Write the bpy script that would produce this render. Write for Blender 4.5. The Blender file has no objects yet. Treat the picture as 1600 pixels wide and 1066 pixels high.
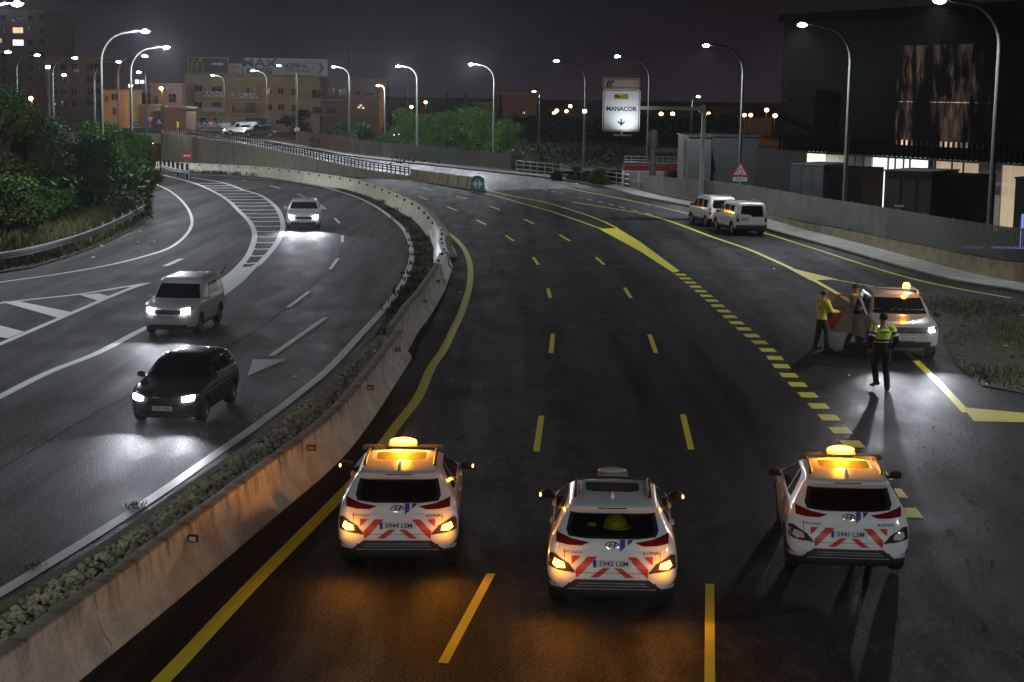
import bpy, bmesh, math, random
from mathutils import Vector, Matrix
R = math.radians
random.seed(7)
scene = bpy.context.scene
COL = scene.collection

# ------------------------------------------------------------------ camera
CAM_H, FPX, CU, CV = 7.0, 2600.0, 800.0, 533.0
PITCH = math.atan((533.0 - 150.0) / FPX)
cd = bpy.data.cameras.new('camera'); cam = bpy.data.objects.new('camera', cd); COL.objects.link(cam)
ROLL = R(0.9)
cam.location = (0, 0, CAM_H); cam.rotation_euler = (Matrix.Rotation(math.pi/2 - PITCH, 3, 'X') @ Matrix.Rotation(ROLL, 3, 'Z')).to_euler()
cd.sensor_width = 36; cd.lens = FPX/1600*36; cd.clip_end = 5000; cd.clip_start = 0.5
scene.camera = cam

# ------------------------------------------------------------------ night sky: dark above, town glow low over the horizon
world = bpy.data.worlds.new('World'); scene.world = world; world.use_nodes = True
wn, wl = world.node_tree.nodes, world.node_tree.links
bg = wn['Background']
wtc = wn.new('ShaderNodeTexCoord'); wsep = wn.new('ShaderNodeSeparateXYZ'); wr = wn.new('ShaderNodeValToRGB')
wl.new(wtc.outputs['Generated'], wsep.inputs[0]); wl.new(wsep.outputs['Z'], wr.inputs[0]); wl.new(wr.outputs[0], bg.inputs[0])
wr.color_ramp.elements[0].position = 0.0; wr.color_ramp.elements[0].color = (.042, .030, .044, 1)
wr.color_ramp.elements[1].position = 1.0; wr.color_ramp.elements[1].color = (.0105, .0086, .0084, 1)
e = wr.color_ramp.elements.new(.03); e.color = (.026, .020, .030, 1)
e = wr.color_ramp.elements.new(.075); e.color = (.0145, .0115, .014, 1)
bg.inputs[1].default_value = 0.47

# ------------------------------------------------------------------ exposure
scene.view_settings.view_transform = 'Standard'; scene.view_settings.look = 'None'
scene.view_settings.exposure = 0.0; scene.view_settings.gamma = 1.0
scene.view_settings.use_curve_mapping = False
cy = scene.cycles
cy.use_denoising = True; cy.denoiser = 'OPENIMAGEDENOISE'
cy.max_bounces = 5; cy.diffuse_bounces = 2; cy.glossy_bounces = 3; cy.transmission_bounces = 4
cy.transparent_max_bounces = 12; cy.volume_bounces = 0
cy.sample_clamp_indirect = 3; cy.sample_clamp_direct = 0; cy.caustics_reflective = False; cy.caustics_refractive = False
cy.use_light_tree = True; cy.volume_step_rate = 4; cy.volume_max_steps = 64
HAZE = True
LAMP_W = 6200.0          # radiant power of one road lamp
COOL = (.86, .93, 1.0); AMBER = (1.0, .33, .012); HEAD = (.86, .90, 1.0); SODIUM = (1.0, .42, .10)

# ------------------------------------------------------------------ plan geometry
def zmain(y):            # the main road dips gently into the underpass
    return 0.0 if y < 105 else -1.6*min(1.35, ((y-105)/85.0))**1.5
def ray(u, v):
    c, s = math.cos(PITCH), math.sin(PITCH)
    a, b = (u-CU)/FPX, (CV-v)/FPX
    a, b = a*math.cos(ROLL) - b*math.sin(ROLL), a*math.sin(ROLL) + b*math.cos(ROLL)
    return Vector((a, c + b*s, -s + b*c))
def G(u, v, z=0.0):      # survey helper: bearing of a surveyed mark on level z
    d = ray(u, v); t = (z-CAM_H)/d.z
    return Vector((d.x*t, d.y*t, z))
def M(u, v, dz=0.0):     # on the main road surface
    d = ray(u, v); z = 0.0
    for _ in range(60):
        t = (z-CAM_H)/d.z; z = .5*z + .5*zmain(d.y*t)
    return Vector((d.x*t, d.y*t, z+dz))
def Y(u, v, y):          # at distance y
    d = ray(u, v); t = y/d.y
    return Vector((d.x*t, y, CAM_H + d.z*t))
def V_of(p):
    q = Vector(p) - Vector((0, 0, CAM_H)); c, s = math.cos(PITCH), math.sin(PITCH); d = q.y*c - q.z*s
    a, b = q.x/d, (q.y*s + q.z*c)/d
    return CV - FPX*(-a*math.sin(ROLL) + b*math.cos(ROLL))
def HX(u, y, v=200): return Y(u, v, y).x
def HZ(u, v, y): return Y(u, v, y).z
def lerp(a, b, t): return a + (b-a)*t
def smooth(pts, n=6):    # Catmull-Rom through points
    pts = [Vector(p) for p in pts]
    if len(pts) < 3: return pts
    out = []
    for i in range(len(pts)-1):
        p0 = pts[max(i-1, 0)]; p1 = pts[i]; p2 = pts[i+1]; p3 = pts[min(i+2, len(pts)-1)]
        for k in range(n):
            t = k/n
            out.append(.5*((2*p1) + (p2-p0)*t + (2*p0-5*p1+4*p2-p3)*t*t + (3*p1-p0-3*p2+p3)*t**3))
    out.append(pts[-1]); return out
def resample(pts, step):
    L = [0]
    for a, b in zip(pts, pts[1:]): L.append(L[-1]+(b-a).length)
    n = max(1, round(L[-1]/step)); out = []; j = 0
    for k in range(n+1):
        s = L[-1]*k/n
        while j < len(pts)-2 and L[j+1] < s: j += 1
        t = (s-L[j])/max(1e-9, L[j+1]-L[j]); out.append(pts[j].lerp(pts[j+1], t))
    return out
def sides(pts):          # left-hand normals in plan
    out = []
    for i in range(len(pts)):
        d = pts[min(i+1, len(pts)-1)] - pts[max(i-1, 0)]; d.z = 0; d.normalize()
        out.append(Vector((-d.y, d.x, 0)))
    return out

# ------------------------------------------------------------------ objects
def link(o, parent=None):
    COL.objects.link(o)
    if parent is not None: o.parent = parent
    return o
def tag(o, label=None, cat=None, group=None, kind=None):
    if label: o['label'] = label
    if cat: o['category'] = cat
    if group: o['group'] = group
    if kind: o['kind'] = kind
    return o
def thing(name, label, cat, loc=(0,0,0), rz=0.0, group=None):
    o = bpy.data.objects.new(name, None); o.empty_display_size = .2
    o.location = loc; o.rotation_euler = (0, 0, rz)
    link(o); return tag(o, label, cat, group)
def copy_tree(o, parent=None):
    c = o.copy(); link(c, parent)
    for ch in list(o.children): copy_tree(ch, c)
    return c
class MB:
    "collects shapes into one mesh"
    def __init__(s): s.v = []; s.f = []; s.m = []; s.uv = {}
    def add(s, verts, faces, m=0, uvs=None):
        o = len(s.v); s.v += [tuple(p) for p in verts]
        for f in faces: s.f.append(tuple(i+o for i in f)); s.m.append(m)
        if uvs:
            for i, u in enumerate(uvs): s.uv[o+i] = u
        return s
    def box(s, c, d, m=0, rz=0.0, taper=1.0):
        x, y, z = d[0]/2, d[1]/2, d[2]/2; cs, sn = math.cos(rz), math.sin(rz); vs = []
        for k in (-1, 1):
            t = taper if k > 0 else 1.0
            for a, b in ((-1,-1),(1,-1),(1,1),(-1,1)):
                px, py = a*x*t, b*y*t
                vs.append((c[0]+px*cs-py*sn, c[1]+px*sn+py*cs, c[2]+k*z))
        return s.add(vs, [(3,2,1,0),(4,5,6,7),(0,1,5,4),(1,2,6,5),(2,3,7,6),(3,0,4,7)], m)
    def tube(s, pts, r, n=8, m=0, caps=True):
        pts = [Vector(p) for p in pts]; k = len(pts)
        rs = r if isinstance(r, (list, tuple)) else [r]*k
        vs, fs = [], []; ref = None
        for i, p in enumerate(pts):
            t = (pts[min(i+1, k-1)] - pts[max(i-1, 0)]).normalized()
            if ref is None:
                ref = Vector((0,0,1)) if abs(t.z) < .9 else Vector((1,0,0))
            a = (ref - t*ref.dot(t)).normalized(); b = t.cross(a); ref = a
            rr = rs[i]; ra, rb = rr if isinstance(rr, tuple) else (rr, rr)
            for j in range(n):
                w = 2*math.pi*j/n; vs.append(p + a*math.cos(w)*ra + b*math.sin(w)*rb)
        for i in range(k-1):
            for j in range(n):
                fs.append((i*n+j, i*n+(j+1)%n, (i+1)*n+(j+1)%n, (i+1)*n+j))
        if caps: fs += [tuple(reversed(range(n))), tuple(range((k-1)*n, k*n))]
        return s.add(vs, fs, m)
    def ball(s, c, r, n=10, m=0):
        rx, ry, rz = r if isinstance(r, (tuple, list)) else (r, r, r); vs = [(c[0], c[1], c[2]-rz)]; h = max(4, n//2)
        for i in range(1, h):
            a = -math.pi/2 + math.pi*i/h
            for j in range(n):
                w = 2*math.pi*j/n; vs.append((c[0]+rx*math.cos(a)*math.cos(w), c[1]+ry*math.cos(a)*math.sin(w), c[2]+rz*math.sin(a)))
        vs.append((c[0], c[1], c[2]+rz)); fs = []
        for j in range(n): fs.append((0, 1+(j+1)%n, 1+j))
        for i in range(h-2):
            for j in range(n): fs.append((1+i*n+j, 1+i*n+(j+1)%n, 1+(i+1)*n+(j+1)%n, 1+(i+1)*n+j))
        e = len(vs)-1; o = 1+(h-2)*n
        for j in range(n): fs.append((o+j, o+(j+1)%n, e))
        return s.add(vs, fs, m)
    def lathe(s, prof, c=(0,0,0), axis='z', n=20, m=0):
        vs, fs = [], []
        for r, h in prof:
            for j in range(n):
                w = 2*math.pi*j/n; a, b = r*math.cos(w), r*math.sin(w)
                p = (a, b, h) if axis == 'z' else ((h, a, b) if axis == 'x' else (b, h, a))
                vs.append((p[0]+c[0], p[1]+c[1], p[2]+c[2]))
        for i in range(len(prof)-1):
            for j in range(n): fs.append((i*n+j, i*n+(j+1)%n, (i+1)*n+(j+1)%n, (i+1)*n+j))
        return s.add(vs, fs, m)
    def sweep(s, path, prof, m=0, caps=True, closed=True):
        "profile (offset to the left, height) swept along a path; uv = metres along, metres round"
        nrm = sides(path); vs, uv, fs = [], [], []; k = len(prof)
        L = 0; pl = [0]
        for a, b in zip(prof, prof[1:]): pl.append(pl[-1]+math.hypot(b[0]-a[0], b[1]-a[1]))
        for i, p in enumerate(path):
            if i: L += (p-path[i-1]).length
            for j, (o, h) in enumerate(prof):
                vs.append((p.x+nrm[i].x*o, p.y+nrm[i].y*o, p.z+h)); uv.append((L, h))
        kk = k if closed else k-1
        for i in range(len(path)-1):
            for j in range(kk):
                j2 = (j+1) % k; fs.append((i*k+j, i*k+j2, (i+1)*k+j2, (i+1)*k+j))
        if caps and closed: fs += [tuple(reversed(range(k))), tuple(range((len(path)-1)*k, len(path)*k))]
        return s.add(vs, fs, m, uv)
    def mesh(s, name, mats, smooth_angle=None):
        me = bpy.data.meshes.new(name); me.from_pydata(s.v, [], s.f)
        for mt in (mats if isinstance(mats, (list, tuple)) else [mats]): me.materials.append(mt)
        me.polygons.foreach_set('material_index', s.m)
        if s.uv:
            ul = me.uv_layers.new(name='UVMap')
            for l in me.loops: ul.data[l.index].uv = s.uv.get(l.vertex_index, (0, 0))
        bm = bmesh.new(); bm.from_mesh(me); bmesh.ops.recalc_face_normals(bm, faces=bm.faces); bm.to_mesh(me); bm.free()
        if smooth_angle:
            me.polygons.foreach_set('use_smooth', [True]*len(me.polygons)); me.set_sharp_from_angle(angle=R(smooth_angle))
        return me
    def obj(s, name, mats, parent=None, smooth_angle=None, loc=None):
        o = bpy.data.objects.new(name, s.mesh(name, mats, smooth_angle)); link(o, parent)
        if loc is not None: o.location = loc
        return o
def raw(name, me, parent=None): return link(bpy.data.objects.new(name, me), parent)
def text_mesh(txt, size, align='CENTER', extrude=0.0, bold=0.0, xs=1.0):
    "lettering as a mesh in the XY plane, x along the line"
    cu = bpy.data.curves.new('lettering', 'FONT'); cu.body = txt; cu.size = size; cu.align_x = align; cu.align_y = 'CENTER'
    cu.extrude = extrude; cu.offset = bold; cu.resolution_u = 2
    o = bpy.data.objects.new('lettering', cu); COL.objects.link(o)
    dg = bpy.context.evaluated_depsgraph_get(); me = bpy.data.meshes.new_from_object(o.evaluated_get(dg))
    bpy.data.objects.remove(o); bpy.data.curves.remove(cu)
    vs = [(v.co.x*xs, v.co.y, v.co.z) for v in me.vertices]; fs = [tuple(p.vertices) for p in me.polygons]
    bpy.data.meshes.remove(me); return vs, fs
def text_on(name, txt, size, origin, ux, uz, mt, parent=None, xs=1.0, bold=0.0, align='CENTER'):
    vs, fs = text_mesh(txt, size, align, 0, bold, xs); origin = Vector(origin); ux = Vector(ux); uz = Vector(uz)
    return MB().add([origin + ux*x + uz*y for x, y, _ in vs], fs).obj(name, mt, parent)
def spot(name, loc, direction, power, color, angle, blend, parent, radius=.08):
    l = bpy.data.lights.new(name, 'SPOT'); l.energy = power; l.color = color; l.spot_size = R(angle); l.spot_blend = blend; l.shadow_soft_size = radius
    o = bpy.data.objects.new(name, l); link(o, parent); o.location = loc
    o.rotation_euler = Vector(direction).to_track_quat('-Z', 'Y').to_euler(); return o
def point(name, loc, power, color, parent, radius=.05):
    l = bpy.data.lights.new(name, 'POINT'); l.energy = power; l.color = color; l.shadow_soft_size = radius
    o = bpy.data.objects.new(name, l); link(o, parent); o.location = loc; return o

# ------------------------------------------------------------------ materials
def newmat(name):
    m = bpy.data.materials.new(name); m.use_nodes = True
    return m, m.node_tree.nodes, m.node_tree.links, m.node_tree.nodes['Principled BSDF']
def mx(n, l, a, b, f, mode='MIX'):
    k = n.new('ShaderNodeMix'); k.data_type = 'RGBA'; k.blend_type = mode
    for s, val in ((0, f), (6, a), (7, b)):
        if hasattr(val, 'is_linked') or hasattr(val, 'links'): l.new(val, k.inputs[s])
        else: k.inputs[s].default_value = val if s == 0 else (*val, 1)
    return k.outputs[2]
def ramp(n, l, src, stops):
    k = n.new('ShaderNodeValToRGB'); cr = k.color_ramp
    while len(cr.elements) < len(stops): cr.elements.new(.5)
    for e, (p, c) in zip(cr.elements, stops):
        e.position = p; e.color = (c, c, c, 1) if isinstance(c, (int, float)) else (*c, 1)
    l.new(src, k.inputs[0]); return k.outputs[0]
def noise(n, l, co, scale, detail=4, rough=.55, sx=1, sy=1, sz=1):
    mp = n.new('ShaderNodeMapping'); mp.inputs['Scale'].default_value = (sx, sy, sz); l.new(co, mp.inputs[0])
    k = n.new('ShaderNodeTexNoise'); k.inputs['Scale'].default_value = scale; k.inputs['Detail'].default_value = detail; k.inputs['Roughness'].default_value = rough
    l.new(mp.outputs[0], k.inputs['Vector']); return k.outputs[0]
def coords(n, which='Object'): return n.new('ShaderNodeTexCoord').outputs[which]
def bump(n, l, p, src, strength, dist=.01):
    b = n.new('ShaderNodeBump'); b.inputs['Strength'].default_value = strength; b.inputs['Distance'].default_value = dist
    l.new(src, b.inputs['Height']); l.new(b.outputs[0], p.inputs['Normal'])
def pm(name, col, rough=.6, metal=0.0, var=.2, scale=6.0, bmp=0.0, spec=.5, coat=0.0, emit=None, es=0.0, two=None):
    m, n, l, p = newmat(name)
    co = coords(n); nz = noise(n, l, co, scale, 5)
    a = tuple(c*(1-var) for c in col); b = tuple(min(1, c*(1+var)) for c in (two or col))
    f = ramp(n, l, nz, [(.3, 0.0), (.7, 1.0)])
    l.new(mx(n, l, a, b, f), p.inputs['Base Color'])
    p.inputs['Roughness'].default_value = rough; p.inputs['Metallic'].default_value = metal
    p.inputs['Specular IOR Level'].default_value = spec; p.inputs['Coat Weight'].default_value = coat
    p.inputs['Coat Roughness'].default_value = .06
    if bmp: bump(n, l, p, noise(n, l, co, scale*6, 4), bmp)
    if emit: p.inputs['Emission Color'].default_value = (*emit, 1); p.inputs['Emission Strength'].default_value = es; m.cycles.emission_sampling = 'NONE' if es < 0 else 'AUTO'
    return m
def glow(name, col, strength, sample=False):
    m, n, l, p = newmat(name); p.inputs['Base Color'].default_value = (*[c*.5 for c in col], 1)
    p.inputs['Emission Color'].default_value = (*col, 1); p.inputs['Emission Strength'].default_value = strength
    m.cycles.emission_sampling = 'AUTO' if sample else 'NONE'; return m
def asphalt(name, dark, light, rough, patch=.5, aggr=1.0, spec=.3, grain=22, dust=0.0):
    m, n, l, p = newmat(name); co = coords(n)
    big = noise(n, l, co, .11, 5, .6); mid = noise(n, l, co, .9, 6, .65, 1, .35, 1); fine = noise(n, l, co, 45, 3, .7)
    trk = noise(n, l, co, 1.0, 4, .6, .9, .035, 1)
    vor = n.new('ShaderNodeTexVoronoi'); vor.inputs['Scale'].default_value = 48; l.new(co, vor.inputs['Vector'])
    fine = noise(n, l, co, grain, 5, .8)
    f1 = ramp(n, l, big, [(.32, 0.0), (.68, 1.0)]); c = mx(n, l, dark, light, f1)
    f2 = ramp(n, l, mid, [(.35, .55), (.65, 1.35)]); c = mx(n, l, c, f2, patch, 'MULTIPLY'); c = mx(n, l, c, ramp(n, l, trk, [(.36, .55), (.64, 1.5)]), .85, 'MULTIPLY')
    f3 = ramp(n, l, fine, [(.36, .25), (.52, .9), (.66, 3.6)]); c = mx(n, l, c, f3, .95, 'MULTIPLY')
    # fine wandering cracks
    cv = n.new('ShaderNodeTexVoronoi'); cv.feature = 'DISTANCE_TO_EDGE'; cv.inputs['Scale'].default_value = .16
    wob = noise(n, l, co, .8, 4, .6); vm = n.new('ShaderNodeVectorMath'); vm.operation = 'MULTIPLY_ADD'
    l.new(wob, vm.inputs[0]); vm.inputs[1].default_value = (1.6, 1.6, 0); l.new(co, vm.inputs[2]); l.new(vm.outputs[0], cv.inputs['Vector'])
    ck = ramp(n, l, cv.outputs['Distance'], [(0.0, .35), (.006, 1.0)]); c = mx(n, l, c, ck, .55*patch, 'MULTIPLY')
    if dust:
        d1 = noise(n, l, co, 2.6, 9, .82, 1, .4, 1); d2 = noise(n, l, co, .10, 3, .5, 1, .55, 1); dm = n.new('ShaderNodeMath'); dm.operation = 'MULTIPLY'
        l.new(ramp(n, l, d1, [(.50, 0.0), (.62, 1.0)]), dm.inputs[0]); l.new(ramp(n, l, d2, [(.46, 0.0), (.66, dust)]), dm.inputs[1]); c = mx(n, l, c, (.085,.083,.078), dm.outputs[0])
    l.new(c, p.inputs['Base Color'])
    rr = ramp(n, l, mid, [(.3, rough-.10), (.7, rough+.12)]); l.new(rr, p.inputs['Roughness'])
    sp = ramp(n, l, fine, [(.36, spec*.15), (.52, spec*.8), (.64, spec*3.4)]); sp = mx(n, l, sp, ramp(n, l, trk, [(.35, .45), (.65, 1.5)]), 1.0, 'MULTIPLY'); l.new(sp, p.inputs['Specular IOR Level'])
    ad = n.new('ShaderNodeMath'); ad.operation = 'ADD'; l.new(fine, ad.inputs[0]); l.new(vor.outputs['Distance'], ad.inputs[1])
    bump(n, l, p, ad.outputs[0], .9*aggr, .02)
    return m
def concrete(name, base, stain, rough=.85, drip=0.0, top=.8):
    m, n, l, p = newmat(name); co = coords(n); uv = coords(n, 'UV')
    a = noise(n, l, co, 1.3, 7, .65); b = noise(n, l, co, 14, 4)
    c = mx(n, l, stain, base, ramp(n, l, a, [(.30, 0.0), (.62, 1.0)]))
    c = mx(n, l, c, ramp(n, l, b, [(.3, .8), (.7, 1.12)]), .8, 'MULTIPLY')
    if drip:
        st = noise(n, l, uv, 4.0, 7, .75, 1.1, .16, 1); st2 = noise(n, l, uv, .8, 3)
        sp = n.new('ShaderNodeSeparateXYZ'); l.new(uv, sp.inputs[0])
        h = n.new('ShaderNodeMapRange'); h.inputs[1].default_value = top-.42; h.inputs[2].default_value = top; l.new(sp.outputs['Y'], h.inputs[0])
        ml = n.new('ShaderNodeMath'); ml.operation = 'MULTIPLY'; l.new(h.outputs[0], ml.inputs[0]); l.new(ramp(n, l, st, [(.46, 0.0), (.62, .9)]), ml.inputs[1])
        m2 = n.new('ShaderNodeMath'); m2.operation = 'MULTIPLY'; l.new(ml.outputs[0], m2.inputs[0]); m2.inputs[1].default_value = drip
        c = mx(n, l, c, (.035, .032, .02), m2.outputs[0])
        tp = ramp(n, l, sp.outputs['Y'], [(top-.03, 0.0), (top-.005, .55)]); c = mx(n, l, c, (.05, .05, .03), tp)
        c = mx(n, l, c, (.30, .23, .14), ramp(n, l, st2, [(.5, 0.0), (.75, .4)]))
    l.new(c, p.inputs['Base Color']); p.inputs['Roughness'].default_value = rough
    bump(n, l, p, b, .35, .012); return m
def paint_line(name, col, worn, wear=.5):
    m, n, l, p = newmat(name); co = coords(n)
    a = noise(n, l, co, 24, 4, .7); b = noise(n, l, co, 1.1, 4, .6)
    ml = n.new('ShaderNodeMath'); ml.operation = 'ADD'; l.new(a, ml.inputs[0]); l.new(b, ml.inputs[1])
    l.new(mx(n, l, col, worn, ramp(n, l, ml.outputs[0], [(1.0, 0.0), (1.18, wear)])), p.inputs['Base Color'])
    p.inputs['Roughness'].default_value = .55; bump(n, l, p, a, .3, .01); return m
def leafmat(name, c1, c2):
    m, n, l, p = newmat(name); g = n.new('ShaderNodeNewGeometry'); co = coords(n)
    a = mx(n, l, c1, c2, g.outputs['Random Per Island'])
    l.new(mx(n, l, a, ramp(n, l, noise(n, l, co, .7, 3), [(.3, .6), (.7, 1.3)]), .8, 'MULTIPLY'), p.inputs['Base Color'])
    p.inputs['Roughness'].default_value = .55; p.inputs['Specular IOR Level'].default_value = .12; return m
MT = {}
MT['asphalt_new'] = asphalt('new_asphalt', (.0095,.009,.0087), (.0165,.0158,.015), .60, .5, .4, .12, 30, .9)
MT['asphalt_old'] = asphalt('worn_asphalt', (.034,.033,.0325), (.056,.054,.052), .66, .8, .6, .13, 26, .35)
MT['asphalt_mid'] = asphalt('upper_asphalt', (.040,.040,.042), (.062,.061,.063), .45, .6, .8, .5)
MT['soil'] = pm('soil', (.035,.026,.016), .95, var=.5, scale=3, bmp=.8, two=(.05,.045,.022))
MT['earth'] = pm('earth', (.03,.028,.02), .95, var=.4, scale=.6, bmp=.5)
MT['pave'] = pm('pavement_concrete', (.27,.26,.22), .85, var=.22, scale=1.3, bmp=.3)
MT['kerb'] = concrete('kerb_concrete', (.20,.19,.16), (.08,.075,.06))
MT['barrier'] = concrete('barrier_concrete', (.60,.56,.47), (.36,.33,.26), .88, 1.0, .80)
MT['barrier_pale'] = concrete('pale_barrier_concrete', (.60,.55,.43), (.42,.38,.28), .85, .35, .92)
MT['wallconc'] = concrete('wall_concrete', (.52,.44,.30), (.34,.28,.18), .88, .6, .74)
MT['retain'] = concrete('retaining_wall_concrete', (.34,.31,.23), (.25,.22,.16), .88)
MT['block'] = concrete('weathered_block_concrete', (.36,.31,.21), (.18,.15,.09), .9)
MT['plastic_white'] = pm('scuffed_white_plastic', (.62,.61,.58), .5, var=.2, scale=2.5)
MT['yellow'] = paint_line('yellow_paint', (.72,.62,.03), (.12,.11,.03), .5)
MT['yellow_worn'] = paint_line('worn_yellow_paint', (.55,.48,.07), (.08,.07,.04), .9)
MT['white'] = paint_line('white_paint', (.62,.61,.58), (.16,.155,.15), .7)
MT['white_worn'] = paint_line('worn_white_paint', (.46,.45,.43), (.07,.07,.068), .95)
MT['stone'] = pm('gravel_stone', (.36,.32,.20), .9, var=.35, scale=2.2, bmp=.4, two=(.52,.47,.32))
MT['galv'] = pm('galvanised_steel', (.42,.43,.43), .45, .65, var=.15, scale=3)
MT['pole'] = pm('grey_painted_steel', (.13,.14,.125), .5, .25, var=.12, scale=2)
MT['gantry'] = pm('pale_green_grey_steel', (.42,.46,.37), .5, .2, var=.1, scale=2)
MT['slat'] = pm('grey_metal_slat', (.17,.175,.17), .5, .35, var=.3, scale=.7)
MT['railblue'] = pm('dark_blue_rail_paint', (.012,.015,.04), .45, .2, var=.2)
MT['black'] = pm('black_plastic', (.012,.012,.013), .5, var=.2)
MT['rubber'] = pm('tyre_rubber', (.014,.014,.014), .8, var=.3, scale=20, bmp=.3)
MT['rim'] = pm('alloy', (.35,.35,.36), .3, .8)
MT['carwhite'] = pm('white_car_paint', (.80,.80,.78), .28, var=.05, scale=2.5, coat=1.0)
MT['carcream'] = pm('pale_beige_car_paint', (.42,.385,.32), .3, var=.03, coat=1.0)
MT['carred'] = pm('red_car_paint', (.62,.025,.018), .3, var=.04, coat=1.0)
MT['cardark'] = pm('dark_car_paint', (.018,.018,.022), .25, var=.1, coat=1.0)
MT['carsilver'] = pm('silver_car_paint', (.70,.70,.71), .3, .3, var=.04, coat=1.0)
MT['carinside'] = pm('dark_car_interior', (.022,.02,.018), .8, var=.3, scale=5)
MT['glass'] = pm('dark_car_glass', (.008,.008,.009), .06, var=.1, spec=.6)
def clear_glass():
    m, n, l, p = newmat('tinted_rear_glass'); p.inputs['Base Color'].default_value = (.01,.01,.012,1); p.inputs['Roughness'].default_value = .05
    t = n.new('ShaderNodeBsdfTransparent'); t.inputs[0].default_value = (.62,.60,.55,1); s = n.new('ShaderNodeMixShader'); s.inputs[0].default_value = .25
    l.new(t.outputs[0], s.inputs[1]); l.new(p.outputs[0], s.inputs[2]); l.new(s.outputs[0], n['Material Output'].inputs[0]); return m
MT['tint'] = clear_glass()
MT['taillens'] = pm('red_lens', (.16,.006,.008), .12, var=.25, scale=9, coat=1.0)
MT['lampdark'] = pm('smoked_lamp_lens', (.05,.03,.028), .12, var=.2, coat=1.0)
MT['chrome'] = pm('chrome', (.6,.6,.6), .15, .95, var=.05)
MT['trim'] = pm('dark_grey_trim', (.045,.045,.047), .5, var=.15)
MT['silvertrim'] = pm('silver_trim', (.30,.30,.30), .35, .5)
MT['retrored'] = pm('red_retroreflective_film', (.62,.05,.02), .4, var=.06)
MT['retrowhite'] = pm('white_retroreflective_film', (.78,.77,.73), .4, var=.04)
MT['purple'] = pm('purple_film', (.075,.035,.26), .4, var=.05)
MT['platewhite'] = pm('plate_white', (.68,.67,.66), .4, var=.04)
MT['plateblue'] = pm('plate_blue', (.02,.05,.35), .4)
MT['ink'] = pm('black_ink', (.012,.012,.014), .5)
MT['amber_on'] = glow('lit_amber_lens', (1.0,.50,.08), 7)
MT['beacon_on'] = glow('lit_amber_beacon', (1.0,.46,.06), 9)
MT['amber_soft'] = glow('lit_amber_mirror_lamp', (1.0,.50,.08), 14)
MT['head_on'] = glow('lit_headlamp', (.90,.93,1.0), 60)
MT['lamp_on'] = glow('lit_led_lens', (.90,.95,1.0), 80)
MT['sodium_on'] = glow('lit_sodium_lens', (1.0,.55,.20), 22)
MT['lensoff'] = pm('clear_lens', (.55,.50,.40), .15, var=.1, coat=.5)
MT['tail_on'] = glow('lit_tail_lamp', (1.0,.06,.02), 6)
MT['win_warm'] = glow('warm_lit_window', (1.0,.72,.40), 1.1)
MT['win_cool'] = glow('cool_lit_window', (.80,.88,1.0), 1.5)
MT['win_blue'] = glow('blue_lit_window', (.25,.32,1.0), .5)
MT['blue_on'] = glow('blue_light_strip', (.30,.38,1.0), .6)
MT['hivis'] = pm('yellow_hi_vis_cloth', (.88,.86,.04), .8, var=.15, scale=6, bmp=.2)
MT['hivisg'] = pm('lime_hi_vis_cloth', (.60,.95,.05), .8, var=.12, scale=6, bmp=.2)
MT['hivisdark'] = pm('green_hi_vis_cloth', (.34,.55,.03), .8, var=.15, scale=6)
MT['reflect'] = pm('silver_reflective_tape', (.75,.73,.68), .35, var=.08)
MT['navy'] = pm('navy_cloth', (.012,.012,.018), .85, var=.3, scale=8)
MT['trouser'] = pm('grey_trouser_cloth', (.055,.05,.05), .9, var=.25, scale=5, bmp=.3)
MT['skin'] = pm('skin', (.42,.22,.15), .55, var=.1)
MT['hair'] = pm('dark_hair', (.02,.014,.01), .7, var=.3, scale=20)
MT['boot'] = pm('tan_boot_leather', (.19,.10,.045), .7, var=.25)
MT['shoe'] = pm('black_shoe_leather', (.015,.013,.012), .5)
MT['signwhite'] = pm('sign_white', (.80,.81,.81), .45, var=.03)
MT['signblue'] = pm('sign_blue', (.04,.12,.42), .45)
MT['signred'] = pm('sign_red', (.55,.03,.02), .45)
MT['signyellow'] = pm('sign_yellow', (.62,.42,.03), .45)
MT['signbrown'] = pm('sign_tan', (.50,.40,.32), .45, var=.03)
MT['signgreen'] = pm('sign_green', (.02,.24,.17), .45)
MT['bark'] = pm('bark', (.06,.045,.03), .95, var=.4, scale=5, bmp=.6)
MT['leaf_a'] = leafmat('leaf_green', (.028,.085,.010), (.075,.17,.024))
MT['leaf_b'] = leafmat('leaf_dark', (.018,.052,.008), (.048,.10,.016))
MT['leaf_c'] = leafmat('leaf_olive', (.032,.066,.012), (.075,.125,.022))
MT['leaf_d'] = leafmat('leaf_cypress', (.010,.016,.008), (.022,.03,.014))
MT['grass'] = leafmat('grass_blade', (.05,.085,.02), (.12,.13,.045))
MT['grass_dry'] = leafmat('dry_grass_blade', (.12,.11,.045), (.22,.19,.09))
MT['ochre'] = pm('ochre_render', (.42,.32,.17), .9, var=.12, scale=.6)
MT['ochre_dark'] = pm('brown_render', (.24,.15,.09), .9, var=.15, scale=.6)
MT['pink'] = pm('dull_pink_render', (.30,.19,.13), .9, var=.15, scale=.4)
MT['trimpale'] = pm('pale_render_band', (.48,.40,.26), .9, var=.1)
MT['winglass'] = pm('dark_window_glass', (.012,.014,.016), .1, var=.2)
MT['shutter'] = pm('grey_green_shutter', (.10,.13,.12), .7)
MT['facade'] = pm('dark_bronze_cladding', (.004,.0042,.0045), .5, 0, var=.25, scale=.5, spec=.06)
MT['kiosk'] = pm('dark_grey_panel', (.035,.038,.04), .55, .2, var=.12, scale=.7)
MT['shed'] = pm('grey_sheet_cladding', (.055,.06,.064), .6, .2, var=.15, scale=.6)
MT['signboard'] = pm('poster_white', (.50,.48,.46), .6, var=.05)
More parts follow.
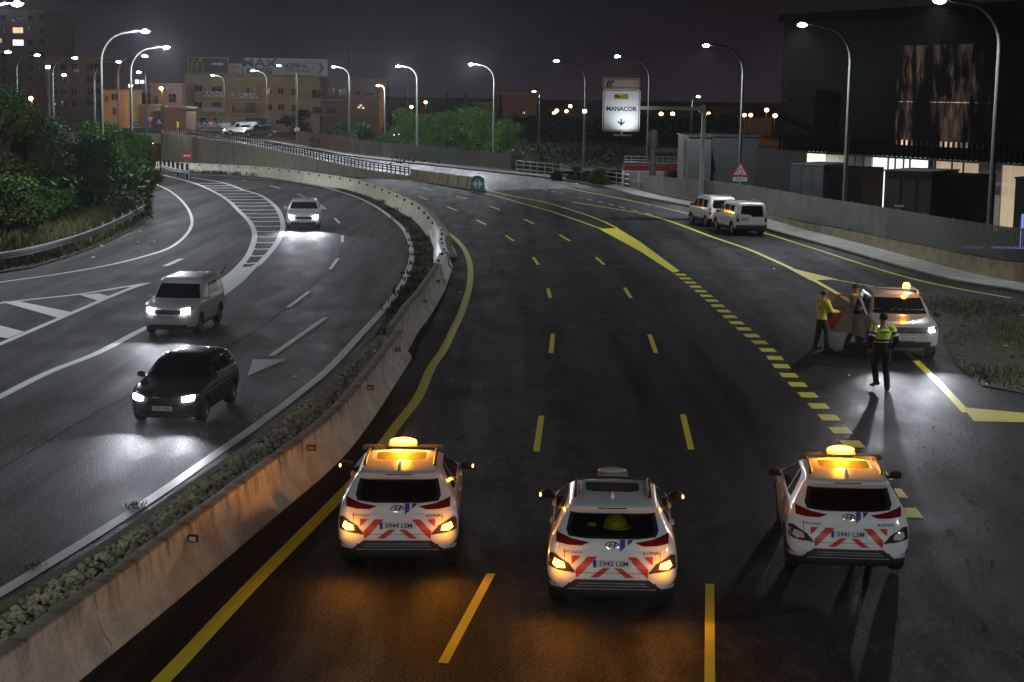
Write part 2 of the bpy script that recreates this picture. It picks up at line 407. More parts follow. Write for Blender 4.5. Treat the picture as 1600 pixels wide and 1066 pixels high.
MT['billblack'] = pm('poster_dark_green', (.018,.028,.026), .5, var=.1)
MT['gold'] = pm('poster_yellow', (.48,.32,.03), .5, var=.06)
MT['posterblue'] = pm('poster_blue', (.035,.09,.26), .5)
MT['firered'] = pm('fire_red', (.35,.02,.015), .35, var=.05, coat=.6)
MT['helmet'] = pm('yellow_helmet_plastic', (.62,.60,.03), .35, var=.04, coat=.4)
# ================================================================== ground, roads, markings
def sheet(name, pts, mt, zf, dz=0.0, parent=None, kind='structure', ybend=100):
    bm = bmesh.new(); vs = [bm.verts.new((p[0], p[1], 0)) for p in pts]; f = bm.faces.new(vs)
    bmesh.ops.triangulate(bm, faces=[f], ngon_method='EAR_CLIP')
    ys = [p[1] for p in pts]; y = max(min(ys), ybend)
    while y < max(ys):
        bmesh.ops.bisect_plane(bm, geom=bm.verts[:]+bm.edges[:]+bm.faces[:], dist=1e-5, plane_co=(0, y, 0), plane_no=(0, 1, 0)); y += 5
    for v in bm.verts: v.co.z = zf(v.co.y) + dz
    bmesh.ops.recalc_face_normals(bm, faces=bm.faces)
    if sum(f.normal.z for f in bm.faces) < 0: bmesh.ops.reverse_faces(bm, faces=bm.faces)
    me = bpy.data.meshes.new(name); bm.to_mesh(me); bm.free(); me.materials.append(mt)
    o = raw(name, me, parent)
    if parent is None: o['kind'] = kind
    return o
# terrain: one sheet to the horizon, sunk under the underpass
tb = MB(); xs = [-3000,-900,-300,-160,-110]+list(range(-90,91,10))+[110,160,300,900,3000]
ysr = [-400,-100,-20]+list(range(0,261,10))+[300,400,700,1500,4000]
def zter(x, y):
    if y < 95: return -.25
    if y < 205: return zmain(y) - .45 if x < 14 else -.7
    return -2.6 if y < 218 else -.1
tb.add([(x, y, zter(x, y)) for y in ysr for x in xs], [(j*len(xs)+i, j*len(xs)+i+1, (j+1)*len(xs)+i+1, (j+1)*len(xs)+i) for j in range(len(ysr)-1) for i in range(len(xs)-1)])
o = tb.obj('terrain', MT['earth']); o['kind'] = 'structure'

kerb_px = [(1850,545),(1700,492),(1600,460),(1500,444),(1420,424),(1300,389),(1204,362),(1087,327),(1000,309),(939,293)]
up_right = [M(939,293), Y(853,279,142), Y(767,269.5,152), Y(680,260,163), Y(546,245,177), Y(495,236,186), Y(432,226.5,196), Y(380,219,205), Y(320,211,219), Y(240,205,240)]
up_left = [M(757,298), M(700,287), Y(637,276.6,152), Y(551,262.7,158), Y(457,242.4,168), Y(381,227,178), Y(331,220.5,186), Y(280,212.5,194), Y(253,209,199)]
kerb = smooth([M(*p) for p in kerb_px] + up_right[1:], 6)
wall_foot = []
for p in smooth(up_left[2:], 5): wall_foot.append(Vector((p.x, p.y, zmain(p.y))))

bar_foot_px = [(-120,1268),(0,1167),(122,1066),(190.5,1010),(305,915),(411,824),(526,725),(579,660),(615,605),(643,561)]
pale_left_px = [(686,402),(680,386),(669,371.6),(653.5,351),(633,336),(595,316),(557,302),(517,293),(450,282),(400,275.8),(330,271.5),(280,269),(240,266.5)]
median_px = [(-120,1268),(122,1066),(305,915),(526,725),(643,561),(653.6,518.5),(689,465),(703,425),(697,380)] + pale_left_px[2:]
median = [M(*p) for p in median_px]
near_r = [Vector((9, 2, 0)), Vector((60, 2, 0)), Vector((60, 40, 0)), M(1850,545)]
main_pts = [Vector((-9, 2, 0))] + median + [Vector((median[-1].x-4, median[-1].y+9, 0))] + list(reversed(wall_foot)) + [up_left[1], up_left[0]] + \
           list(reversed([M(*p) for p in kerb_px])) + [Vector((60, 40, 0)), Vector((60, 2, 0))]
main_road = sheet('main_carriageway', main_pts, MT['asphalt_new'], zmain, 0)
left_edge_px = [(-500,505),(-250,470),(0,426.7),(50.6,419),(106,402.6),(162,382),(208,359.6),(233,339),(240.6,314),(243,296),(243,284),(236,270)]
left_pts = [Vector((-60, 2, 0)), Vector((-60, 60, 0))] + [M(*p) for p in left_edge_px] + list(reversed(median)) + [Vector((-9, 2, 0))]
left_road = sheet('left_carriageway', left_pts, MT['asphalt_old'], zmain, -.004)
# upper road: a strip from the nose round to the roundabout
la, ra = resample(smooth(up_left, 6), 1)[:], resample(smooth(up_right, 6), 1)[:]
NU = 44
la = resample(smooth(up_left, 6), sum((b-a).length for a, b in zip(up_left, up_left[1:]))/NU)[:NU+1]
ra = resample(smooth(up_right, 6), sum((b-a).length for a, b in zip(up_right, up_right[1:]))/NU)[:NU+1]
while len(la) < NU+1: la.append(la[-1])
while len(ra) < NU+1: ra.append(ra[-1])
def U(s, t, dz=0.0):     # s along 0..1, t across 0 (left) .. 1 (kerb)
    k = min(NU-1e-6, max(0, s*NU)); i = int(k); f = k-i
    p = la[i].lerp(la[i+1], f).lerp(ra[i].lerp(ra[i+1], f), t); p.z += dz; return p
ub = MB(); T = [0, .25, .5, .75, 1]
ub.add([U(i/NU, t) for i in range(NU+1) for t in T], [(i*5+j, i*5+j+1, (i+1)*5+j+1, (i+1)*5+j) for i in range(NU) for j in range(4)])
upper_road = ub.obj('upper_road', MT['asphalt_mid']); upper_road['kind'] = 'structure'
# town level beyond the upper road
tg = MB(); ed = [Vector((-300, 205, 0))] + [p for p in reversed(ra[8:])] + [Vector((6, 160, 0)), Vector((40, 190, 0)), Vector((300, 190, 0))]
vs = []
for p in ed: vs += [(p.x, p.y, max(p.z, -.4)-.05), (p.x*4, 330, .1), (p.x*14, 1800, .1)]
tg.add(vs, [(3*i, 3*i+3, 3*i+4, 3*i+1) for i in range(len(ed)-1)] + [(3*i+1, 3*i+4, 3*i+5, 3*i+2) for i in range(len(ed)-1)])
o = tg.obj('town_ground', MT['earth']); o['kind'] = 'structure'

def ribbon(name, path, width, mt, parent, dz=.006):
    mb = MB(); nr = sides(path); vs = []
    for p, q in zip(path, nr): vs += [p+q*width/2+Vector((0,0,dz)), p-q*width/2+Vector((0,0,dz))]
    mb.add(vs, [(2*i, 2*i+1, 2*i+3, 2*i+2) for i in range(len(path)-1)]); return mb.obj(name, mt, parent)
def line(name, px, width, mt, parent, dz=.006, n=6): return ribbon(name, smooth([M(*p) for p in px], n), width, mt, parent, dz)
def patch(name, px, mt, parent, dz=.007):
    pts = [M(*p) for p in px]; mb = MB(); mb.add([p+Vector((0,0,dz)) for p in pts], [tuple(range(len(pts)))]); return mb.obj(name, mt, parent)
def dash(px, width, mt, parent, name='lane_dash', dz=.006): return ribbon(name, [M(*px[0]), M((px[0][0]+px[1][0])/2, (px[0][1]+px[1][1])/2), M(*px[1])], width, mt, parent, dz)

# white markings of the left carriageway
line('edge_line', [(-60,962),(0,927),(61,890),(114,858),(190,810),(267,759),(324,719),(408,660),(463,618),(514,576),(567.5,518.5),(598,485.6),(623,452.7),(638,422),(643.5,397),(639.7,376.7),(631,359),(615.6,343.7),(588,323.5),(557,308),(522,297),(496.5,290.5),(440,282),(380,276.8),(330,273.7),(285,271.5)], .22, MT['white'], left_road)
for d in [((386,283.5),(376,282)),((422,290),(438,295)),((464,303),(478,309)),((499,320),(509,327)),((522.6,341),(531,349)),((535,368),(535,379)),((528,404),(516,421)),((483,456),(450,480.5))]:
    dash(d, .14, MT['white'], left_road)
dash(((510,496),(424,556)), .17, MT['white_worn'], left_road, 'arrow_shaft')
MT['white_ghost'] = paint_line('nearly_gone_white_paint', (.30,.295,.285), (.055,.053,.052), 1.0)
patch('arrow_head', [(387,588),(447,562),(395,562)], MT['white_ghost'], left_road)
line('lane_line', [(-90,665),(0,620),(76,582),(152,552),(220,516.5),(290,485),(342,462)], .24, MT['white'], left_road)
gr = [(342,464),(372,442),(397,417),(405,412),(425.6,389),(438,369),(442,351),(436,331),(423,316),(405,304.5),(380,297),(363.6,290.5),(341,284),(300,278)]
gl = [(329,450),(355,433),(375,415),(390,395),(398,369),(392.7,351),(385,341),(373.7,330),(356,313),(330.7,298),(305,287),(280,280),(248,272)]
line('gore_line', gr, .26, MT['white'], left_road); line('gore_line', gl, .26, MT['white'], left_road)
line('gore_line', [(329,450),(300,462),(235,490)], .2, MT['white'], left_road)
GL, GR = smooth([M(*p) for p in gl], 12), smooth([M(*p) for p in gr], 12)
def at_v(path, v):
    best, bd = None, 9
    for a, b in zip(path, path[1:]):
        va, vb = V_of(a), V_of(b)
        if (va-v)*(vb-v) <= 0: best = a.lerp(b, (v-va)/(vb-va) if vb != va else 0)
    return best
for v in [286.7,290.3,294,298,303,307.5,312,317,322,328,334,339.5,346,353.5,361.5,370,379,389,399.5,411]:
    a, b = at_v(GL, v), at_v(GR, v)
    if a is None or b is None: continue
    c = a.lerp(b, .42) + Vector((0, -.35, 0)); c.z = a.z
    ribbon('hatch_bar', [a, c, b], .5 if v < 330 else .42, MT['white'], left_road, .0075)
patch('gore_tip', [(375,418),(398,416.5),(372,441),(342,463),(329,450),(355,434)], MT['white'], left_road, .008)
line('slip_edge_line', [(-160,466),(5,440.7),(101,427),(177,413),(228,400),(266,387),(291,367),(300,347),(294,327),(279,309),(261,296),(243,288)], .16, MT['white'], left_road)
dash(((284,404.5),(258,416)), .24, MT['white_worn'], left_road)
line('chevron_line', [(-120,588),(0,538),(167,466),(213,448),(236,442)], .2, MT['white'], left_road)
line('chevron_line', [(-140,490),(0,474),(60,467),(124,460),(190,449.5),(236,442)], .22, MT['white'], left_road)
patch('chevron_bar', [(2,472),(28,471),(113,488.6),(94,498)], MT['white'], left_road, .009)
patch('chevron_bar', [(124,461),(153,459),(174,464),(155,471)], MT['white'], left_road, .009)
patch('chevron_bar', [(-40,505),(0,509),(38,519),(13,529),(-40,522)], MT['white'], left_road, .009)
patch('chevron_tip', [(186,449),(236,442),(210,449.5)], MT['white'], left_road, .009)
# yellow markings of the main carriageway
line('yellow_edge_line', [(60,1235),(160,1148),(251,1066),(335,977),(404,904),(468.6,839),(533,774),(571,734),(592,704),(620,664.6),(653,621.5),(673.4,576),(693.7,545.6),(706.8,518.5),(722,485.6),(733.4,447.6),(734.7,417),(727,392),(712,374),(694,360),(684,353)], .23, MT['yellow'], main_road)
for d, w in [(((767,897),(692,1037)),.13),(((846,650),(838,706)),.13),(((864,522),(861,552)),.13),(((856,451),(860,466)),.13),(((833,402),(841,414)),.13),(((790,368),(803,377)),.13),(((745,344),(759,351)),.13),(((699,323.5),(714,329)),.13),(((654,307),(668,312)),.13),
          (((1109,913),(1109,1068)),.13),(((1067,648),(1080,703)),.13),(((1015,523),(1025,552)),.13),(((976,450),(986,466)),.13),(((931,402),(944,414)),.13),(((874,367),(891,377)),.13),(((820,343),(834,350)),.13),(((767,323),(781,328)),.13),(((713,307),(730,311)),.13)]:
    dash(d, w, MT['yellow'], main_road, 'yellow_lane_dash')
for d in [((603,294),(619,298)),((661,294),(676,298))]: dash(d, .12, MT['white_worn'], main_road)
mp = smooth([M(*p) for p in [(1062,428),(1110,468),(1150,504),(1183,532),(1195,543),(1207,555),(1218,569),(1233,587),(1248,603),(1264,619),(1283,639),(1330,692),(1385,758),(1432,820)]], 10)
mp = resample(mp, .05); s = 0.0
while s*20 + 15 < len(mp):
    i = int(s*20); ribbon('yellow_merge_dash', [mp[i], mp[i+7], mp[i+14]], .42, MT['yellow'], main_road); s += 1.43
line('yellow_line', [(737,299),(775,306.5),(812,317),(854,328.5),(895,342),(940,358)], .14, MT['yellow'], main_road)
line('yellow_line', [(757,296.5),(794,305),(850,316),(895,329),(935,343),(965,357)], .14, MT['yellow'], main_road)
patch('yellow_wedge', [(935,357.5),(965,357),(1000,378),(1062,424),(1052,426.5),(1000,393)], MT['yellow'], main_road, .009)
line('yellow_line', [(895,316),(975,329),(1012,336),(1050,347),(1112,370),(1162,387),(1200,403),(1251,427),(1321.6,467),(1370,505),(1423,556),(1465,597),(1510,645)], .20, MT['yellow'], main_road)
patch('yellow_wedge', [(1228,417.5),(1309,437),(1266,438.5)], MT['yellow_worn'], main_road, .009)
line('yellow_line', [(1300,436.5),(1377,450),(1440,459)], .14, MT['yellow_worn'], main_road, .007)
patch('yellow_wedge', [(1504,637),(1600,646),(1700,660),(1620,661),(1522,659)], MT['yellow_worn'], main_road, .009)
line('yellow_kerb_line', [(831,282.5),(869,290.6),(925,302),(972,311),(1050,328),(1086,337.5),(1140,349.5),(1200,366),(1276,390),(1357,416),(1428,436.5),(1500,452),(1580,466)], .14, MT['yellow'], main_road)
up = smooth([M(*p) for p in [(838,294),(859,298.5),(934,315),(972,324.5),(1020,336)]], 8); up = resample(up, .5)
for i in range(0, len(up)-3, 6): ribbon('white_dash', up[i:i+4], .14, MT['white'], main_road)
for k in range(20): ribbon('white_dash', [U(k*.05+.004, .62), U(k*.05+.016, .62), U(k*.05+.028, .62)], .14, MT['white_worn'], upper_road)
ribbon('upper_edge_line', [U(i/40, .95) for i in range(41)], .12, MT['white_worn'], upper_road)

MT['seam'] = pm('bitumen_seam', (.008,.008,.008), .95, var=.2, spec=.02)
line('seam', [(535,381),(531,400),(507,428),(440,487),(380,528),(278,586),(160,640),(30,716),(-80,776)], .025, MT['seam'], left_road, .005)
line('seam', [(355,412),(345,428),(325,448),(306,470)], .05, MT['seam'], left_road, .005)
MT['pale_seam'] = paint_line('pale_scratch', (.055,.054,.052), (.012,.012,.012), 1.0)
line('joint_line', [(770,420),(900,417),(1050,417),(1210,421)], .10, MT['pale_seam'], main_road, .004)
# scraps of paper
sp_ = MB(); rng0 = random.Random(2)
for u, v in [(145,403),(158,385),(215,379),(241,378),(219,362),(272,412),(460,590),(719,458),(1490,480),(1597,494),(1571,542),(1326,588),(1209,421),(1453,413),(1371,467)]:
    c_ = M(u, v); s_ = rng0.uniform(.03,.08); sp_.add([(c_.x-s_, c_.y-s_*.7, c_.z+.03), (c_.x+s_, c_.y-s_*.5, c_.z+.012), (c_.x+s_*.8, c_.y+s_, c_.z+.05), (c_.x-s_*.6, c_.y+s_, c_.z+.02)], [(0,1,2),(0,2,3)])
o = sp_.obj('litter', MT['signwhite'] if 'signwhite' in MT else MT['pave']); tag(o, 'small white scraps of litter scattered on the road and verges', 'litter', kind='stuff')
# planting strip between the left carriageway and the barriers
soil_px = [(562,551),(587,527),(603,490),(630,455),(647,424),(651,397),(647,374),(637,354),(619,339),(590,320),(558,305),(522,294.5)]
soil = sheet('planted_median', [M(*p) for p in soil_px] + [M(*p) for p in [(540,297),(570,307),(600,319),(640,341),(672,376),(688,405),(690,440),(680,462),(640,515),(612,548)]], MT['soil'], zmain, .05)
# right-hand pavement with kerb
kp = resample(kerb, 1.6)
pav = MB(); pav.sweep(kp, [(0, -.3), (.0, .12), (-.14, .13), (-.15, .128), (-1.9, .15), (-1.9, -.3)])
o = pav.obj('pavement', MT['pave']); o['kind'] = 'structure'
kb = MB(); kb.sweep(kp, [(.02, -.2), (.02, .105), (-.0, .136), (-.13, .137), (-.13, -.2)]); o = kb.obj('kerb', MT['kerb']); o['kind'] = 'structure'
# rough verge on the right
verge_px = [(1436,468),(1470,466.5),(1510,468),(1600,479),(1760,500),(1900,700),(1700,648),(1600,616),(1535,604),(1495,572),(1466,520),(1444,484)]
vp = [M(*p) for p in verge_px]; vg = sheet('rough_verge', vp, MT['soil'], zmain, .03)
def inside(p, poly):
    r = False; j = len(poly)-1
    for i in range(len(poly)):
        a, b = poly[i], poly[j]
        if (a[1] > p[1]) != (b[1] > p[1]) and p[0] < (b[0]-a[0])*(p[1]-a[1])/(b[1]-a[1])+a[0]: r = not r
        j = i
    return r
def scatter(poly, n, rng):
    x0, x1 = min(p[0] for p in poly), max(p[0] for p in poly); y0, y1 = min(p[1] for p in poly), max(p[1] for p in poly); out = []
    while len(out) < n:
        p = (rng.uniform(x0, x1), rng.uniform(y0, y1))
        if inside(p, poly): out.append(p)
    return out
def rock(mb, c, r, rng, m=0):
    vs = []; q = rng.uniform(0, 6.28)
    for k, (z, s, n) in enumerate(((-.5, .7, 5), (.25, 1, 5))):
        for j in range(n):
            w = q + 6.283*(j + .5*k)/n; s2 = s*rng.uniform(.75, 1.2); vs.append((c[0]+r*s2*math.cos(w), c[1]+r*s2*math.sin(w), c[2]+r*z*rng.uniform(.8, 1.2)))
    vs.append((c[0]+r*rng.uniform(-.3,.3), c[1]+r*rng.uniform(-.3,.3), c[2]+r*rng.uniform(.65,.95)))
    fs = []
    for j in range(5):
        k = (j+1) % 5; fs += [(j, k, 5+j), (k, 5+k, 5+j), (5+j, 5+k, 10)]
    mb.add(vs, fs, m)
def blade(mb, c, h, w, rng, lean=.5, m=0):
    a = rng.uniform(0, 6.283); dx, dy = math.cos(a), math.sin(a); l = rng.uniform(.1, lean)*h; b = a + rng.uniform(.6, 2.2); bx, by = math.cos(b)*w, math.sin(b)*w
    mb.add([(c[0]-bx, c[1]-by, c[2]), (c[0]+bx, c[1]+by, c[2]), (c[0]+dx*l*.4+bx*.8, c[1]+dy*l*.4+by*.8, c[2]+h*.6), (c[0]+dx*l*.4-bx*.8, c[1]+dy*l*.4-by*.8, c[2]+h*.6), (c[0]+dx*l, c[1]+dy*l, c[2]+h)], [(0,1,2,3), (3,2,4)], m)
rng = random.Random(3)
vb = MB()
for p in scatter(vp, 700, rng): rock(vb, (p[0], p[1], .03), rng.uniform(.012, .045)*rng.choice((1,1,1,2.4)), rng)
o = vb.obj('verge_rubble', MT['soil']); o['kind'] = 'stuff'; tag(o, 'brown earth clods and stones on the rough verge beside the yellow line', 'rubble')
gb = MB()
for p in scatter(vp, 12000, rng):
    if (math.sin(p[0]*1.3)+math.sin(p[1]*.9+1)+rng.uniform(-1,1)) > .1: blade(gb, (p[0], p[1], .03), rng.uniform(.06,.22), .012, rng, .8)
o = gb.obj('verge_grass', MT['grass']); tag(o, 'low patchy grass on the rough verge at the right roadside', 'grass', kind='stuff')
# loose grit and clods near the third car
gz = [M(*p) for p in [(1425,660),(1600,668),(1680,1000),(1620,1066),(1440,900)]]; db = MB()
for p in scatter(gz, 300, rng): rock(db, (p[0], p[1], .004), rng.uniform(.005, .016)*rng.choice((1,1,1,1,2)), rng)
o = db.obj('road_debris', MT['kerb']); tag(o, 'dark clods and grit scattered on the asphalt right of the parked white car', 'debris', kind='stuff')
# grass verge on the left
lv_px = [(-500,505),(-250,470),(0,426.7),(50.6,419),(106,402.6),(162,382),(208,359.6),(233,339),(240.6,314),(243,290)]
lvp = [M(*p) for p in lv_px] + [Vector((-42, 150, 0)), Vector((-70, 150, 0)), Vector((-90, 60, 0))]
lv = sheet('left_verge', lvp, MT['soil'], zmain, .04)
# ================================================================== barriers, walls, fences, rails
def jersey(h=.82, w=.62, t=.22): # profile from the right foot (offset 0) across to the left foot
    a = (w-t)/2
    return [(0, 0), (0, .07), (a*.75, .30), (a, h-.02), (a+.02, h), (w-a-.02, h), (w-a, h-.02), (w-a*.75, .30), (w, .07), (w, 0)]
def reflector(parent, p, nrm, faceto, mt='lensoff', s=1.0):
    c = p + nrm*.02; d = faceto
    mb = MB(); a = math.atan2(d.y, d.x); mb.box((c.x, c.y, c.z), (.05*s, .12*s, .09*s), 0, a)
    o = mb.obj('reflector', MT['black'], parent)
    m2 = MB(); m2.box((c.x-d.x*.028*s, c.y-d.y*.028*s, c.z), (.006, .09*s, .06*s), 0, a); m2.obj('lens', MT[mt], o)
near = smooth([M(*p) for p in bar_foot_px], 6); near = resample(near, .8)
b = MB(); prof = jersey(.80, .66, .24); b.sweep(near, prof)
nb = b.obj('concrete_barrier', MT['barrier'], None, 50); tag(nb, 'long stained concrete barrier beside the gravel strip in the foreground', 'barrier', 'concrete barriers along the median')
nrm = sides(near); rngc = random.Random(4)
for st in (6, 15, 22, 27, 33, 38, 44, 50):
    if st >= len(near)-1: continue
    fwd = (near[st+1]-near[st]).normalized(); mb = MB(); vs = []; sh = 0
    for o_, h_ in ((.0, .02), (.03, .12), (.155, .30), (.18, .45), (.195, .62), (.21, .78)):
        sh += rngc.uniform(-.03, .03); c_ = near[st]+nrm[st]*(o_-.004)+fwd*sh+Vector((0,0,h_)); vs += [c_-fwd*.006, c_+fwd*.006]
    mb.add(vs, [(2*i, 2*i+1, 2*i+3, 2*i+2) for i in range(5)]); mb.obj('crack', MT['soil'], nb)
MT['amber_refl'] = pm('amber_reflector', (.55,.20,.03), .25)
for px in [(311,833),(481,699),(579,609),(628,545)]:
    g = G(px[0], px[1], .62); k = min(range(len(near)), key=lambda i: (near[i]-Vector((g.x,g.y,0))).length); d = (near[min(k+1,len(near)-1)]-near[k-1]).normalized()
    p = near[k] + nrm[k]*.13; p.z = .62; reflector(nb, p, -nrm[k], d, 'lensoff' if px[0] < 400 else 'amber_refl', 1.15)
# low left kerb wall
lw = smooth([G(u, v, .42) for u, v in [(-150,1031),(0,942),(152,852),(267,772),(381,696),(419,666),(476,619),(527,581),(562,548),(590,524)]], 6)
for p in lw: p.z = 0
b = MB(); b.sweep(resample(lw, .8), [(0, 0), (.0, .40), (-.02, .42), (-.19, .42), (-.21, .40), (-.21, 0)])
MT['lowwall'] = concrete('low_wall_concrete', (.48,.40,.27), (.28,.23,.14), .88, .9, .42)
o = b.obj('low_concrete_wall', MT['lowwall']); tag(o, 'low mossy concrete wall between the left carriageway and the gravel strip', 'wall')
# gravel between them
gin = [p - q*.2 for p, q in zip(lw, sides(lw))]; gout = [p + q*.42 for p, q in zip(near, sides(near))]
bed_poly = [(p.x, p.y) for p in gin] + [(p.x, p.y) for p in reversed(gout)]
bed = sheet('gravel_bed', [Vector((*p, 0)) for p in bed_poly], MT['soil'], lambda y: .26, 0)
rng = random.Random(11); gv = MB(); n = 0
for p in scatter([q for q in bed_poly], 5200, rng):
    if p[1] > 60: continue
    r = rng.uniform(.032, .072)*(1.35 if rng.random() < .12 else 1); rock(gv, (p[0], p[1], .34+rng.uniform(0, .10)), r, rng)
o = gv.obj('gravel', MT['stone'], None); tag(o, 'greenish brown gravel stones filling the strip behind the concrete barrier', 'gravel', kind='stuff')
# second barrier
sb = resample(smooth([M(*p) for p in [(632,556),(645,535),(653.6,518.5),(671,495.7),(689,465),(697,450)]], 6), .8)
b = MB(); b.sweep(sb, jersey(.82, .74, .22)); b2 = b.obj('concrete_barrier', MT['barrier'], None, 50)
tag(b2, 'plain concrete barrier curving between the gravel strip and the broken white blocks', 'barrier', 'concrete barriers along the median')
sn = sides(sb)
for k in (int(len(sb)*.45), int(len(sb)*.8)):
    p = sb[k] - Vector((0,0,0)) + sn[k]*.1; p.z = .6; reflector(b2, p, -sn[k], (sb[k+1]-sb[k]).normalized(), 'amber_refl', 1.1)
# broken white water-filled blocks
wb = resample(smooth([M(*p) for p in [(699,448),(704,426),(703,405),(698,385),(690,366)]], 8), .25)
def mods(k): return ['cracked white plastic barrier block nearest the plain concrete barrier', 'white plastic barrier block tilted outwards, second in its row', 'white plastic barrier block with a torn top, third in its row', 'white plastic barrier block standing straight, fourth in its row', 'white plastic barrier block that meets the long pale barrier'][k]
for k in range(5):
    i0 = int(len(wb)*k/5); i1 = min(len(wb)-1, int(len(wb)*(k+1)/5)-1); seg = [wb[i0]+Vector((0,0,.02)), wb[i1]+Vector((0,0,.02))]
    off = (.04, -.10, .06, -.05, .03)[k]; q = sides(seg); seg = [p+w*off*(1 if j == 0 else -.6) for j, (p, w) in enumerate(zip(seg, q))]
    t = thing('plastic_barrier', mods(k), 'barrier', group='white plastic barrier blocks')
    b = MB(); b.sweep(resample(seg, .6), [(0, 0), (0, .22), (.10, .30), (.17, .74), (.2, .8+.05*(k % 2)), (.46, .84), (.5, .74), (.56, .30), (.66, .22), (.66, 0)]); b.obj('body', MT['plastic_white'], t, 40)
    b = MB(); mid = (seg[0]+seg[1])/2 + q[0]*.33
    for s2 in (-.3, .3): b.tube([mid+(seg[1]-seg[0])*s2+Vector((0,0,.78)), mid+(seg[1]-seg[0])*s2+Vector((0,0,.90))], .05, 8)
    b.obj('filler_cap', MT['black'], t)
# long pale barrier
lp = resample(smooth([M(*p) for p in pale_left_px], 8), 1.2)
b = MB(); pr = jersey(.92, .8, .24); b.sweep(lp, [(o-.8, h) for o, h in pr]); b3 = b.obj('concrete_barrier', MT['barrier_pale'], None, 50)
tag(b3, 'long pale concrete barrier sweeping round the bend to the underpass', 'barrier', 'concrete barriers along the median')
ln = sides(lp)
for k in range(2, len(lp)-1, 3):
    p = lp[k] - ln[k]*.24; p = p + Vector((0,0,.86)); mb = MB(); d = (lp[k]-lp[k-1]).normalized(); mb.box((p.x+ln[k].x*.05, p.y+ln[k].y*.05, p.z-.1), (.12,.10,.12), 0, math.atan2(d.y, d.x)); mb.obj('reflector', MT['black'], b3)
# retaining wall with railing
wt = resample(smooth(up_left[2:], 6), 1.0)
wn_ = sides(wt); b = MB(); vs, fs = [], []
for i, (p, q) in enumerate(zip(wt, wn_)):
    zb = zmain(p.y)-.3; a = p + q*.02; c = p - q*.33
    vs += [(a.x, a.y, zb), (a.x, a.y, p.z+.10), (c.x, c.y, p.z+.10), (c.x, c.y, zb)]
for i in range(len(wt)-1):
    for j in range(4): fs.append((4*i+j, 4*i+(j+1) % 4, 4*i+4+(j+1) % 4, 4*i+4+j))
fs += [(0,1,2,3), tuple(4*(len(wt)-1)+j for j in (3,2,1,0))]
b.add(vs, fs); rw = b.obj('retaining_wall', MT['retain']); tag(rw, 'tall concrete retaining wall of the upper road behind the curved barrier', 'wall')
for i in range(5, len(wt)-1, 5):   # formwork joints
    p, q = wt[i], wn_[i]; mb = MB(); d = (wt[i+1]-wt[i]).normalized(); zb = zmain(p.y)
    mb.box((p.x+q.x*.021, p.y+q.y*.021, (zb+p.z)/2), (.035, .02, max(.1, p.z-zb)), 0, math.atan2(d.y, d.x)); mb.obj('joint', MT['soil'], rw)
rl = thing('bridge_railing', 'dark blue post railing along the top of the retaining wall', 'railing', tuple(wt[0]))
rp = resample([p + Vector((0,0,.10)) for p in wt], .62); base = Vector(rl.location)
pm_ = MB(); pm_.box((0,0,.38), (.06,.10,.76)); pme = pm_.mesh('post', MT['railblue'])
for p, q in zip(rp, sides(rp)):
    o = raw('post', pme, rl); o.location = p - q*.15 - base; o.rotation_euler = (0, 0, math.atan2(q.y, q.x))
for h, r, mt in ((.30, .05, 'railblue'), (.74, .05, 'railblue'), (.52, .035, 'railblue')):
    mb = MB(); mb.tube([p - q*.15 + Vector((0,0,h)) - base for p, q in zip(rp, sides(rp))], r, 6); mb.obj('rail', MT[mt], rl)
# bridge deck over the underpass and its dark portal
e0 = wt[-1]; t = thing('road_bridge', 'concrete road bridge over the underpass at the end of the retaining wall', 'bridge', (e0.x, e0.y, e0.z))
mb = MB(); mb.box((-13, 6.5, -.55), (26, 14, 1.15)); mb.obj('deck', MT['retain'], t)
mb = MB(); mb.box((-13, -.4, .33), (26, .18, .62)); mb.obj('parapet', MT['shed'], t)
mb = MB(); mb.box((-26.5, 6.5, -2.4), (.8, 14, 4.6)); mb.obj('abutment', MT['retain'], t)
mb = MB(); mb.box((.0, 7.6, -2.4), (.5, 14, 3.6)); mb.obj('abutment', MT['retain'], t)
for k in range(2):
    mb = MB(); mb.box((-2-4*k, 3+5*k, -1.2), (.5, .2, .12)); mb.obj('tunnel_light', MT['lamp_on'], t)
point('tunnel_glow', (-4, 5, -1.6), 60, COOL, t)
# row of concrete blocks at the nose
names = ['weathered concrete block at the foot of the retaining wall, first of the nose row', 'long weathered block second in the nose row', 'short weathered block third in the nose row', 'pale scuffed block fourth in the nose row', 'dark weathered block fifth in the nose row', 'red and white painted block behind the green arrow board']
us = [638, 683.6, 697.5, 714, 728, 741]
for k in range(6):
    p0 = M(us[k]+.5, lerp(280.5, 297, (us[k]-638)/103)); p1 = M(us[k+1]-.8 if k < 5 else 748, lerp(280.5, 297, ((us[k+1] if k < 5 else 748)-638)/103))
    b = MB(); b.sweep([p0, p0.lerp(p1,.5), p1], [(o, h) for o, h in jersey(.92 + .03*(k % 2), .6, .26)]); bo = b.obj('concrete_block', MT['block'] if k < 5 else MT['plastic_white'], None, 50); tag(bo, names[k], 'concrete block', 'concrete blocks at the road nose')
    if k == 5:
        mb = MB(); c = (p0+p1)/2; mb.box((c.x-.2, c.y-.35, c.z+.25), (.5, .04, .35)); mb.obj('red_stripe', MT['signred'], bo)
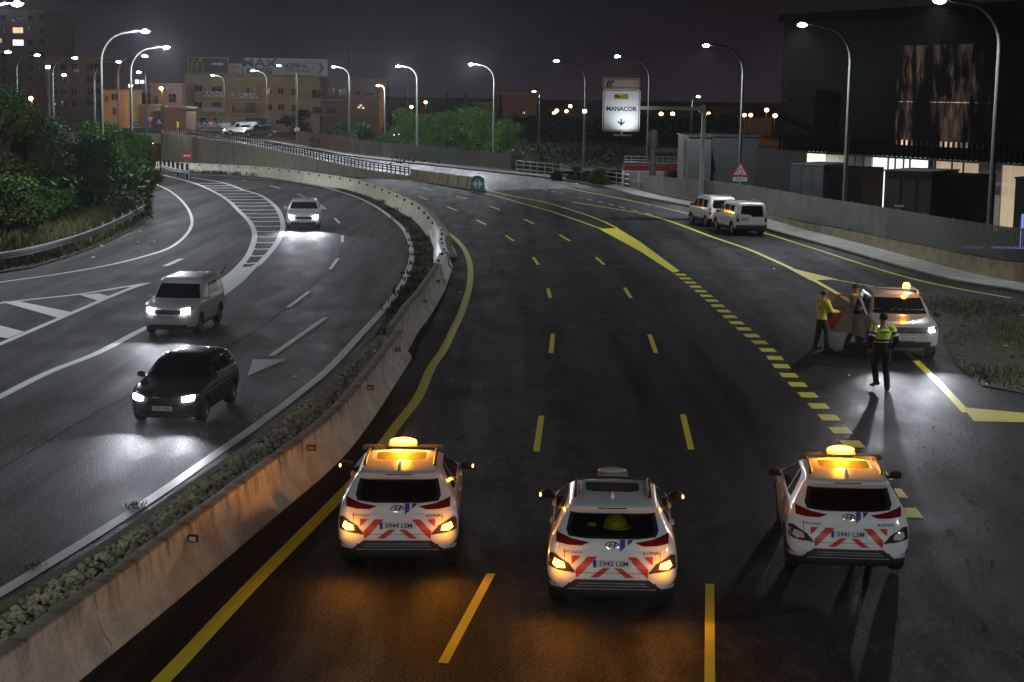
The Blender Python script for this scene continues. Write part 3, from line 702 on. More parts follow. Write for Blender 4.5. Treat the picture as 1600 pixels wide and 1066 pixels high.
# green divergence board
p = M(746, 299); t = thing('divergence_board', 'green board with white two-way arrow at the road nose', 'sign', tuple(p))
mb = MB(); n8 = [(-.48,.02),(.48,.02),(.48,.95),(.32,1.12),(.0,1.2),(-.32,1.12),(-.48,.85)]
mb.add([(x, -.03, z) for x, z in n8]+[(x, .03, z) for x, z in n8], [tuple(range(7)), tuple(reversed(range(7,14)))]+[(i,(i+1)%7,7+(i+1)%7,7+i) for i in range(7)]); mb.obj('board', MT['signgreen'], t)
mb = MB()
for s in (-1, 1): mb.add([(s*.40,-.036,.56),(s*.07,-.036,.94),(s*.07,-.036,.62),(s*.07,-.036,.50),(s*.07,-.036,.18)], [(0,1,2),(0,2,3),(0,3,4)])
mb.add([(-.07,-.036,.50),(.07,-.036,.50),(.07,-.036,.62),(-.07,-.036,.62)], [(0,1,2,3)]); mb.obj('arrow', MT['signwhite'], t)
mb = MB(); mb.tube([(0,.08,0),(0,.08,1.1)], .04, 8); mb.obj('post', MT['galv'], t)

# ---- right-hand wall and slat fences follow the pavement
def fence_run(y0, y1, hfun, wallfun, label, label_wall, nears):
    pts = [p - q*1.98 for p, q in zip(kp, sides(kp))]; pts = [p for p in pts if y0 <= p.y <= y1]
    pts = resample(pts, .8)
    if wallfun:
        mb = MB(); q = sides(pts); vs, fs = [], []
        uv = []; L = 0
        for i, (p, n_) in enumerate(zip(pts, q)):
            if i: L += (p-pts[i-1]).length
            h = wallfun(p.y)
            for o, hh in ((.12, .1), (.12, h), (-.13, h), (-.13, -.6)): vs.append((p.x+n_.x*o, p.y+n_.y*o, p.z+hh)); uv.append((L, hh - h + .74))
        for i in range(len(pts)-1):
            for j in range(4): fs.append((4*i+j, 4*i+(j+1) % 4, 4*i+4+(j+1) % 4, 4*i+4+j))
        fs += [(0,1,2,3), tuple(4*(len(pts)-1)+j for j in (3,2,1,0))]
        mb.add(vs, fs, 0, uv); w = mb.obj('boundary_wall', MT['wallconc']); tag(w, label_wall, 'wall')
    t = thing('slat_fence', label, 'fence', tuple(pts[0]), group='slat fences behind the pavement'); base = pts[0]
    fine = resample(pts, .14); q = sides(fine); me = MB().box((0,0,.5), (.02, .085, 1.0)).mesh('slat', MT['slat']); far = MB(); cnt = 0
    for p, n_ in zip(fine, q):
        b0 = (wallfun(p.y) if wallfun else .16)+.05; h = hfun(p.y) - b0 - .16
        a = math.atan2(n_.y, n_.x)
        if cnt < 260 and nears(p):
            o = raw('slat', me, t); o.location = p + Vector((0,0,b0)) - base; o.scale = (1, 1, h); o.rotation_euler = (0, 0, a); cnt += 1
        else: far.box((p.x-base.x, p.y-base.y, p.z-base.z+b0+h/2), (.02, .12, h), 0, a)
    if far.v: o = far.obj('far_slats', MT['slat'], t); o['kind'] = 'stuff'
    for f in (.06, .94):
        mb = MB(); mb.tube([p - n_*.03 + Vector((0,0,lerp((wallfun(p.y) if wallfun else .16), hfun(p.y)-.15, f))) - base for p, n_ in zip(pts, sides(pts))], .025, 6); mb.obj('rail', MT['slat'], t)
    pme = MB().box((0,0,.5), (.07,.07,1.0)).mesh('post', MT['slat'])
    for p, n_ in list(zip(pts, sides(pts)))[::4]:
        b0 = wallfun(p.y) if wallfun else .1
        o = raw('post', pme, t); o.location = p - n_*.07 + Vector((0,0,b0)) - base; o.scale = (1,1,hfun(p.y)-b0-.12); o.rotation_euler = (0,0,math.atan2(n_.y, n_.x))
def hB(y): return lerp(2.45, 2.0, (y-60)/40) if y < 100 else lerp(2.0, 1.45, min(1, (y-100)/32))
def wB(y): return lerp(.95, .40, min(1, max(0, (y-60)/35))) if y < 98 else lerp(.40, .22, min(1, (y-98)/30))
fence_run(30, 133, hB, wB, 'grey vertical slat fence on a stained concrete wall along the right pavement', 'low stained concrete wall under the slat fence along the right pavement', lambda p: p.y < 78)
fence_run(153, 197, lambda y: 1.85, None, 'dull grey slat fence along the far pavement of the upper road', '', lambda p: p.x > -14)
# silver rails between the two fences
pts = [p - q*1.9 for p, q in zip(kp, sides(kp))]; pts = [p for p in pts if 137 <= p.y <= 153]; pts = resample(pts, 1.5); base = pts[0]
t = thing('tube_railing', 'silver tube railing on the far pavement in front of the green bush', 'railing', tuple(base))
for h in (.35, .75, 1.1):
    mb = MB(); mb.tube([p+Vector((0,0,h))-base for p in pts], .05, 8); mb.obj('rail', MT['galv'], t)
for p in pts: mb = MB(); mb.box((p.x-base.x, p.y-base.y, p.z-base.z+.6), (.09,.09,1.2)); mb.obj('post', MT['galv'], t)
pts = [p - q*1.9 for p, q in zip(kp, sides(kp))]; pts = [p for p in pts if 131.5 <= p.y <= 138.5]
mb = MB(); mb.sweep(pts, [(0,0),(0,.72),(-.2,.74),(-.2,0)]); o = mb.obj('low_white_wall', MT['pave']); tag(o, 'short pale rough wall joining the silver railing to the slat fence', 'wall')

# ---- guard rails
def guard(label, pts, h=.72, group=None, posts=3.0, closed_end=True):
    t = thing('guard_rail', label, 'guard rail', tuple(pts[0]), group=group); base = pts[0]
    prof = [(0,-.15),(.05,-.11),(.05,-.06),(0,-.02),(0,.02),(.05,.06),(.05,.11),(0,.15),(-.02,.15),(-.02,-.15)]
    mb = MB(); mb.sweep([p-base for p in resample(pts, .8)], [(o, hh+h-.15) for o, hh in prof]); mb.obj('rail_beam', MT['galv'], t, 30)
    pp = resample(pts, posts); me = MB().box((0,0,.36), (.09,.06,.72)).mesh('post', MT['galv'])
    for p, q in zip(pp, sides(pp)): o = raw('post', me, t); o.location = p - q*.08 - base; o.rotation_euler = (0,0,math.atan2(q.y,q.x))
gp1 = smooth([G(u, v, .55) for u, v in [(-160,420),(0,398),(50,389),(100,376),(135,365),(168,352),(200,337),(226,322)]], 5)
for p in gp1: p.z = 0.04
guard('weathered steel guard rail half buried in grass below the left trees', list(reversed(gp1)), .60, 'guard rails of the left carriageway')
gp2 = [M(294,281), M(272,277), M(252,270)]
guard('short steel guard rail behind the no-entry sign', gp2, .78, 'guard rails of the left carriageway', 1.5)
t = thing('bollard_row', 'short dark blue posts with white bands behind the guard rail', 'posts', tuple(gp2[0]))
for k in range(7):
    p = gp2[0].lerp(gp2[2], k/6) + Vector((-.3, 1.2, 0)) - gp2[0]; mb = MB(); mb.box((p.x, p.y, p.z+.62), (.22,.10,1.3)); mb.obj('post', MT['railblue'], t)
# ================================================================== trees and plants
def leaf(mb, c, s, rng, droop=0.0):
    a = Vector((rng.gauss(0,1), rng.gauss(0,1), rng.gauss(0,1)-droop*1.5)).normalized()
    b = a.cross(Vector((rng.gauss(0,1), rng.gauss(0,1), rng.gauss(0,1)))).normalized(); w = s*rng.uniform(.28,.5); c = Vector(c)
    mb.add([c-a*s, c+b*w, c+a*s, c-b*w], [(0,1,2,3)])
def tree(name, label, loc, h, r, crown0, nleaf, size, mt, seed, group=None, cat='tree', droop=.3, lobes=9, flat=1.0, trunk=True):
    rng = random.Random(seed); t = thing(name, label, cat, loc, 0, group); mb = MB(); H = h-crown0
    lob = []
    for k in range(lobes):
        a = 6.283*(k/lobes)*2.4 + rng.uniform(-.4,.4); f = rng.uniform(.15,.75); z = crown0 + H*rng.uniform(.12,.86)
        wz = 1-abs((z-crown0)/H-.45)*.9
        lob.append((Vector((math.cos(a)*r*f*wz, math.sin(a)*r*f*wz*flat, z)), r*rng.uniform(.30,.52), H*rng.uniform(.14,.24)))
    lob.append((Vector((rng.uniform(-.2,.2)*r, 0, h-H*.15)), r*.38, H*.15))
    if trunk:
        tb_ = MB(); top = Vector((rng.uniform(-.3,.3), rng.uniform(-.3,.3), crown0+H*.5))
        tb_.tube([(0,0,-.3), (top.x*.3, top.y*.3, crown0*.6), (top.x*.7, top.y*.7, crown0+H*.15), tuple(top)], [.07*r+.06, .055*r+.05, .04*r+.03, .03], 8)
        for c, _, _ in lob[:8]: tb_.tube([(top.x*.6, top.y*.6, crown0*.8+.1), tuple(Vector((top.x*.6, top.y*.6, crown0*.8)).lerp(c, .55)+Vector((0,0,.15))), tuple(c)], [.03*r+.02, .02*r+.015, .01], 5)
        tb_.obj('trunk', MT['bark'], t, 60)
    tot = sum(l[1]**2 for l in lob)
    for c, rr, rz in lob:
        for _ in range(int(nleaf*rr*rr/tot)):
            d = Vector((rng.gauss(0,1), rng.gauss(0,1), rng.gauss(0,1))).normalized(); q = rng.uniform(.45, 1.12)
            n2 = .78 + .35*math.sin(d.x*5+c.x*3)*math.sin(d.y*5+c.y)*math.cos(d.z*4+c.z)
            p = c + Vector((d.x*rr*q*n2, d.y*rr*q*n2, d.z*rz*q*n2)); p.z -= droop*rr*(1-d.z)*.25*rng.random()
            leaf(mb, p, size*rng.uniform(.6,1.3), rng, droop)
    mb.obj('crown', mt, t); return t
GL_ = 'trees on the left bank'
L = [  # u, y, top v, radius m, material, label
 (-10, 84, 112, 2.7, 'leaf_c', 'tall olive tree cut by the left picture edge', 1.0),
 (38, 88, 160, 2.5, 'leaf_c', 'olive green bushy tree between the picture edge and the dark thicket', .8),
 (88, 97, 176, 2.9, 'leaf_b', 'dark thicket tree left of the tallest left lamp post', .6),
 (128, 92, 205, 2.3, 'leaf_b', 'dark low tree right behind the foot of the tall left lamp post', .4),
 (163, 104, 186, 2.6, 'leaf_b', 'dense dark tree behind the tall left lamp post', .5),
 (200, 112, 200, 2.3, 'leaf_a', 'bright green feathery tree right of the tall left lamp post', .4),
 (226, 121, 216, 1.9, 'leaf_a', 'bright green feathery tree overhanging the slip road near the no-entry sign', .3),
 (12, 76, 270, 2.2, 'leaf_c', 'brownish bush low behind the guard rail at the left edge', .2),
 (70, 82, 290, 1.8, 'leaf_a', 'small green bush behind the guard rail beside the dry grass', .2)]
for k, (u, y, vt, r, mt, lab, c0) in enumerate(L):
    p = Y(u, 300, y); zt = HZ(u, vt, y)
    tree('broadleaf_tree' if k < 7 else 'bush', lab, (p.x, y, zmain(y)), zt, r, c0, 16000 if k < 7 else 8000, .095, MT[mt], 20+k, GL_, 'tree' if k < 7 else 'bush', .5, 13)
# dark undergrowth closing the bank behind
rng = random.Random(5); ug = MB()
for _ in range(9000):
    u = rng.uniform(-60, 236); y = rng.uniform(88, 128) if u > 120 else rng.uniform(84, 112); x = HX(u, y); leaf(ug, (x, y, rng.uniform(0, 2.6)), .2*rng.uniform(.6,1.4), rng)
o = ug.obj('undergrowth', MT['leaf_b']); tag(o, 'dark undergrowth filling the left bank under the trees', 'undergrowth', kind='stuff')
# grass on the left bank
gm = MB(); gd = MB(); rng = random.Random(9)
gpoly = [M(*p) for p in [(-60,432),(0,424.5),(50.6,417),(106,400.6),(162,380),(206,358),(231,338),(236,318),(200,318),(150,336),(90,356),(0,384),(-60,392)]]
for p in scatter(gpoly, 9000, rng): blade(gm, (p[0], p[1], .03), rng.uniform(.12,.38), .018, rng, .7)
dpoly = [M(*p) for p in [(-60,412),(0,400),(100,377),(200,341),(232,326),(236,312),(190,312),(120,338),(60,372),(-60,398)]]
for p in scatter(dpoly, 6500, rng): blade(gd, (p[0], p[1], .03), rng.uniform(.35,.85), .014, rng, .6)
o = gm.obj('grass', MT['grass']); tag(o, 'green grass along the slip road below the left guard rail', 'grass', kind='stuff')
o = gd.obj('dry_grass', MT['grass_dry']); tag(o, 'tall dry grass around the left guard rail and lamp foot', 'grass', kind='stuff')
# weeds in the median strip
wm = MB(); rng = random.Random(13)
spots = [(u, v) for u, v in [(648,430),(650,415),(652,400),(655,388),(652,378),(646,440),(640,455),(632,462),(628,478),(620,490),(646,365),(672,395),(676,410),(668,375),(596,318),(560,297),(506,285.5),(468,280),(430,277),(438,277.5),(448,278),(424,276.5),(395,275),(402,275.6),(370,274),(350,273),(342,273),(333,272.6),(324,272.4),(315,272.2),(300,271.6),(292,271.4),(284,271),(276,270.6),(612,330),(630,345)]]
for u, v in spots:
    c = M(u, v); k = 1.0 if v > 350 else 1.35
    for _ in range(75):
        q = Vector((rng.gauss(0,.24), rng.gauss(0,.36), 0))*k; blade(wm, (c.x+q.x, c.y+q.y, c.z+.05), rng.uniform(.06,.20)*k*(1 if v > 300 else 1.6), .025, rng, .9)
for p in scatter([Vector((v.x, v.y, 0)) for v in [M(*p) for p in soil_px]+[M(*p) for p in [(560,300),(620,332),(670,376),(686,405),(680,450),(640,515),(606,548)]]], 3000, rng): blade(wm, (p[0], p[1], zmain(p[1])+.05), rng.uniform(.03,.10), .018, rng, .9)
for u, v in [(207,795),(216,790),(54,888)]:
    c = G(u, v)
    for _ in range(40): blade(wm, (c.x+rng.gauss(0,.09), c.y+rng.gauss(0,.09), .01), rng.uniform(.03,.09), .008, rng, .9)
o = wm.obj('weeds', MT['grass']); tag(o, 'green weeds growing along the planted median beside the barriers', 'weeds', kind='stuff')
# trees beyond the upper road
far_trees = [
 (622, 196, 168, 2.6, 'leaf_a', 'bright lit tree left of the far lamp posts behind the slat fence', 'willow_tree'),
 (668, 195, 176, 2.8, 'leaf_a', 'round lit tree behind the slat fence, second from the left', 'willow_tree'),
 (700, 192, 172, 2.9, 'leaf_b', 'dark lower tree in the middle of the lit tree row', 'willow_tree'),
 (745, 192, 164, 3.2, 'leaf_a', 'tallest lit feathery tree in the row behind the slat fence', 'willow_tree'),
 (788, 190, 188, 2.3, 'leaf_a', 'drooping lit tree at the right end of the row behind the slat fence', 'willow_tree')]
for k, (u, y, vt, r, mt, lab, nm) in enumerate(far_trees):
    zt = HZ(u, vt, y); p = Y(u, 200, y); tree(nm, lab, (p.x, y, 0), zt, r*1.25, .2, 9000, .13, MT[mt], 60+k, 'lit trees behind the upper road', 'tree', .9, 11)
bs = [(805, 160, 233, 2.6, 'leaf_a', 'wide green bush behind the silver railing'), (850, 158, 241, 2.2, 'leaf_b', 'dark bush right of the green bush at the silver railing'), (905, 142, 259, 1.2, 'leaf_a', 'small bright bush beside the pale rough wall'), (938, 140, 263, 1.3, 'leaf_a', 'small green bush peeping over the start of the slat fence'), (869, 141, 268, .7, 'leaf_b', 'tiny shrub at the end of the silver railing'), (505, 192, 214, 2.4, 'leaf_c', 'olive bush on the slat fence of the upper road'), (565, 205, 190, 3.2, 'leaf_b', 'dark tree beside the brick coloured building'), (535, 230, 185, 3.4, 'leaf_c', 'brownish tree lit by an orange lamp beside the building'), (470, 260, 170, 3.2, 'leaf_d', 'dark conical tree in front of the ochre building')]
for k, (u, y, vt, r, mt, lab) in enumerate(bs):
    zt = HZ(u, vt, y); p = Y(u, 260, y); zb = zmain(y)-.2 if y < 165 else 0
    tree('bush' if k not in (6, 7, 8) else 'broadleaf_tree', lab, (p.x, y, zb), zt-zb, r, .1, 3200, .14 if y < 165 else .2, MT[mt], 80+k, 'bushes beyond the upper road', 'bush' if k not in (6,7,8) else 'tree', .3, 8)
# dark scrub on the bank behind the railing
rng = random.Random(15); sc_ = MB()
for _ in range(9000):
    u = rng.uniform(610, 975); y = rng.uniform(165, 200); x = HX(u, y)
    leaf(sc_, (x, y, rng.uniform(-.3, .9 if u < 800 else 2.4)*rng.random()**.5), .16*rng.uniform(.6,1.4), rng)
o = sc_.obj('scrub', MT['leaf_d']); tag(o, 'dark scrub on the slope behind the silver railing and lit trees', 'scrub', kind='stuff')
# cypresses on the skyline
for k, (u, vt, w, lab) in enumerate([(606,126,11,'broad dark cypress beside the small far lamp left of the lit trees'),(658,158,8,'short cypress behind the first lit tree'),(698,146,5,'slim pointed cypress left of the twin cypress tops'),(713,156,9,'squat dark conifer between the slim cypress and the taller one'),(728,144,9,'tall dark cypress behind the tallest lit tree'),(781,149,8,'dark cypress in front of the long brown warehouse'),(636,40,2.5,'faint tall palm like mast tree far behind the lit trees')][:6]):
    y = 255.0; p = Y(u, 200, y); zt = HZ(u, vt, y); rng = random.Random(200+k); t = thing('cypress_tree', lab, 'tree', (p.x, y, 0), 0, 'cypresses on the skyline'); mb = MB(); r = w*y/FPX*.62
    for _ in range(2400):
        f = rng.random(); a = rng.uniform(0,6.283); rr = r*(1-f**1.6)*rng.uniform(.5,1.15)*(.85+.3*math.sin(f*17+k)); leaf(mb, (math.cos(a)*rr, math.sin(a)*rr, zt*(.12+.88*f)), .22, rng, -.8)
    mb.obj('crown', MT['leaf_d'], t); mb = MB(); mb.tube([(0,0,-.2),(0,0,zt*.3),(0,0,zt*.8)], [.22,.16,.05], 6); mb.obj('trunk', MT['bark'], t)

# dark tree line closing the view between the lit trees and the dark building
tl = MB(); rng = random.Random(31)
for _ in range(15000):
    u = rng.uniform(800, 1158); y = rng.uniform(255, 275); top = 184 + 5*math.sin(u*.05) + 4*math.sin(u*.13+1) + 3*math.sin(u*.31); p = Y(u, lerp(top, 262, rng.random()**1.2), y); leaf(tl, p, .5*rng.uniform(.5,1.3), rng)
o = tl.obj('treeline', MT['leaf_d']); tag(o, 'dark line of trees far behind the direction sign and the fire engine', 'treeline', kind='stuff')
# ================================================================== street lamps
def lamp(label, up, uh, vt, y, zb, side, lit=True, power=1.0, vh=None, r0=.085, group='curved road lamps', arm=None, size=1.0, xz=None, omni=0.0):
    "up: bearing of the pole, uh: bearing of the head, vt: height mark of the top of the bend"
    x = HX(up, y, 230) if xz is None else xz[0]; zt = HZ(up, vt, y) if xz is None else xz[1]; h = zt-zb
    dx = (uh-up)*y/FPX if arm is None else arm
    t = thing('street_lamp', label, 'street lamp', (x, y, zb), 0, group); s = 1 if dx > 0 else -1; L_ = abs(dx)
    rr = min(1.9, L_*.62); pts = [(0,0,0),(0,0,h*.35),(0,0,h-rr*1.15)]
    for k in range(1, 8):
        a = math.pi/2*k/7; pts.append((s*rr*(1-math.cos(a)), 0, h-rr*1.15+rr*1.12*math.sin(a)))
    pts.append((s*(L_-.35), 0, h+.06)); n = len(pts)
    mb = MB(); mb.tube(pts, [r0*1.15, r0, r0*.85]+[r0*.8]*(n-4)+[r0*.6], 8); mb.obj('pole', MT['pole'], t, 50)
    mb = MB(); mb.box((0,0,.22), (.28,.28,.03)); mb.box((0,0,.5), (.19,.19,.6)); mb.obj('base', MT['pole'], t)
    hb = MB(); hx = s*L_; hb.box((hx, 0, h+.05), (.72*size,.30*size,.07), 0, 0, .8); hb.box((hx-s*.42*size, 0, h+.05), (.2,.14,.08)); hd = hb.obj('lamp_head', MT['pole'], t)
    lb = MB(); lb.ball((hx+s*.04, 0, h-.0), (.26*size,.16*size,.11*size), 12); lb.obj('lens', MT['lamp_on'] if lit else MT['lensoff'], hd)
    if lit: spot('lamp_light', (hx, 0, h-.08), (s*.12, 0, -1), LAMP_W*power, COOL, 158, .75, t, .12)
    if omni: point('added_fill', (hx, -.1, h-.22), LAMP_W*omni, COOL, t, .15)  # added all-round fill that brightens nearby trees and facades
    return t
RL = 'lamps along the right roadside'
lamp('near road lamp at the right picture edge, in front of the dark building', 1553, 1480, 3, 68.7, 0, -1, group=RL, r0=.12, arm=-2.5, power=1.7)
lamp('road lamp left of the dark building with its lower corner behind the pole', 1323, 1256, 40, 89.8, -.1, -1, group=RL, r0=.11, arm=-2.6, power=2.6)
lamp('road lamp behind the roundabout warning triangle', 1157, 1101, 72, 122, -.3, -1, group=RL, r0=.11, arm=-2.7, power=2.8)
lamp('road lamp standing behind the fire engine and the big direction sign', 1012, 962, 89, 152, -.5, -1, group=RL, r0=.11, arm=-2.9, power=1.4)
lamp('road lamp beside the pale rough wall with a floodlight on its pole', 913, 868, 96, 166, -.5, -1, group=RL, r0=.11, arm=-2.9)
lamp('road lamp at the right end of the far slat fence', 771, 735, 101, 174, 0, -1, group=RL, r0=.11, arm=-2.4, omni=.7)
lamp('road lamp in front of the lit trees behind the far slat fence', 651, 623, 104, 180, .2, -1, group=RL, r0=.11, arm=-2.0, omni=.7)
lamp('road lamp before the brown end of the ochre building', 546, 521, 105, 205, .7, -1, group=RL, r0=.11, arm=-1.9, omni=.5)
lamp('road lamp carrying the round speed sign', 463.5, 438, 103, 198, 1.2, -1, group=RL, r0=.11, arm=-2.0)
lamp('road lamp in front of the white billboard', 418, 394, 111, 236, 1.3, -1, group=RL, r0=.10, arm=-2.0, power=.7, omni=.35)
lamp('road lamp in front of the balcony with lettering', 352, 335, 118, 268, 1.6, -1, group=RL, r0=.10, arm=-1.9, power=.5, omni=.28)
lamp('slim road lamp between the far dark tree and the lit trees', 601, 597, 134, 214, 0, -1, group='small lamps of the side road', r0=.09, arm=-.8, power=.6, omni=.5)
lamp('slim road lamp left of the big direction sign', 842, 838, 143, 240, 0, -1, group='small lamps of the side road', r0=.09, arm=-.8, power=.5)
lamp('slim road lamp seen under the arm of the direction sign', 1079, 1087, 151, 230, 0, 1, group='small lamps of the side road', r0=.09, arm=.8, power=.6)
LL = 'lamps along the left roadside'
lamp('tall road lamp rising from the dry grass on the left bank', 160, 227, 48, 99, 0, 1, group=LL, r0=.11, arm=2.6, omni=.4)
lamp('road lamp behind the bright green feathery tree', 206, 259, 73, 128, -.4, 1, group=LL, r0=.11, arm=2.7, omni=.7)
lamp('road lamp with a dim head left of the ochre building', 186, 227, 87, 150, 0, 1, group=LL, r0=.11, arm=2.4, power=.4)
lamp('road lamp half hidden behind the tallest left lamp post', 149.5, 187, 96, 165, 0, 1, group=LL, r0=.10, arm=2.4)
lamp('road lamp before the brown apartment block at the left', 85, 117, 90, 160, 0, 1, group=LL, r0=.10, arm=2.1)
lamp('thin road lamp farthest left below the apartment tower', 29, 59, 86, 155, 0, 1, group=LL, r0=.10, arm=1.9)
lamp('road lamp whose pole stands beyond the left picture edge', -20, 15, 81, 140, 0, 1, group=LL, r0=.10, arm=1.9)
lamp('near road lamp over the left edge with only its head in view', -45, 27, 5, 72, 0, 1, group=LL, r0=.11, arm=2.1, omni=.4)
lamp('road lamp bending left above the blue pedestrian signs', 230, 221, 113, 190, 1, -1, group='small lamps of the side road', r0=.09, arm=-.8, power=.6)
lamp('low road lamp with a short arm between two left lamps', 84, 100, 117, 175, 0, 1, group='small lamps of the side road', r0=.08, arm=1.2, power=.5)
# the same rows go on towards and behind the viewer
outside = ['first unseen road lamp nearest the viewer on the right roadside','second unseen road lamp on the right roadside','first unseen road lamp on the left roadside','second unseen road lamp on the left roadside','road lamp behind the viewer on the right','road lamp behind the viewer on the left']
for k, (x, y, s) in enumerate([(24, 40, -1), (23, 10, -1), (-21, 44, 1), (-22, 14, 1), (12, -16, -1), (-8, -18, 1)]):
    lamp(outside[k], 0, 0, 0, y, 0, s, xz=(x, 10.8), power=((2.2, 1.1)[k] if s < 0 else .5), group=RL if s < 0 else LL, r0=.11, arm=2.6*s) if y > 0 else None
    if y < 0:
        t = thing('street_lamp', outside[k], 'street lamp', (x, y, 0), 0, RL if s < 0 else LL)
        mb = MB(); mb.tube([(0,0,0),(0,0,9.5),(s*.7,0,10.6),(s*2.4,0,10.8)], [.11,.09,.08,.07], 8); mb.obj('pole', MT['pole'], t); mb = MB(); mb.box((s*2.6,0,10.8), (.7,.3,.08)); hd = mb.obj('lamp_head', MT['pole'], t)
        mb = MB(); mb.box((s*2.6,0,10.75), (.5,.24,.03)); mb.obj('lens', MT['lamp_on'], hd); spot('lamp_light', (s*2.6,0,10.68), (s*.1,.1,-1), LAMP_W*2.3, COOL, 165, .5, t, .12)
# floodlights
def flood(label, u, v, y, zb=0, power=0, s=.3):
    p = Y(u, v, y); t = thing('floodlight', label, 'floodlight', (p.x, p.y, zb), 0, 'white floodlights'); h = p.z-zb
    mb = MB(); mb.tube([(0,.12,0),(0,.12,h)], [.10,.07], 8); mb.obj('pole', MT['pole'], t)
    mb = MB(); mb.box((0,0,h), (s*1.3,.12,s)); b = mb.obj('housing', MT['pole'], t); mb = MB(); mb.box((0,-.07,h), (s*1.1,.03,s*.8)); mb.obj('lens', MT['lamp_on'], b)
    if power: spot('flood_light', (0,-.15,h), (0,-1,-.5), power, COOL, 120, .6, t)
flood('bright white floodlight on the lamp pole left of the direction sign', 913.5, 174, 165, -.5, 500)
flood('bright white floodlight on a post before the left apartment blocks', 75, 105, 150, 0, 600)
# sodium lamps of the town
for k, (u, v, y, pw, lab) in enumerate([(204,134,230,900,'orange lamp beside the ochre house behind the left trees'),(252,138,245,700,'orange lamp on the dark brown house left of the ochre building'),(48,154,215,700,'orange lamp below the apartment tower'),(27,160,215,300,'faint orange lamp left of the one below the apartment tower'),(290,159,285,250,'orange lamp on the left edge of the ochre building'),(643,167,300,200,'orange lamp behind the second lit tree'),(665,160,310,200,'raised orange lamp between two cypresses'),(866,177,320,200,'low orange lamp left of the direction sign'),(870,173,320,200,'second orange lamp left of the direction sign, touching the low one'),(885,174,340,200,'pale orange lamp right of the two touching ones'),(891,166,340,200,'highest orange lamp left of the direction sign'),(1033,178,300,200,'orange lamp just right of the direction sign'),(1051,178,300,200,'orange lamp above the fire engine roof'),(1107,178,300,200,'orange lamp right of the sign post'),(1163,180,300,200,'orange lamp left of the pair above the warning triangle'),(1173,180,300,300,'orange lamp of the pair above the warning triangle'),(1198,172,280,500,'orange lamp on a bent post left of the dark building'),(1211,181,270,300,'orange lamp cut by the edge of the dark building')]):
    p = Y(u, v, y); t = thing('sodium_lamp', lab, 'street lamp', (p.x, y, 0), 0, 'orange town lamps'); h = p.z
    mb = MB(); mb.tube([(0,.5,0),(0,.5,h-.2),(0,.2,h+.1)], .07, 6); mb.obj('pole', MT['black'], t)
    mb = MB(); mb.ball((0,0,h), (.30,.22,.24) if u < 860 else (.36,.25,.30), 10); mb.obj('lens', MT['sodium_on'], t); point('sodium_light', (0,-.4,h-.2), pw*(2.0 if u < 860 else .8), SODIUM, t, .2)
# ================================================================== signs
def rrect(w, h, r, n=5):
    out = []
    for cx, cz, a0 in ((w/2-r, h/2-r, 0), (-w/2+r, h/2-r, 90), (-w/2+r, -h/2+r, 180), (w/2-r, -h/2+r, 270)):
        for k in range(n+1): a = R(a0+90*k/n); out.append((cx+r*math.cos(a), cz+r*math.sin(a)))
    return out
def plate(name, outline, mt, parent, c=(0,0,0), y0=0.0, th=.03):
    n = len(outline); mb = MB()
    mb.add([(c[0]+x, y0-th, c[2]+z) for x, z in outline]+[(c[0]+x, y0, c[2]+z) for x, z in outline], [tuple(range(n)), tuple(reversed(range(n, 2*n)))]+[(i, (i+1) % n, n+(i+1) % n, n+i) for i in range(n)])
    return mb.obj(name, mt, parent)
X, Z = Vector((1,0,0)), Vector((0,0,1))
def circ(r, n=28): return [(r*math.cos(2*math.pi*k/n), r*math.sin(2*math.pi*k/n)) for k in range(n)]
# cantilever direction sign
yS = 112.0; ps = Y(1096, 300, yS); t = thing('direction_sign', 'large white overhead direction sign on a pale cantilever post', 'road sign', (ps.x, yS, -.5)); zb = -.5
def rel(u, v): p = Y(u, v, yS); return Vector((p.x-ps.x, 0, p.z-zb))
topz = rel(1096,169).z
mb = MB(); mb.box((0,0,topz/2+.1), (.30,.30,topz+.2), 0, 0, .85); mb.obj('post', MT['gantry'], t)
mb = MB(); a = rel(975,170); mb.box((a.x/2, .0, topz-.05), (abs(a.x)+.2, .22, .24)); mb.box((-.1, 0, topz-.1), (.42,.34,.38)); mb.obj('cantilever_arm', MT['gantry'], t)
c1 = (rel(941,122)+rel(1000,138.5))/2; c2 = (rel(941,140)+rel(1000,205))/2; w = rel(1000,0).x-rel(941,0).x; h1 = rel(0,122).z-rel(0,138.8).z; h2 = rel(0,139.6).z-rel(0,205).z
for c, h, m1, nm in ((c1, h1, 'signbrown', 'top_panel'), (c2, h2, 'signwhite', 'main_panel')):
    b = plate(nm, rrect(w, h, .16), MT['signwhite'] if nm == 'main_panel' else MT['signbrown'], t, c, -.14, .06)
    plate('border', rrect(w-.12, h-.12, .13), MT['ink'], b, c, -.2, .004); plate('face', rrect(w-.20, h-.20, .10), MT[m1], b, c, -.204, .004)
yf = -.214
def sgn(name, txt, size, u, v, mt='ink', xs=1.0, bold=.0): p = rel(u, v); return text_on(name, txt, size, (p.x, yf, p.z), X, Z, MT[mt], t, xs, bold)
sgn('lettering', 'MANACOR', .40, 970.5, 170.5, xs=1.0, bold=.012)
lp_ = rel(970.5, 207); mb = MB(); mb.tube([(lp_.x,-.1,lp_.z+.1),(lp_.x,-1.5,lp_.z-.15)], .03, 6); mb.box((lp_.x,-1.5,lp_.z-.15), (1.2,.12,.10)); mb.obj('added_sign_lamp', MT['gantry'], t); spot('added_sign_light', (lp_.x+.4,-1.5,lp_.z-.05), (-.1,.72,1), 230, COOL, 120, 1.0, t, .2)  # lamp arm and spot added below the panel to brighten its face
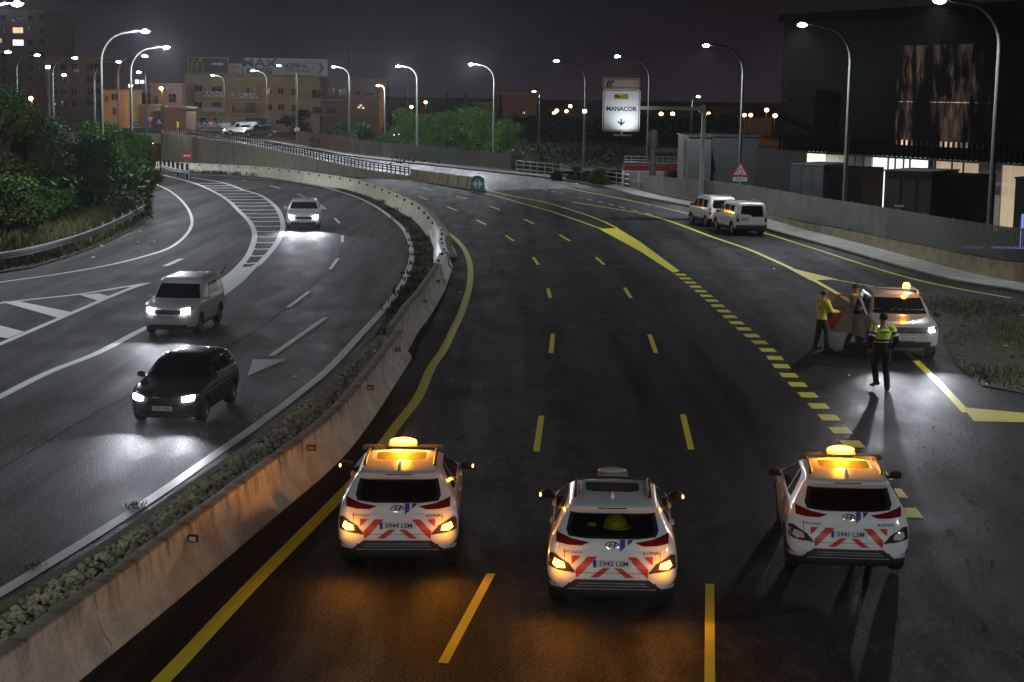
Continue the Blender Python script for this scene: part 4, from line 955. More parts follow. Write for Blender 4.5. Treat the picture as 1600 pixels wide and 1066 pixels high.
p = rel(970.5, 151.2); plate('road_number_panel', rrect(.96, .34, .04), MT['signyellow'], t, (p.x, 0, p.z), -.208, .004)
text_on('lettering', 'Ma-15', .32, (p.x, yf-.004, p.z), X, Z, MT['ink'], t, 1.05, .008)
sgn('lettering', '1', .34, 992.5, 131)
p = rel(970.5, 191); mb = MB(); mb.add([(p.x+x, yf, p.z+z) for x, z in [(-.055,.22),(.055,.22),(.055,-.02),(.26,.10),(.26,.02),(0,-.26),(-.26,.02),(-.26,.10),(-.055,-.02)]], [tuple(range(9))]); mb.obj('arrow', MT['ink'], t)
p = rel(952, 131); mb = MB()
for pl in ([(-.20,-.22),(-.07,-.22),(-.02,.22),(-.12,.22)], [(.03,-.22),(.16,-.22),(.10,.0),(.05,.22),(-.0,.22)], [(.08,-.02),(.20,.08),(.24,.02),(.30,.22),(.10,.22),(.16,.15),(.07,.07)]): mb.add([(p.x+x, yf, p.z+z) for x, z in pl], [tuple(range(len(pl)))])
mb.obj('exit_symbol', MT['ink'], t)
def post_sign(name, label, u, v, y, zb, kind, d, group=None, post=True, dyp=0.0):
    p = Y(u, v, y); t = thing(name, label, 'road sign', (p.x, y, zb), 0, group); c = (0, 0, p.z-zb)
    if post: mb = MB(); mb.tube([(0,.05,0),(0,.05,c[2]+d*.4)], .045, 8); mb.obj('post', MT['galv'], t)
    tri = lambda r, up=1: [(r*math.sin(2*math.pi*k/3)*1.0, up*r*math.cos(2*math.pi*k/3)) for k in range(3)]
    if kind == 'noentry':
        plate('disc', circ(d/2), MT['signred'], t, c); plate('bar', rrect(d*.72, d*.17, .02), MT['signwhite'], t, c, -.032, .006)
    elif kind == 'speed':
        plate('disc', circ(d/2), MT['signred'], t, c); plate('face', circ(d*.37), MT['signwhite'], t, c, -.032, .006); text_on('lettering', '40', d*.42, (0,-.042,c[2]), X, Z, MT['ink'], t)
    elif kind == 'yield':
        plate('panel', tri(d/1.7, -1), MT['signred'], t, c); plate('face', tri(d/2.5, -1), MT['signwhite'], t, c, -.032, .006)
    elif kind in ('crossing', 'cross_warn'):
        plate('panel', rrect(d, d, .06), MT['signblue'], t, c); plate('face', tri(d*.46), MT['signwhite'], t, (0,0,c[2]-d*.08), -.032, .006)
        mb = MB(); mb.add([(x*d, -.042, c[2]+z*d-d*.08) for x, z in [(-.03,.2),(.03,.2),(.04,.05),(.12,-.16),(.06,-.16),(0,-.03),(-.08,-.16),(-.14,-.16),(-.04,.05)]], [tuple(range(9))]); mb.obj('pedestrian_symbol', MT['ink'], t)
    elif kind == 'blue':
        plate('panel', rrect(d*.8, d*1.2, .06), MT['signblue'], t, c); plate('symbol', rrect(d*.28, d*.6, .04), MT['signwhite'], t, c, -.032, .006)
    elif kind == 'bluedisc':
        plate('disc', circ(d/2), MT['signblue'], t, c); plate('symbol', tri(d*.25, -1), MT['signwhite'], t, c, -.032, .006)
    elif kind == 'roundabout':
        plate('panel', tri(d*.577), MT['signred'], t, c); plate('face', tri(d*.40), MT['signwhite'], t, c, -.032, .006); mb = MB()
        for k in range(3):
            a0 = 2.094*k; pts = []
            for j in range(7): a = a0+.2+1.3*j/6; pts.append((.13*d*math.cos(a), .13*d*math.sin(a)))
            q = [(x*1.28, z*1.28) for x, z in pts]; mb.add([(x, -.042, c[2]+z-.02) for x, z in pts]+[(x, -.042, c[2]+z-.02) for x, z in q], [(i, i+1, 8+i, 7+i) for i in range(6)])
            e = a0+1.75; mb.add([(.15*d*math.cos(e), -.042, c[2]-.02+.15*d*math.sin(e)), (.10*d*math.cos(e-.3), -.042, c[2]-.02+.10*d*math.sin(e-.3)), (.20*d*math.cos(e-.3), -.042, c[2]-.02+.20*d*math.sin(e-.3))], [(0,1,2)])
        mb.obj('arrow_ring', MT['ink'], t); plate('distance_panel', rrect(d*.78, d*.24, .03), MT['signwhite'], t, (0,0,c[2]-d*.44)); text_on('lettering', '200 m', d*.20, (0,-.036,c[2]-d*.44), X, Z, MT['ink'], t)
    return t
post_sign('warning_sign', 'red triangular roundabout warning sign above the parked white vans', 1156.5, 267.5, 111, -.3, 'roundabout', 1.22)
post_sign('no_entry_sign', 'round red no-entry sign on a post at the gore between slip road and carriageway', 292.5, 243.5, 148, zmain(148), 'noentry', .90)
post_sign('speed_sign', 'round red and white 40 sign on the lamp pole before the far slat fence', 464, 203, 197.6, 1.2, 'speed', .80, None, False)
SG = 'small signs around the far junction'
for a in [('yield_sign','white and red give-way triangle beside the bridge',235,186,222,1.4,'yield',1.05),('crossing_sign','blue pedestrian crossing sign right of the bridge give-way triangle',248.5,190,222,1.4,'crossing',.85),('blue_sign','tall blue panel sign left of the bridge give-way triangle',229.5,189,224,1.4,'blue',.95),('blue_disc_sign','round blue arrow sign left of the blue panel by the bridge',212.5,194.5,222,1.4,'bluedisc',.75),('blue_disc_sign','half turned round blue sign between the round arrow sign and the blue panel',218.5,194.5,225,1.4,'bluedisc',.6),('yield_sign','white and red give-way triangle in front of the ochre building',329.5,193.5,226,1.5,'yield',1.1),('crossing_sign','blue crossing sign right of the give-way triangle at the ochre building',342.5,193.5,226,1.5,'crossing',.8),('crossing_sign','blue crossing sign left of the give-way triangle at the ochre building',319.5,193,228,1.5,'crossing',.75),('crossing_sign','blue crossing sign at the lamp pole before the dark shop front',417.5,199,215,1.3,'crossing',.75),('blue_sign','pale blue panel sign left of the dark shop front',379,200,230,1.3,'blue',.7)]: post_sign(a[0], a[1], a[2], a[3], a[4], a[5], a[6], a[7], SG)
p = Y(353, 200, 224); t = thing('white_board', 'white information board at the lamp foot before the ochre building', 'sign', (p.x, 224, 1.4)); plate('panel', rrect(1.2,.65,.03), MT['signwhite'], t, (0,0,HZ(353,196,224)-1.4)); plate('panel', rrect(1.1,.5,.03), MT['signwhite'], t, (0,0,HZ(353,206,224)-1.4)); mb = MB(); mb.tube([(-.4,.05,-.3),(-.4,.05,1.7)], .05, 6); mb.tube([(.4,.05,-.3),(.4,.05,1.7)], .05, 6); mb.obj('post', MT['galv'], t)
# ================================================================== buildings
def building(label, u0, u1, vt, vb, y, depth, mt, name='apartment_building', cat='building', group=None, turn=0.0):
    p0, p1 = Y(u0, vb, y), Y(u1, vb, y); w = p1.x-p0.x; zt = Y((u0+u1)/2, vt, y).z; zb = min(.1, p0.z)
    t = thing(name, label, cat, (p0.x, y, zb), R(turn), group); h = zt-zb
    mb = MB(); mb.box((w/2, depth/2, h/2), (w, depth, h)); mb.obj('wall', mt, t)
    return t, w, h, zb
def window(t, x, z, w, h, glassm='winglass', frame='trimpale', mull=1, name='window'):
    mb = MB(); f = .09
    mb.box((x, -.03, z+h/2+f/2), (w+2*f, .10, f)); mb.box((x, -.05, z-h/2-f/2), (w+2*f+.1, .16, f)); mb.box((x-w/2-f/2, -.03, z), (f, .10, h)); mb.box((x+w/2+f/2, -.03, z), (f, .10, h))
    o = mb.obj(name, MT[frame], t); m2 = MB(); m2.box((x, -.012, z), (w, .03, h)); m2.obj('pane', MT[glassm], o)
    m3 = MB()
    for k in range(mull): m3.box((x-w/2+w*(k+1)/(mull+1), -.035, z), (.07, .03, h))
    if mull: m3.obj('mullion', MT[frame], o)
    return o
# --- ochre building with balconies, lettering and billboards
yB = 292.0
t, W, H, zb = building('long ochre four storey building carrying billboards on its roof', 290, 500, 119, 206, yB, 14, MT['ochre'])
x0 = t.location.x
def bx(u, v): p = Y(u, v, yB); return p.x-x0, p.z-zb
S = yB/FPX
mb = MB(); mb.box((W/2, 7, H+.1), (W+.8, 14.8, .35)); mb.obj('roof', MT['block'], t)
for v in (152.5, 177): _, z = bx(290, v); mb = MB(); mb.box((W/2, -.06, z-.6), (W, .14, .22)); mb.obj('band', MT['trimpale'], t)
def uw(u0, u1, v0, v1, g='winglass', fr='trimpale', m=1):
    a, z1 = bx(u0, v0); b, z0 = bx(u1, v1); window(t, (a+b)/2, (z0+z1)/2, b-a, z1-z0, g, fr, m)
for a in [(305,316,133,143),(331,347,135,143),(363,368,140,151),(384,399,137,145),(416,425,138,147.5),(434,443,138,147.5),(456,465,139,149),(488,502,140,153),
          (305,316,159,169),(331,345,159,168),(363,367,165,176),(384,400,161,177),(416,425,163,173),(434,444,163,173),(456,463,164,174),(488,507,167,177),
          (297,306,183,190),(312,322,183.5,191),(334,339,184,191),(363,367,190,201),(431,442,188,194)]: uw(*a)
for a in [(384,389,161,177),(395,400,161,177),(331,335,159,168),(342,346,159,168),(488,493,167,177),(502,507,167,177)]:
    q, z1 = bx(a[0], a[2]); r, z0 = bx(a[1], a[3]); mb = MB(); mb.box(((q+r)/2, -.07, (z0+z1)/2), (r-q, .05, z1-z0)); mb.obj('shutter', MT['shutter'], t)
def balcony(u0, u1, vt_, vb_, front):
    a, z1 = bx(u0, vt_); b, z0 = bx(u1, vb_); o = MB(); o.box(((a+b)/2, -.55, z0-.09), (b-a+.2, 1.1, .2)); bo = o.obj('balcony', MT['trimpale'], t)
    if front: m2 = MB(); m2.box(((a+b)/2, -1.06, (z0+z1)/2), (b-a, .07, z1-z0)); m2.obj('front_panel', MT[front], bo)
    else:
        m2 = MB(); n = 16
        for k in range(n+1): m2.box((lerp(a, b, k/n), -1.05, (z0+z1)/2), (.05, .05, z1-z0))
        m2.box(((a+b)/2, -1.05, z1), (b-a, .07, .07)); m2.obj('railing', MT['black'], bo)
    return (a+b)/2, (z0+z1)/2
for txt, a in (('RADIO', (319.5,351,143,151)), ('BALEAR', (371,405,145.5,153))):
    cx_, cz = balcony(*a, 'signwhite'); text_on('lettering', txt, .92, (cx_, -1.11, cz), X, Z, MT['billblack'], t, 1.25, .02)
balcony(319, 351, 168, 174.5, 'signboard'); balcony(372, 407, 171, 178, None); balcony(478, 537, 149, 156, None); balcony(478, 520, 175, 180, None)
# ground floor shops
a, z1 = bx(292, 191.5); b, z0 = bx(352, 199); mb = MB(); mb.box(((a+b)/2, -.25, (z0+z1)/2), (b-a, .3, z1-z0)); fs_ = mb.obj('shop_sign', MT['signwhite'], t); text_on('lettering', 'TAPAS', .75, (a+1.9, -.41, (z0+z1)/2), X, Z, MT['billblack'], t, 1.3)
a, z1 = bx(313, 202); b, z0 = bx(352, 206.5); mb = MB(); mb.box(((a+b)/2, -.3, (z0+z1)/2), (b-a, .2, z1-z0)); mb.obj('shop_sign', MT['signboard'], t)
a, z1 = bx(385, 184); b, z0 = bx(417, 205); mb = MB(); mb.box(((a+b)/2, -.2, (z0+z1)/2), (b-a, .3, z1-z0)); mb.obj('shop_front', MT['billblack'], t)
for k in range(3): a2, z2 = bx(401, 190+3.2*k); mb = MB(); mb.box((a2, -.37, z2), (1.3-.1*k, .02, .10)); mb.obj('lettering', MT['galv'], t)
for k in range(3): a2, z2 = bx(401, 203.5+2.4*k); mb = MB(); mb.box((a2, -.37, z2), (3.4, .05, .12)); mb.obj('shutter_slat', MT['galv'], t)
a, z1 = bx(382, 191); b, z0 = bx(385, 208); mb = MB(); mb.box(((a+b)/2, -.3, (z0+z1)/2), (b-a, .3, z1-z0)); mb.obj('red_panel', MT['signred'], t)
a, z1 = bx(292, 207); b, z0 = bx(352, 216); mb = MB(); mb.box(((a+b)/2, -.3, (z0+z1)/2), (b-a, .2, z1-z0)); mb.obj('awning', MT['purple'], t)
# brown end building
t2, W2, H2, z2 = building('brown brick end building joined to the ochre one behind the lamps', 500.5, 592, 122, 206, yB+2, 13, MT['ochre_dark'])
xo = t2.location.x
for a in [(513,523,138,150),(530,542,139,151),(513,524,167,177),(553,563,143,153),(572,584,145,152)]:
    p, q = Y(a[0], a[2], yB+2), Y(a[1], a[3], yB+2); window(t2, (p.x+q.x)/2-xo, (p.z+q.z)/2-z2, q.x-p.x, p.z-q.z, frame='ochre_dark')
for k, (u, v) in enumerate([(562,165),(566,169),(559,168)]): p = Y(u, v, yB); mb = MB(); mb.box((p.x-xo, -.05, p.z-z2), (.35,.05,.3)); mb.obj('lit_window', MT['win_warm'], t2)
p, q = Y(548, 147, yB), Y(592, 152, yB); mb = MB(); mb.box(((p.x+q.x)/2-xo, -.5, p.z-z2-.6), (q.x-p.x, 1.0, .9)); mb.obj('balcony', MT['ochre_dark'], t2)
# billboards on the roof
def board(label, u0, u1, v0, v1, mt, y=yB+1):
    p, q = Y(u0, v0, y), Y(u1, v1, y); t = thing('billboard', label, 'billboard', ((p.x+q.x)/2, y, q.z), 0); w, h = q.x-p.x, p.z-q.z
    mb = MB(); mb.box((0, .1, h/2), (w+.3, .16, h+.3)); mb.obj('frame', MT['galv'], t); mb = MB(); mb.box((0, 0, h/2), (w, .06, h)); mb.obj('panel', mt, t)
    for s in (-.4, 0, .4): mb = MB(); mb.tube([(s*w, .3, -2.2), (s*w, .25, h*.9)], .1, 6); mb.tube([(s*w, 2.2, -2.2), (s*w, .25, h*.8)], .07, 6); mb.obj('strut', MT['black'], t)
    return t, w, h
tb1, w, h = board('dark roof billboard with a big golden letter M and a white arrow', 295, 356, 90.5, 115, MT['billblack'])
mb = MB()
for s in (0, 1):
    c = -w*.36 + s*w*.155; pts_o, pts_i = [], []
    for k in range(15):
        a = math.pi*k/14; pts_o.append((c - math.cos(a)*w*.092, h*.04+math.sin(a)**.8*h*.92)); pts_i.append((c - math.cos(a)*w*.055, h*.04+math.sin(a)**.8*h*.80))
    pp = [(x, -.05, z) for x, z in pts_o]+[(x, -.05, z) for x, z in pts_i]; mb.add(pp, [(i, i+1, 16+i, 15+i) for i in range(14)])
mb.obj('arch_emblem', MT['gold'], tb1)
mb = MB(); mb.add([(x*w, -.05, z*h) for x, z in [(.08,.56),(.30,.56),(.30,.48),(.40,.63),(.30,.78),(.30,.70),(.08,.70)]], [tuple(range(7))]); mb.obj('arrow', MT['signwhite'], tb1)
tb2, w, h = board('small beige roof board between the two large billboards', 357, 376, 101, 119, MT['trimpale'])
for k in range(2): mb = MB(); mb.box((0, -.05, h*(.8-.5*k)), (w*.6, .02, .12)); mb.obj('lettering', MT['ochre_dark'], tb2)
tb3, w, h = board('long white roof billboard with blue and black lettering and an arrow', 382, 510, 92, 118.5, MT['signboard'])
text_on('lettering', 'MAX', 2.0, (-w*.32, -.06, h*.72), X, Z, MT['posterblue'], tb3, 1.45, .05)
mb = MB(); mb.box((-w*.32, -.045, h*.24), (w*.32, .02, h*.36)); mb.obj('banner', MT['billblack'], tb3)
text_on('lettering', 'COLCHON', 1.05, (-w*.32, -.07, h*.24), X, Z, MT['signboard'], tb3, 1.0, .01)
text_on('lettering', 'a 500 m', 1.15, (w*.13, -.06, h*.60), X, Z, MT['ink'], tb3, 1.0, .02); text_on('lettering', 'C/Teniente Mulet', .72, (w*.15, -.06, h*.30), X, Z, MT['ink'], tb3, .85)
mb = MB(); mb.add([(w*.40+a, -.06, h*b) for a, b in [(0,.80),(.35,.80),(1.0,.48),(.35,.16),(0,.16),(.6,.48)]], [tuple(range(6))]); mb.obj('arrow', MT['ink'], tb3)
for k, (u, v0, v1, lab) in enumerate([(402,28,118,'thin roof mast behind the long white billboard'),(637,28,165,'faint tall mast far behind the lit trees'),(545,50,122,'thin mast on the roof of the brown end building')]):
    y = yB+8; p = Y(u, v1, y); q = Y(u, v0, y); t = thing('mast', lab, 'mast', (p.x, y, p.z), 0, 'thin masts against the sky'); mb = MB(); mb.tube([(0,0,0),(0,0,q.z-p.z)], [.10,.04], 6); mb.box((0,0,(q.z-p.z)*.8), (.9,.05,.05)); mb.box((0,0,(q.z-p.z)*.9), (.6,.05,.05)); mb.obj('pole', MT['black'], t)
# --- buildings at the left
def flats(label, u0, u1, vt, y, depth, mt, wins, lit=(), group='apartment blocks at the left'):
    t, w, h, zb = building(label, u0, u1, vt, 206, y, depth, MT[mt], group=group); xo = t.location.x
    mb = MB(); mb.box((w/2, depth/2, h+.15), (w+.5, depth+.5, .3)); mb.obj('roof', MT['block'], t)
    for (a, b, c, d) in wins: p, q = Y(a, c, y), Y(b, d, y); window(t, (p.x+q.x)/2-xo, (p.z+q.z)/2-zb, q.x-p.x, p.z-q.z, frame=mt)
    for (a, b, c, d, m) in lit: p, q = Y(a, c, y), Y(b, d, y); window(t, (p.x+q.x)/2-xo, (p.z+q.z)/2-zb, q.x-p.x, p.z-q.z, m, mt, 2)
    return t
grid = [(u, u+8, v, v+9) for u in (44, 62) for v in (24, 43, 62, 81, 100, 119, 138)]+[(2, 10, v, v+9) for v in (24, 43, 81, 100, 119)]
flats('tall brown apartment tower with lit windows at the left picture edge', -40, 74, 17, 330, 22, 'pink', grid, [(20,36,43,52,'win_warm'),(20,37,62,71.5,'win_cool'),(20,35,25,33,'winglass'),(0,3,60,67,'win_warm')])
flats('dull pink apartment block beside the tower behind the left lamps', 75, 158, 92, 300, 18, 'pink', [(u, u+9, v, v+10) for u in (80, 95, 112, 136, 147) for v in (100, 119, 138, 157)], [(116,123,108,112,'win_blue'),(97,100,158,164,'win_cool')])
flats('low orange lit house with a white balcony behind the left trees', 160, 199, 143, 250, 10, 'ochre', [(174,185,147,157),(164,169,150,160),(176,182,168,180)])
flats('small gabled orange house between the lit house and the dark brown house', 200, 232, 166, 258, 9, 'ochre_dark', [(208,213,178,186)])
flats('dark brown house with a blue light left of the ochre building', 236, 284, 133, 275, 12, 'pink', [(241,247,150,162),(264,275,147,160)], [(258.5,262,165,170,'win_warm'),(260,263,135,141,'win_blue')])
flats('low brown annex in front of the dark brown house', 254, 291, 170, 262, 8, 'pink', [])
p = Y(222, 128, 400); t = thing('advert_sign', 'small glowing white sign far behind the orange lamp', 'sign', (p.x, 400, 0)); mb = MB(); mb.box((0,0,p.z), (1.0,.2,.8)); mb.box((-1.2,0,p.z), (.9,.2,1.0)); mb.obj('panel', MT['win_cool'], t); mb = MB(); mb.tube([(-.6,.1,0),(-.6,.1,p.z)], .12, 6); mb.obj('post', MT['black'], t)
# --- long warehouse and town skyline in the middle
flats('long brown warehouse with upright ribs behind the lit trees', 776, 838, 148, 330, 30, 'ochre_dark', [(800,806,171,177),(812,818,171,177)], [(816,820,175,178,'win_cool')], 'far buildings of the town')
flats('lower left wing of the far brown warehouse', 742, 775, 162, 330, 20, 'ochre_dark', [], [], 'far buildings of the town')
for k, (u0, u1, vt, y, mt, lab) in enumerate([(860,940,172,420,'block','dark low roofs left of the direction sign'),(1000,1080,176,400,'block','dark wide roof behind the sign arm'),(1118,1162,170,420,'pink','dull flat block between the sign post and the warning triangle'),(1164,1205,186,330,'ochre','orange lit house beside the dark perforated building'),(960,1005,182,380,'block','dark house behind the direction sign')]):
    flats(lab, u0, u1, vt, y, 14, mt, [], [], 'far buildings of the town')
# dark sheds behind the fence
def shed(label, u0, u1, vt, y, d, mt='shed', zb=-.8, rib=.9):
    p, q = Y(u0, vt, y), Y(u1, vt, y); t = thing('metal_shed', label, 'shed', (p.x, y, zb), 0, 'dark sheds behind the fence'); w = q.x-p.x; h = p.z-zb
    mb = MB(); mb.box((w/2, d/2, h/2), (w, d, h)); mb.obj('wall', MT[mt], t); mb = MB(); mb.box((w/2, d/2, h+.05), (w+.2, d+.2, .12)); mb.obj('roof', MT['kiosk'], t)
    n = int(w/rib); me = MB().box((0,0,h/2), (.06,.05,h-.1)).mesh('rib', MT[mt])
    for k in range(1, n): o = raw('rib', me, t); o.location = (w*k/n, -.02, 0)
    return t
shed('pale grey ribbed shed behind the post of the direction sign', 1076, 1112, 214, 127, 8)
shed('dark wide shed right of the pale one behind the fence', 1113, 1186, 213, 129, 8, 'kiosk')
p = Y(1021, 215, 134); t = thing('storage_tank', 'grey round tank on a stand behind the fire engine', 'tank', (p.x, 134, -.8)); h = p.z+.8
mb = MB(); mb.lathe([(0,h-.9),(.28,h-.8),(.4,h-.3),(.4,h+.3),(.28,h+.6),(0,h+.7)], n=16); mb.obj('tank', MT['shed'], t, 40); mb = MB(); mb.tube([(0,0,0),(0,0,h-.8)], [.3,.2], 10); mb.obj('stand', MT['shed'], t)
# --- dark perforated building at the right
f0, f1 = Y(1211, 236, 110), Y(1640, 258, 88.5); f0.z = f1.z = 0
fx = (f1-f0).normalized(); fl = (f1-f0).length + 14; ang = math.atan2(fx.y, fx.x); z_lo, z_hi = 3.78, 13.2
t = thing('perforated_building', 'large dark building with perforated cladding and a lit ground floor', 'building', (f0.x, f0.y, -.3), ang)
zo = .3
def fuv(u, v, off=0.0):
    d = ray(u, v); n_ = Vector((-fx.y, fx.x, 0)); k = (f0.dot(n_)+off)/d.dot(n_); p = d*k + Vector((0,0,CAM_H)); return (Vector((p.x,p.y,0))-f0).dot(fx), p.z+zo
zl = [z_lo+zo, 12.0+zo]
mb = MB(); mb.box((fl/2, 9.3, (zl[0]+zl[1])/2), (fl, 17, zl[1]-zl[0])); mb.obj('upper_storeys', MT['facade'], t)
def screenmat():
    m, n, l, p = newmat('perforated_screen'); co = coords(n); mp = n.new('ShaderNodeMapping'); mp.inputs['Scale'].default_value = (22, 1, 1.3); l.new(co, mp.inputs[0])
    v = n.new('ShaderNodeTexVoronoi'); v.inputs['Scale'].default_value = 1.6; l.new(mp.outputs[0], v.inputs['Vector'])
    p.inputs['Base Color'].default_value = (.005,.0052,.0055,1); p.inputs['Roughness'].default_value = .35; p.inputs['Metallic'].default_value = 0; p.inputs['Specular IOR Level'].default_value = .04
    a = ramp(n, l, noise(n, l, co, 3.0, 4, .6, 3, 1, .25), [(.35, .66), (.65, .84)]); l.new(a, p.inputs['Alpha']); return m
MT['screen'] = screenmat()
def warm_interior():
    m, n, l, p = newmat('lit_interior'); co = coords(n); a = noise(n, l, co, .9, 5, .65, 1.3, 1, .35); b = noise(n, l, co, .22, 3, .5, 1.3, 1, .5)
    ml = n.new('ShaderNodeMath'); ml.operation = 'MULTIPLY'; l.new(ramp(n, l, a, [(.48,0.0),(.66,1.0)]), ml.inputs[0]); l.new(ramp(n, l, b, [(.42,0.05),(.62,1.0)]), ml.inputs[1])
    p.inputs['Base Color'].default_value = (.02,.018,.016,1); p.inputs['Emission Color'].default_value = (1,.66,.48,1); k = n.new('ShaderNodeMath'); k.operation = 'MULTIPLY'; l.new(ml.outputs[0], k.inputs[0]); k.inputs[1].default_value = 1.7; l.new(k.outputs[0], p.inputs['Emission Strength']); m.cycles.emission_sampling = 'NONE'; return m
MT['lit_interior'] = warm_interior()
# the glazed middle part behind the perforated screen
a0, za = fuv(1385, 226); a1, zt_ = fuv(1540, 48)
mb = MB(); mb.box(((a0+a1)/2, .62, (za+10.6)/2), (a1-a0, .1, 10.6-za)); mb.obj('lit_glazing', MT['lit_interior'], t)
sheets = int(fl/2.4); sw = fl/sheets
for k in range(sheets):
    for j, (q0, q1) in enumerate(((zl[0]+1.0, 7.0+zo), (7.04+zo, zl[1]-.02))):
        mb = MB(); mb.box((sw*(k+.5), .30, (q0+q1)/2), (sw-.03, .03, q1-q0)); mb.obj('screen_panel', MT['screen'], t)
n = int(fl/.42); me = MB().box((0,0,(zl[0]+1.0)/2+zl[0]/2), (.05,.16,1.0)).mesh('fin', MT['facade'])
for k in range(n): o = raw('fin', me, t); o.location = (fl*(k+.5)/n, .22, 0)
mb = MB(); mb.box((fl/2, .28, zl[0]-.06), (fl, .55, .1)); mb.obj('lower_edge', MT['kiosk'], t)
mb = MB(); mb.box((fl/2, 9, zl[1]+.25), (fl+.4, 18, .5)); mb.obj('roof_edge', MT['facade'], t)
p_, _ = fuv(1350, 15); mb = MB(); mb.box((p_+5, 8, zl[1]+2.2), (9, 10, 3.6)); mb.obj('roof_plant', MT['kiosk'], t)
# lit ground floor set back
gz = zl[0]-.12; back = 3.0
def gf(u0, u1, name, mt, z0=0.0, z1=None, dy=0.0, th=.12):
    b0 = back+dy; a, _ = fuv(u0, 250, b0); b, _ = fuv(u1, 250, b0); z1 = gz if z1 is None else z1
    mb = MB(); mb.box(((a+b)/2, b0, (z0+z1)/2), (b-a, th, z1-z0)); return mb.obj(name, mt, t)
MT['lobby'] = glow('bright_lobby', (1.0,.94,.80), 1.0); MT['lobby_white'] = glow('white_lit_lobby', (.95,.97,1.0), 1.0); MT['lobby_warm'] = glow('warm_lit_lobby', (1.0,.76,.50), .38)  # lobby wall, column and panes glow; their light is emission in the material
MT['palewall'] = pm('pale_lobby_wall', (.45,.44,.40), .7)
gf(1180, 1700, 'back_wall', MT['kiosk'], 0, None, .6)
gf(1262, 1290, 'lit_panel', MT['lobby'], 1.6); gf(1291, 1325, 'pale_panel', MT['palewall'], 1.6, None, -.02)
gf(1327, 1336, 'pane', MT['shutter'], .3); gf(1338, 1350, 'pane', MT['shutter'], .3); gf(1352, 1363, 'column', MT['palewall'], 0, None, -.1, .1); gf(1365, 1381, 'column', MT['lobby_white'], 0, None, -.1, .1)
for k, (u0, u1, m) in enumerate([(1383,1387,'lobby_white'),(1389,1398,'lobby_white'),(1400,1411,'lobby'),(1413,1421,'lobby'),(1423,1451,'lobby_white'),(1453,1461,'shutter'),(1463,1487,'lobby_warm'),(1489,1505,'lobby_warm'),(1507,1530,'lobby_warm')]): gf(u0, u1, 'pane', MT[m], .2)
gf(1531, 1567, 'pale_panel', MT['palewall'], 0, None, -.05); gf(1569, 1580, 'pane', MT['lobby_warm'], .2); gf(1582, 1640, 'pane', MT['lobby_warm'], .2)
for u in (1388,1399,1412,1422,1452,1462,1488,1506): gf(u-.35, u+.35, 'mullion', MT['black'], 0, None, -.15)
a, _ = fuv(1428, 250, back); b, _ = fuv(1450, 250, back); mb = MB(); mb.tube([(a, back-.3, 2.9), (b, back-.3, .4)], .16, 6); mb.obj('stair', MT['black'], t)
point('lobby_glow', (fuv(1280,250,2)[0], 1.6, 2.9), 90, (1,.95,.85), t, .3); point('lobby_glow', (fuv(1400,250,2)[0], 1.4, 2.6), 160, (.97,.98,1), t, .3)
def kiosk(label, u0, um, u1, vt, y, d=4.0):
    p, q = Y(u0, vt, y), Y(um, vt, y); w = q.x-p.x; h = p.z+.3; t = thing('kiosk', label, 'kiosk', (p.x, y, -.3), ang*.55, 'dark boxes before the lit building')
    mb = MB(); mb.box((w/2, d/2, h/2), (w, d, h)); mb.obj('wall', MT['kiosk'], t); mb = MB(); mb.box((w/2, d/2, h+.03), (w+.1, d+.1, .08)); mb.obj('roof', MT['shed'], t)
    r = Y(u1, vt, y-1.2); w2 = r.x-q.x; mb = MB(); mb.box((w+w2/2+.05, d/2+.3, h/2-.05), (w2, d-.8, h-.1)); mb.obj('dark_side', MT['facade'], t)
    for k in range(1, 3): mb = MB(); mb.box((w*k/3, -.01, h/2), (.03,.03,h)); mb.obj('joint', MT['black'], t)
    return t
kiosk('dark grey box under the left part of the lit building', 1236, 1291, 1352, 257, 96)
k2 = kiosk('larger dark grey box before the white lit column of the building', 1383, 1459, 1529, 267, 88)
mb = MB(); mb.box((.9, -.04, 1.9), (.5,.06,.10)); mb.obj('wall_lamp', MT['galv'], k2)
kiosk('dark grey box cut by the right picture edge', 1587, 1640, 1690, 279, 82)
p = Y(1562, 387, 71); t = thing('blue_light_strip', 'low blue light strip behind the fence at the right edge', 'light', (p.x, p.y, p.z)); mb = MB(); mb.box((0,0,0), (3.4,.08,.10)); mb.obj('tube', MT['blue_on'], t)
mb = MB(); mb.box((0,.15,-(p.z+.3)/2), (3.4,.1,p.z+.2)); mb.obj('plinth', MT['black'], t)
p = Y(1597, 362, 71); t = thing('blue_light_post', 'upright blue light line beside the low strip at the right edge', 'light', (p.x, p.y, -.3)); mb = MB(); mb.box((0,0,p.z+.3), (.10,.08,1.5)); mb.obj('tube', MT['blue_on'], t); mb = MB(); mb.box((0,.1,(p.z+.3)/2), (.16,.1,p.z+2.0-.6)); mb.obj('post', MT['black'], t)
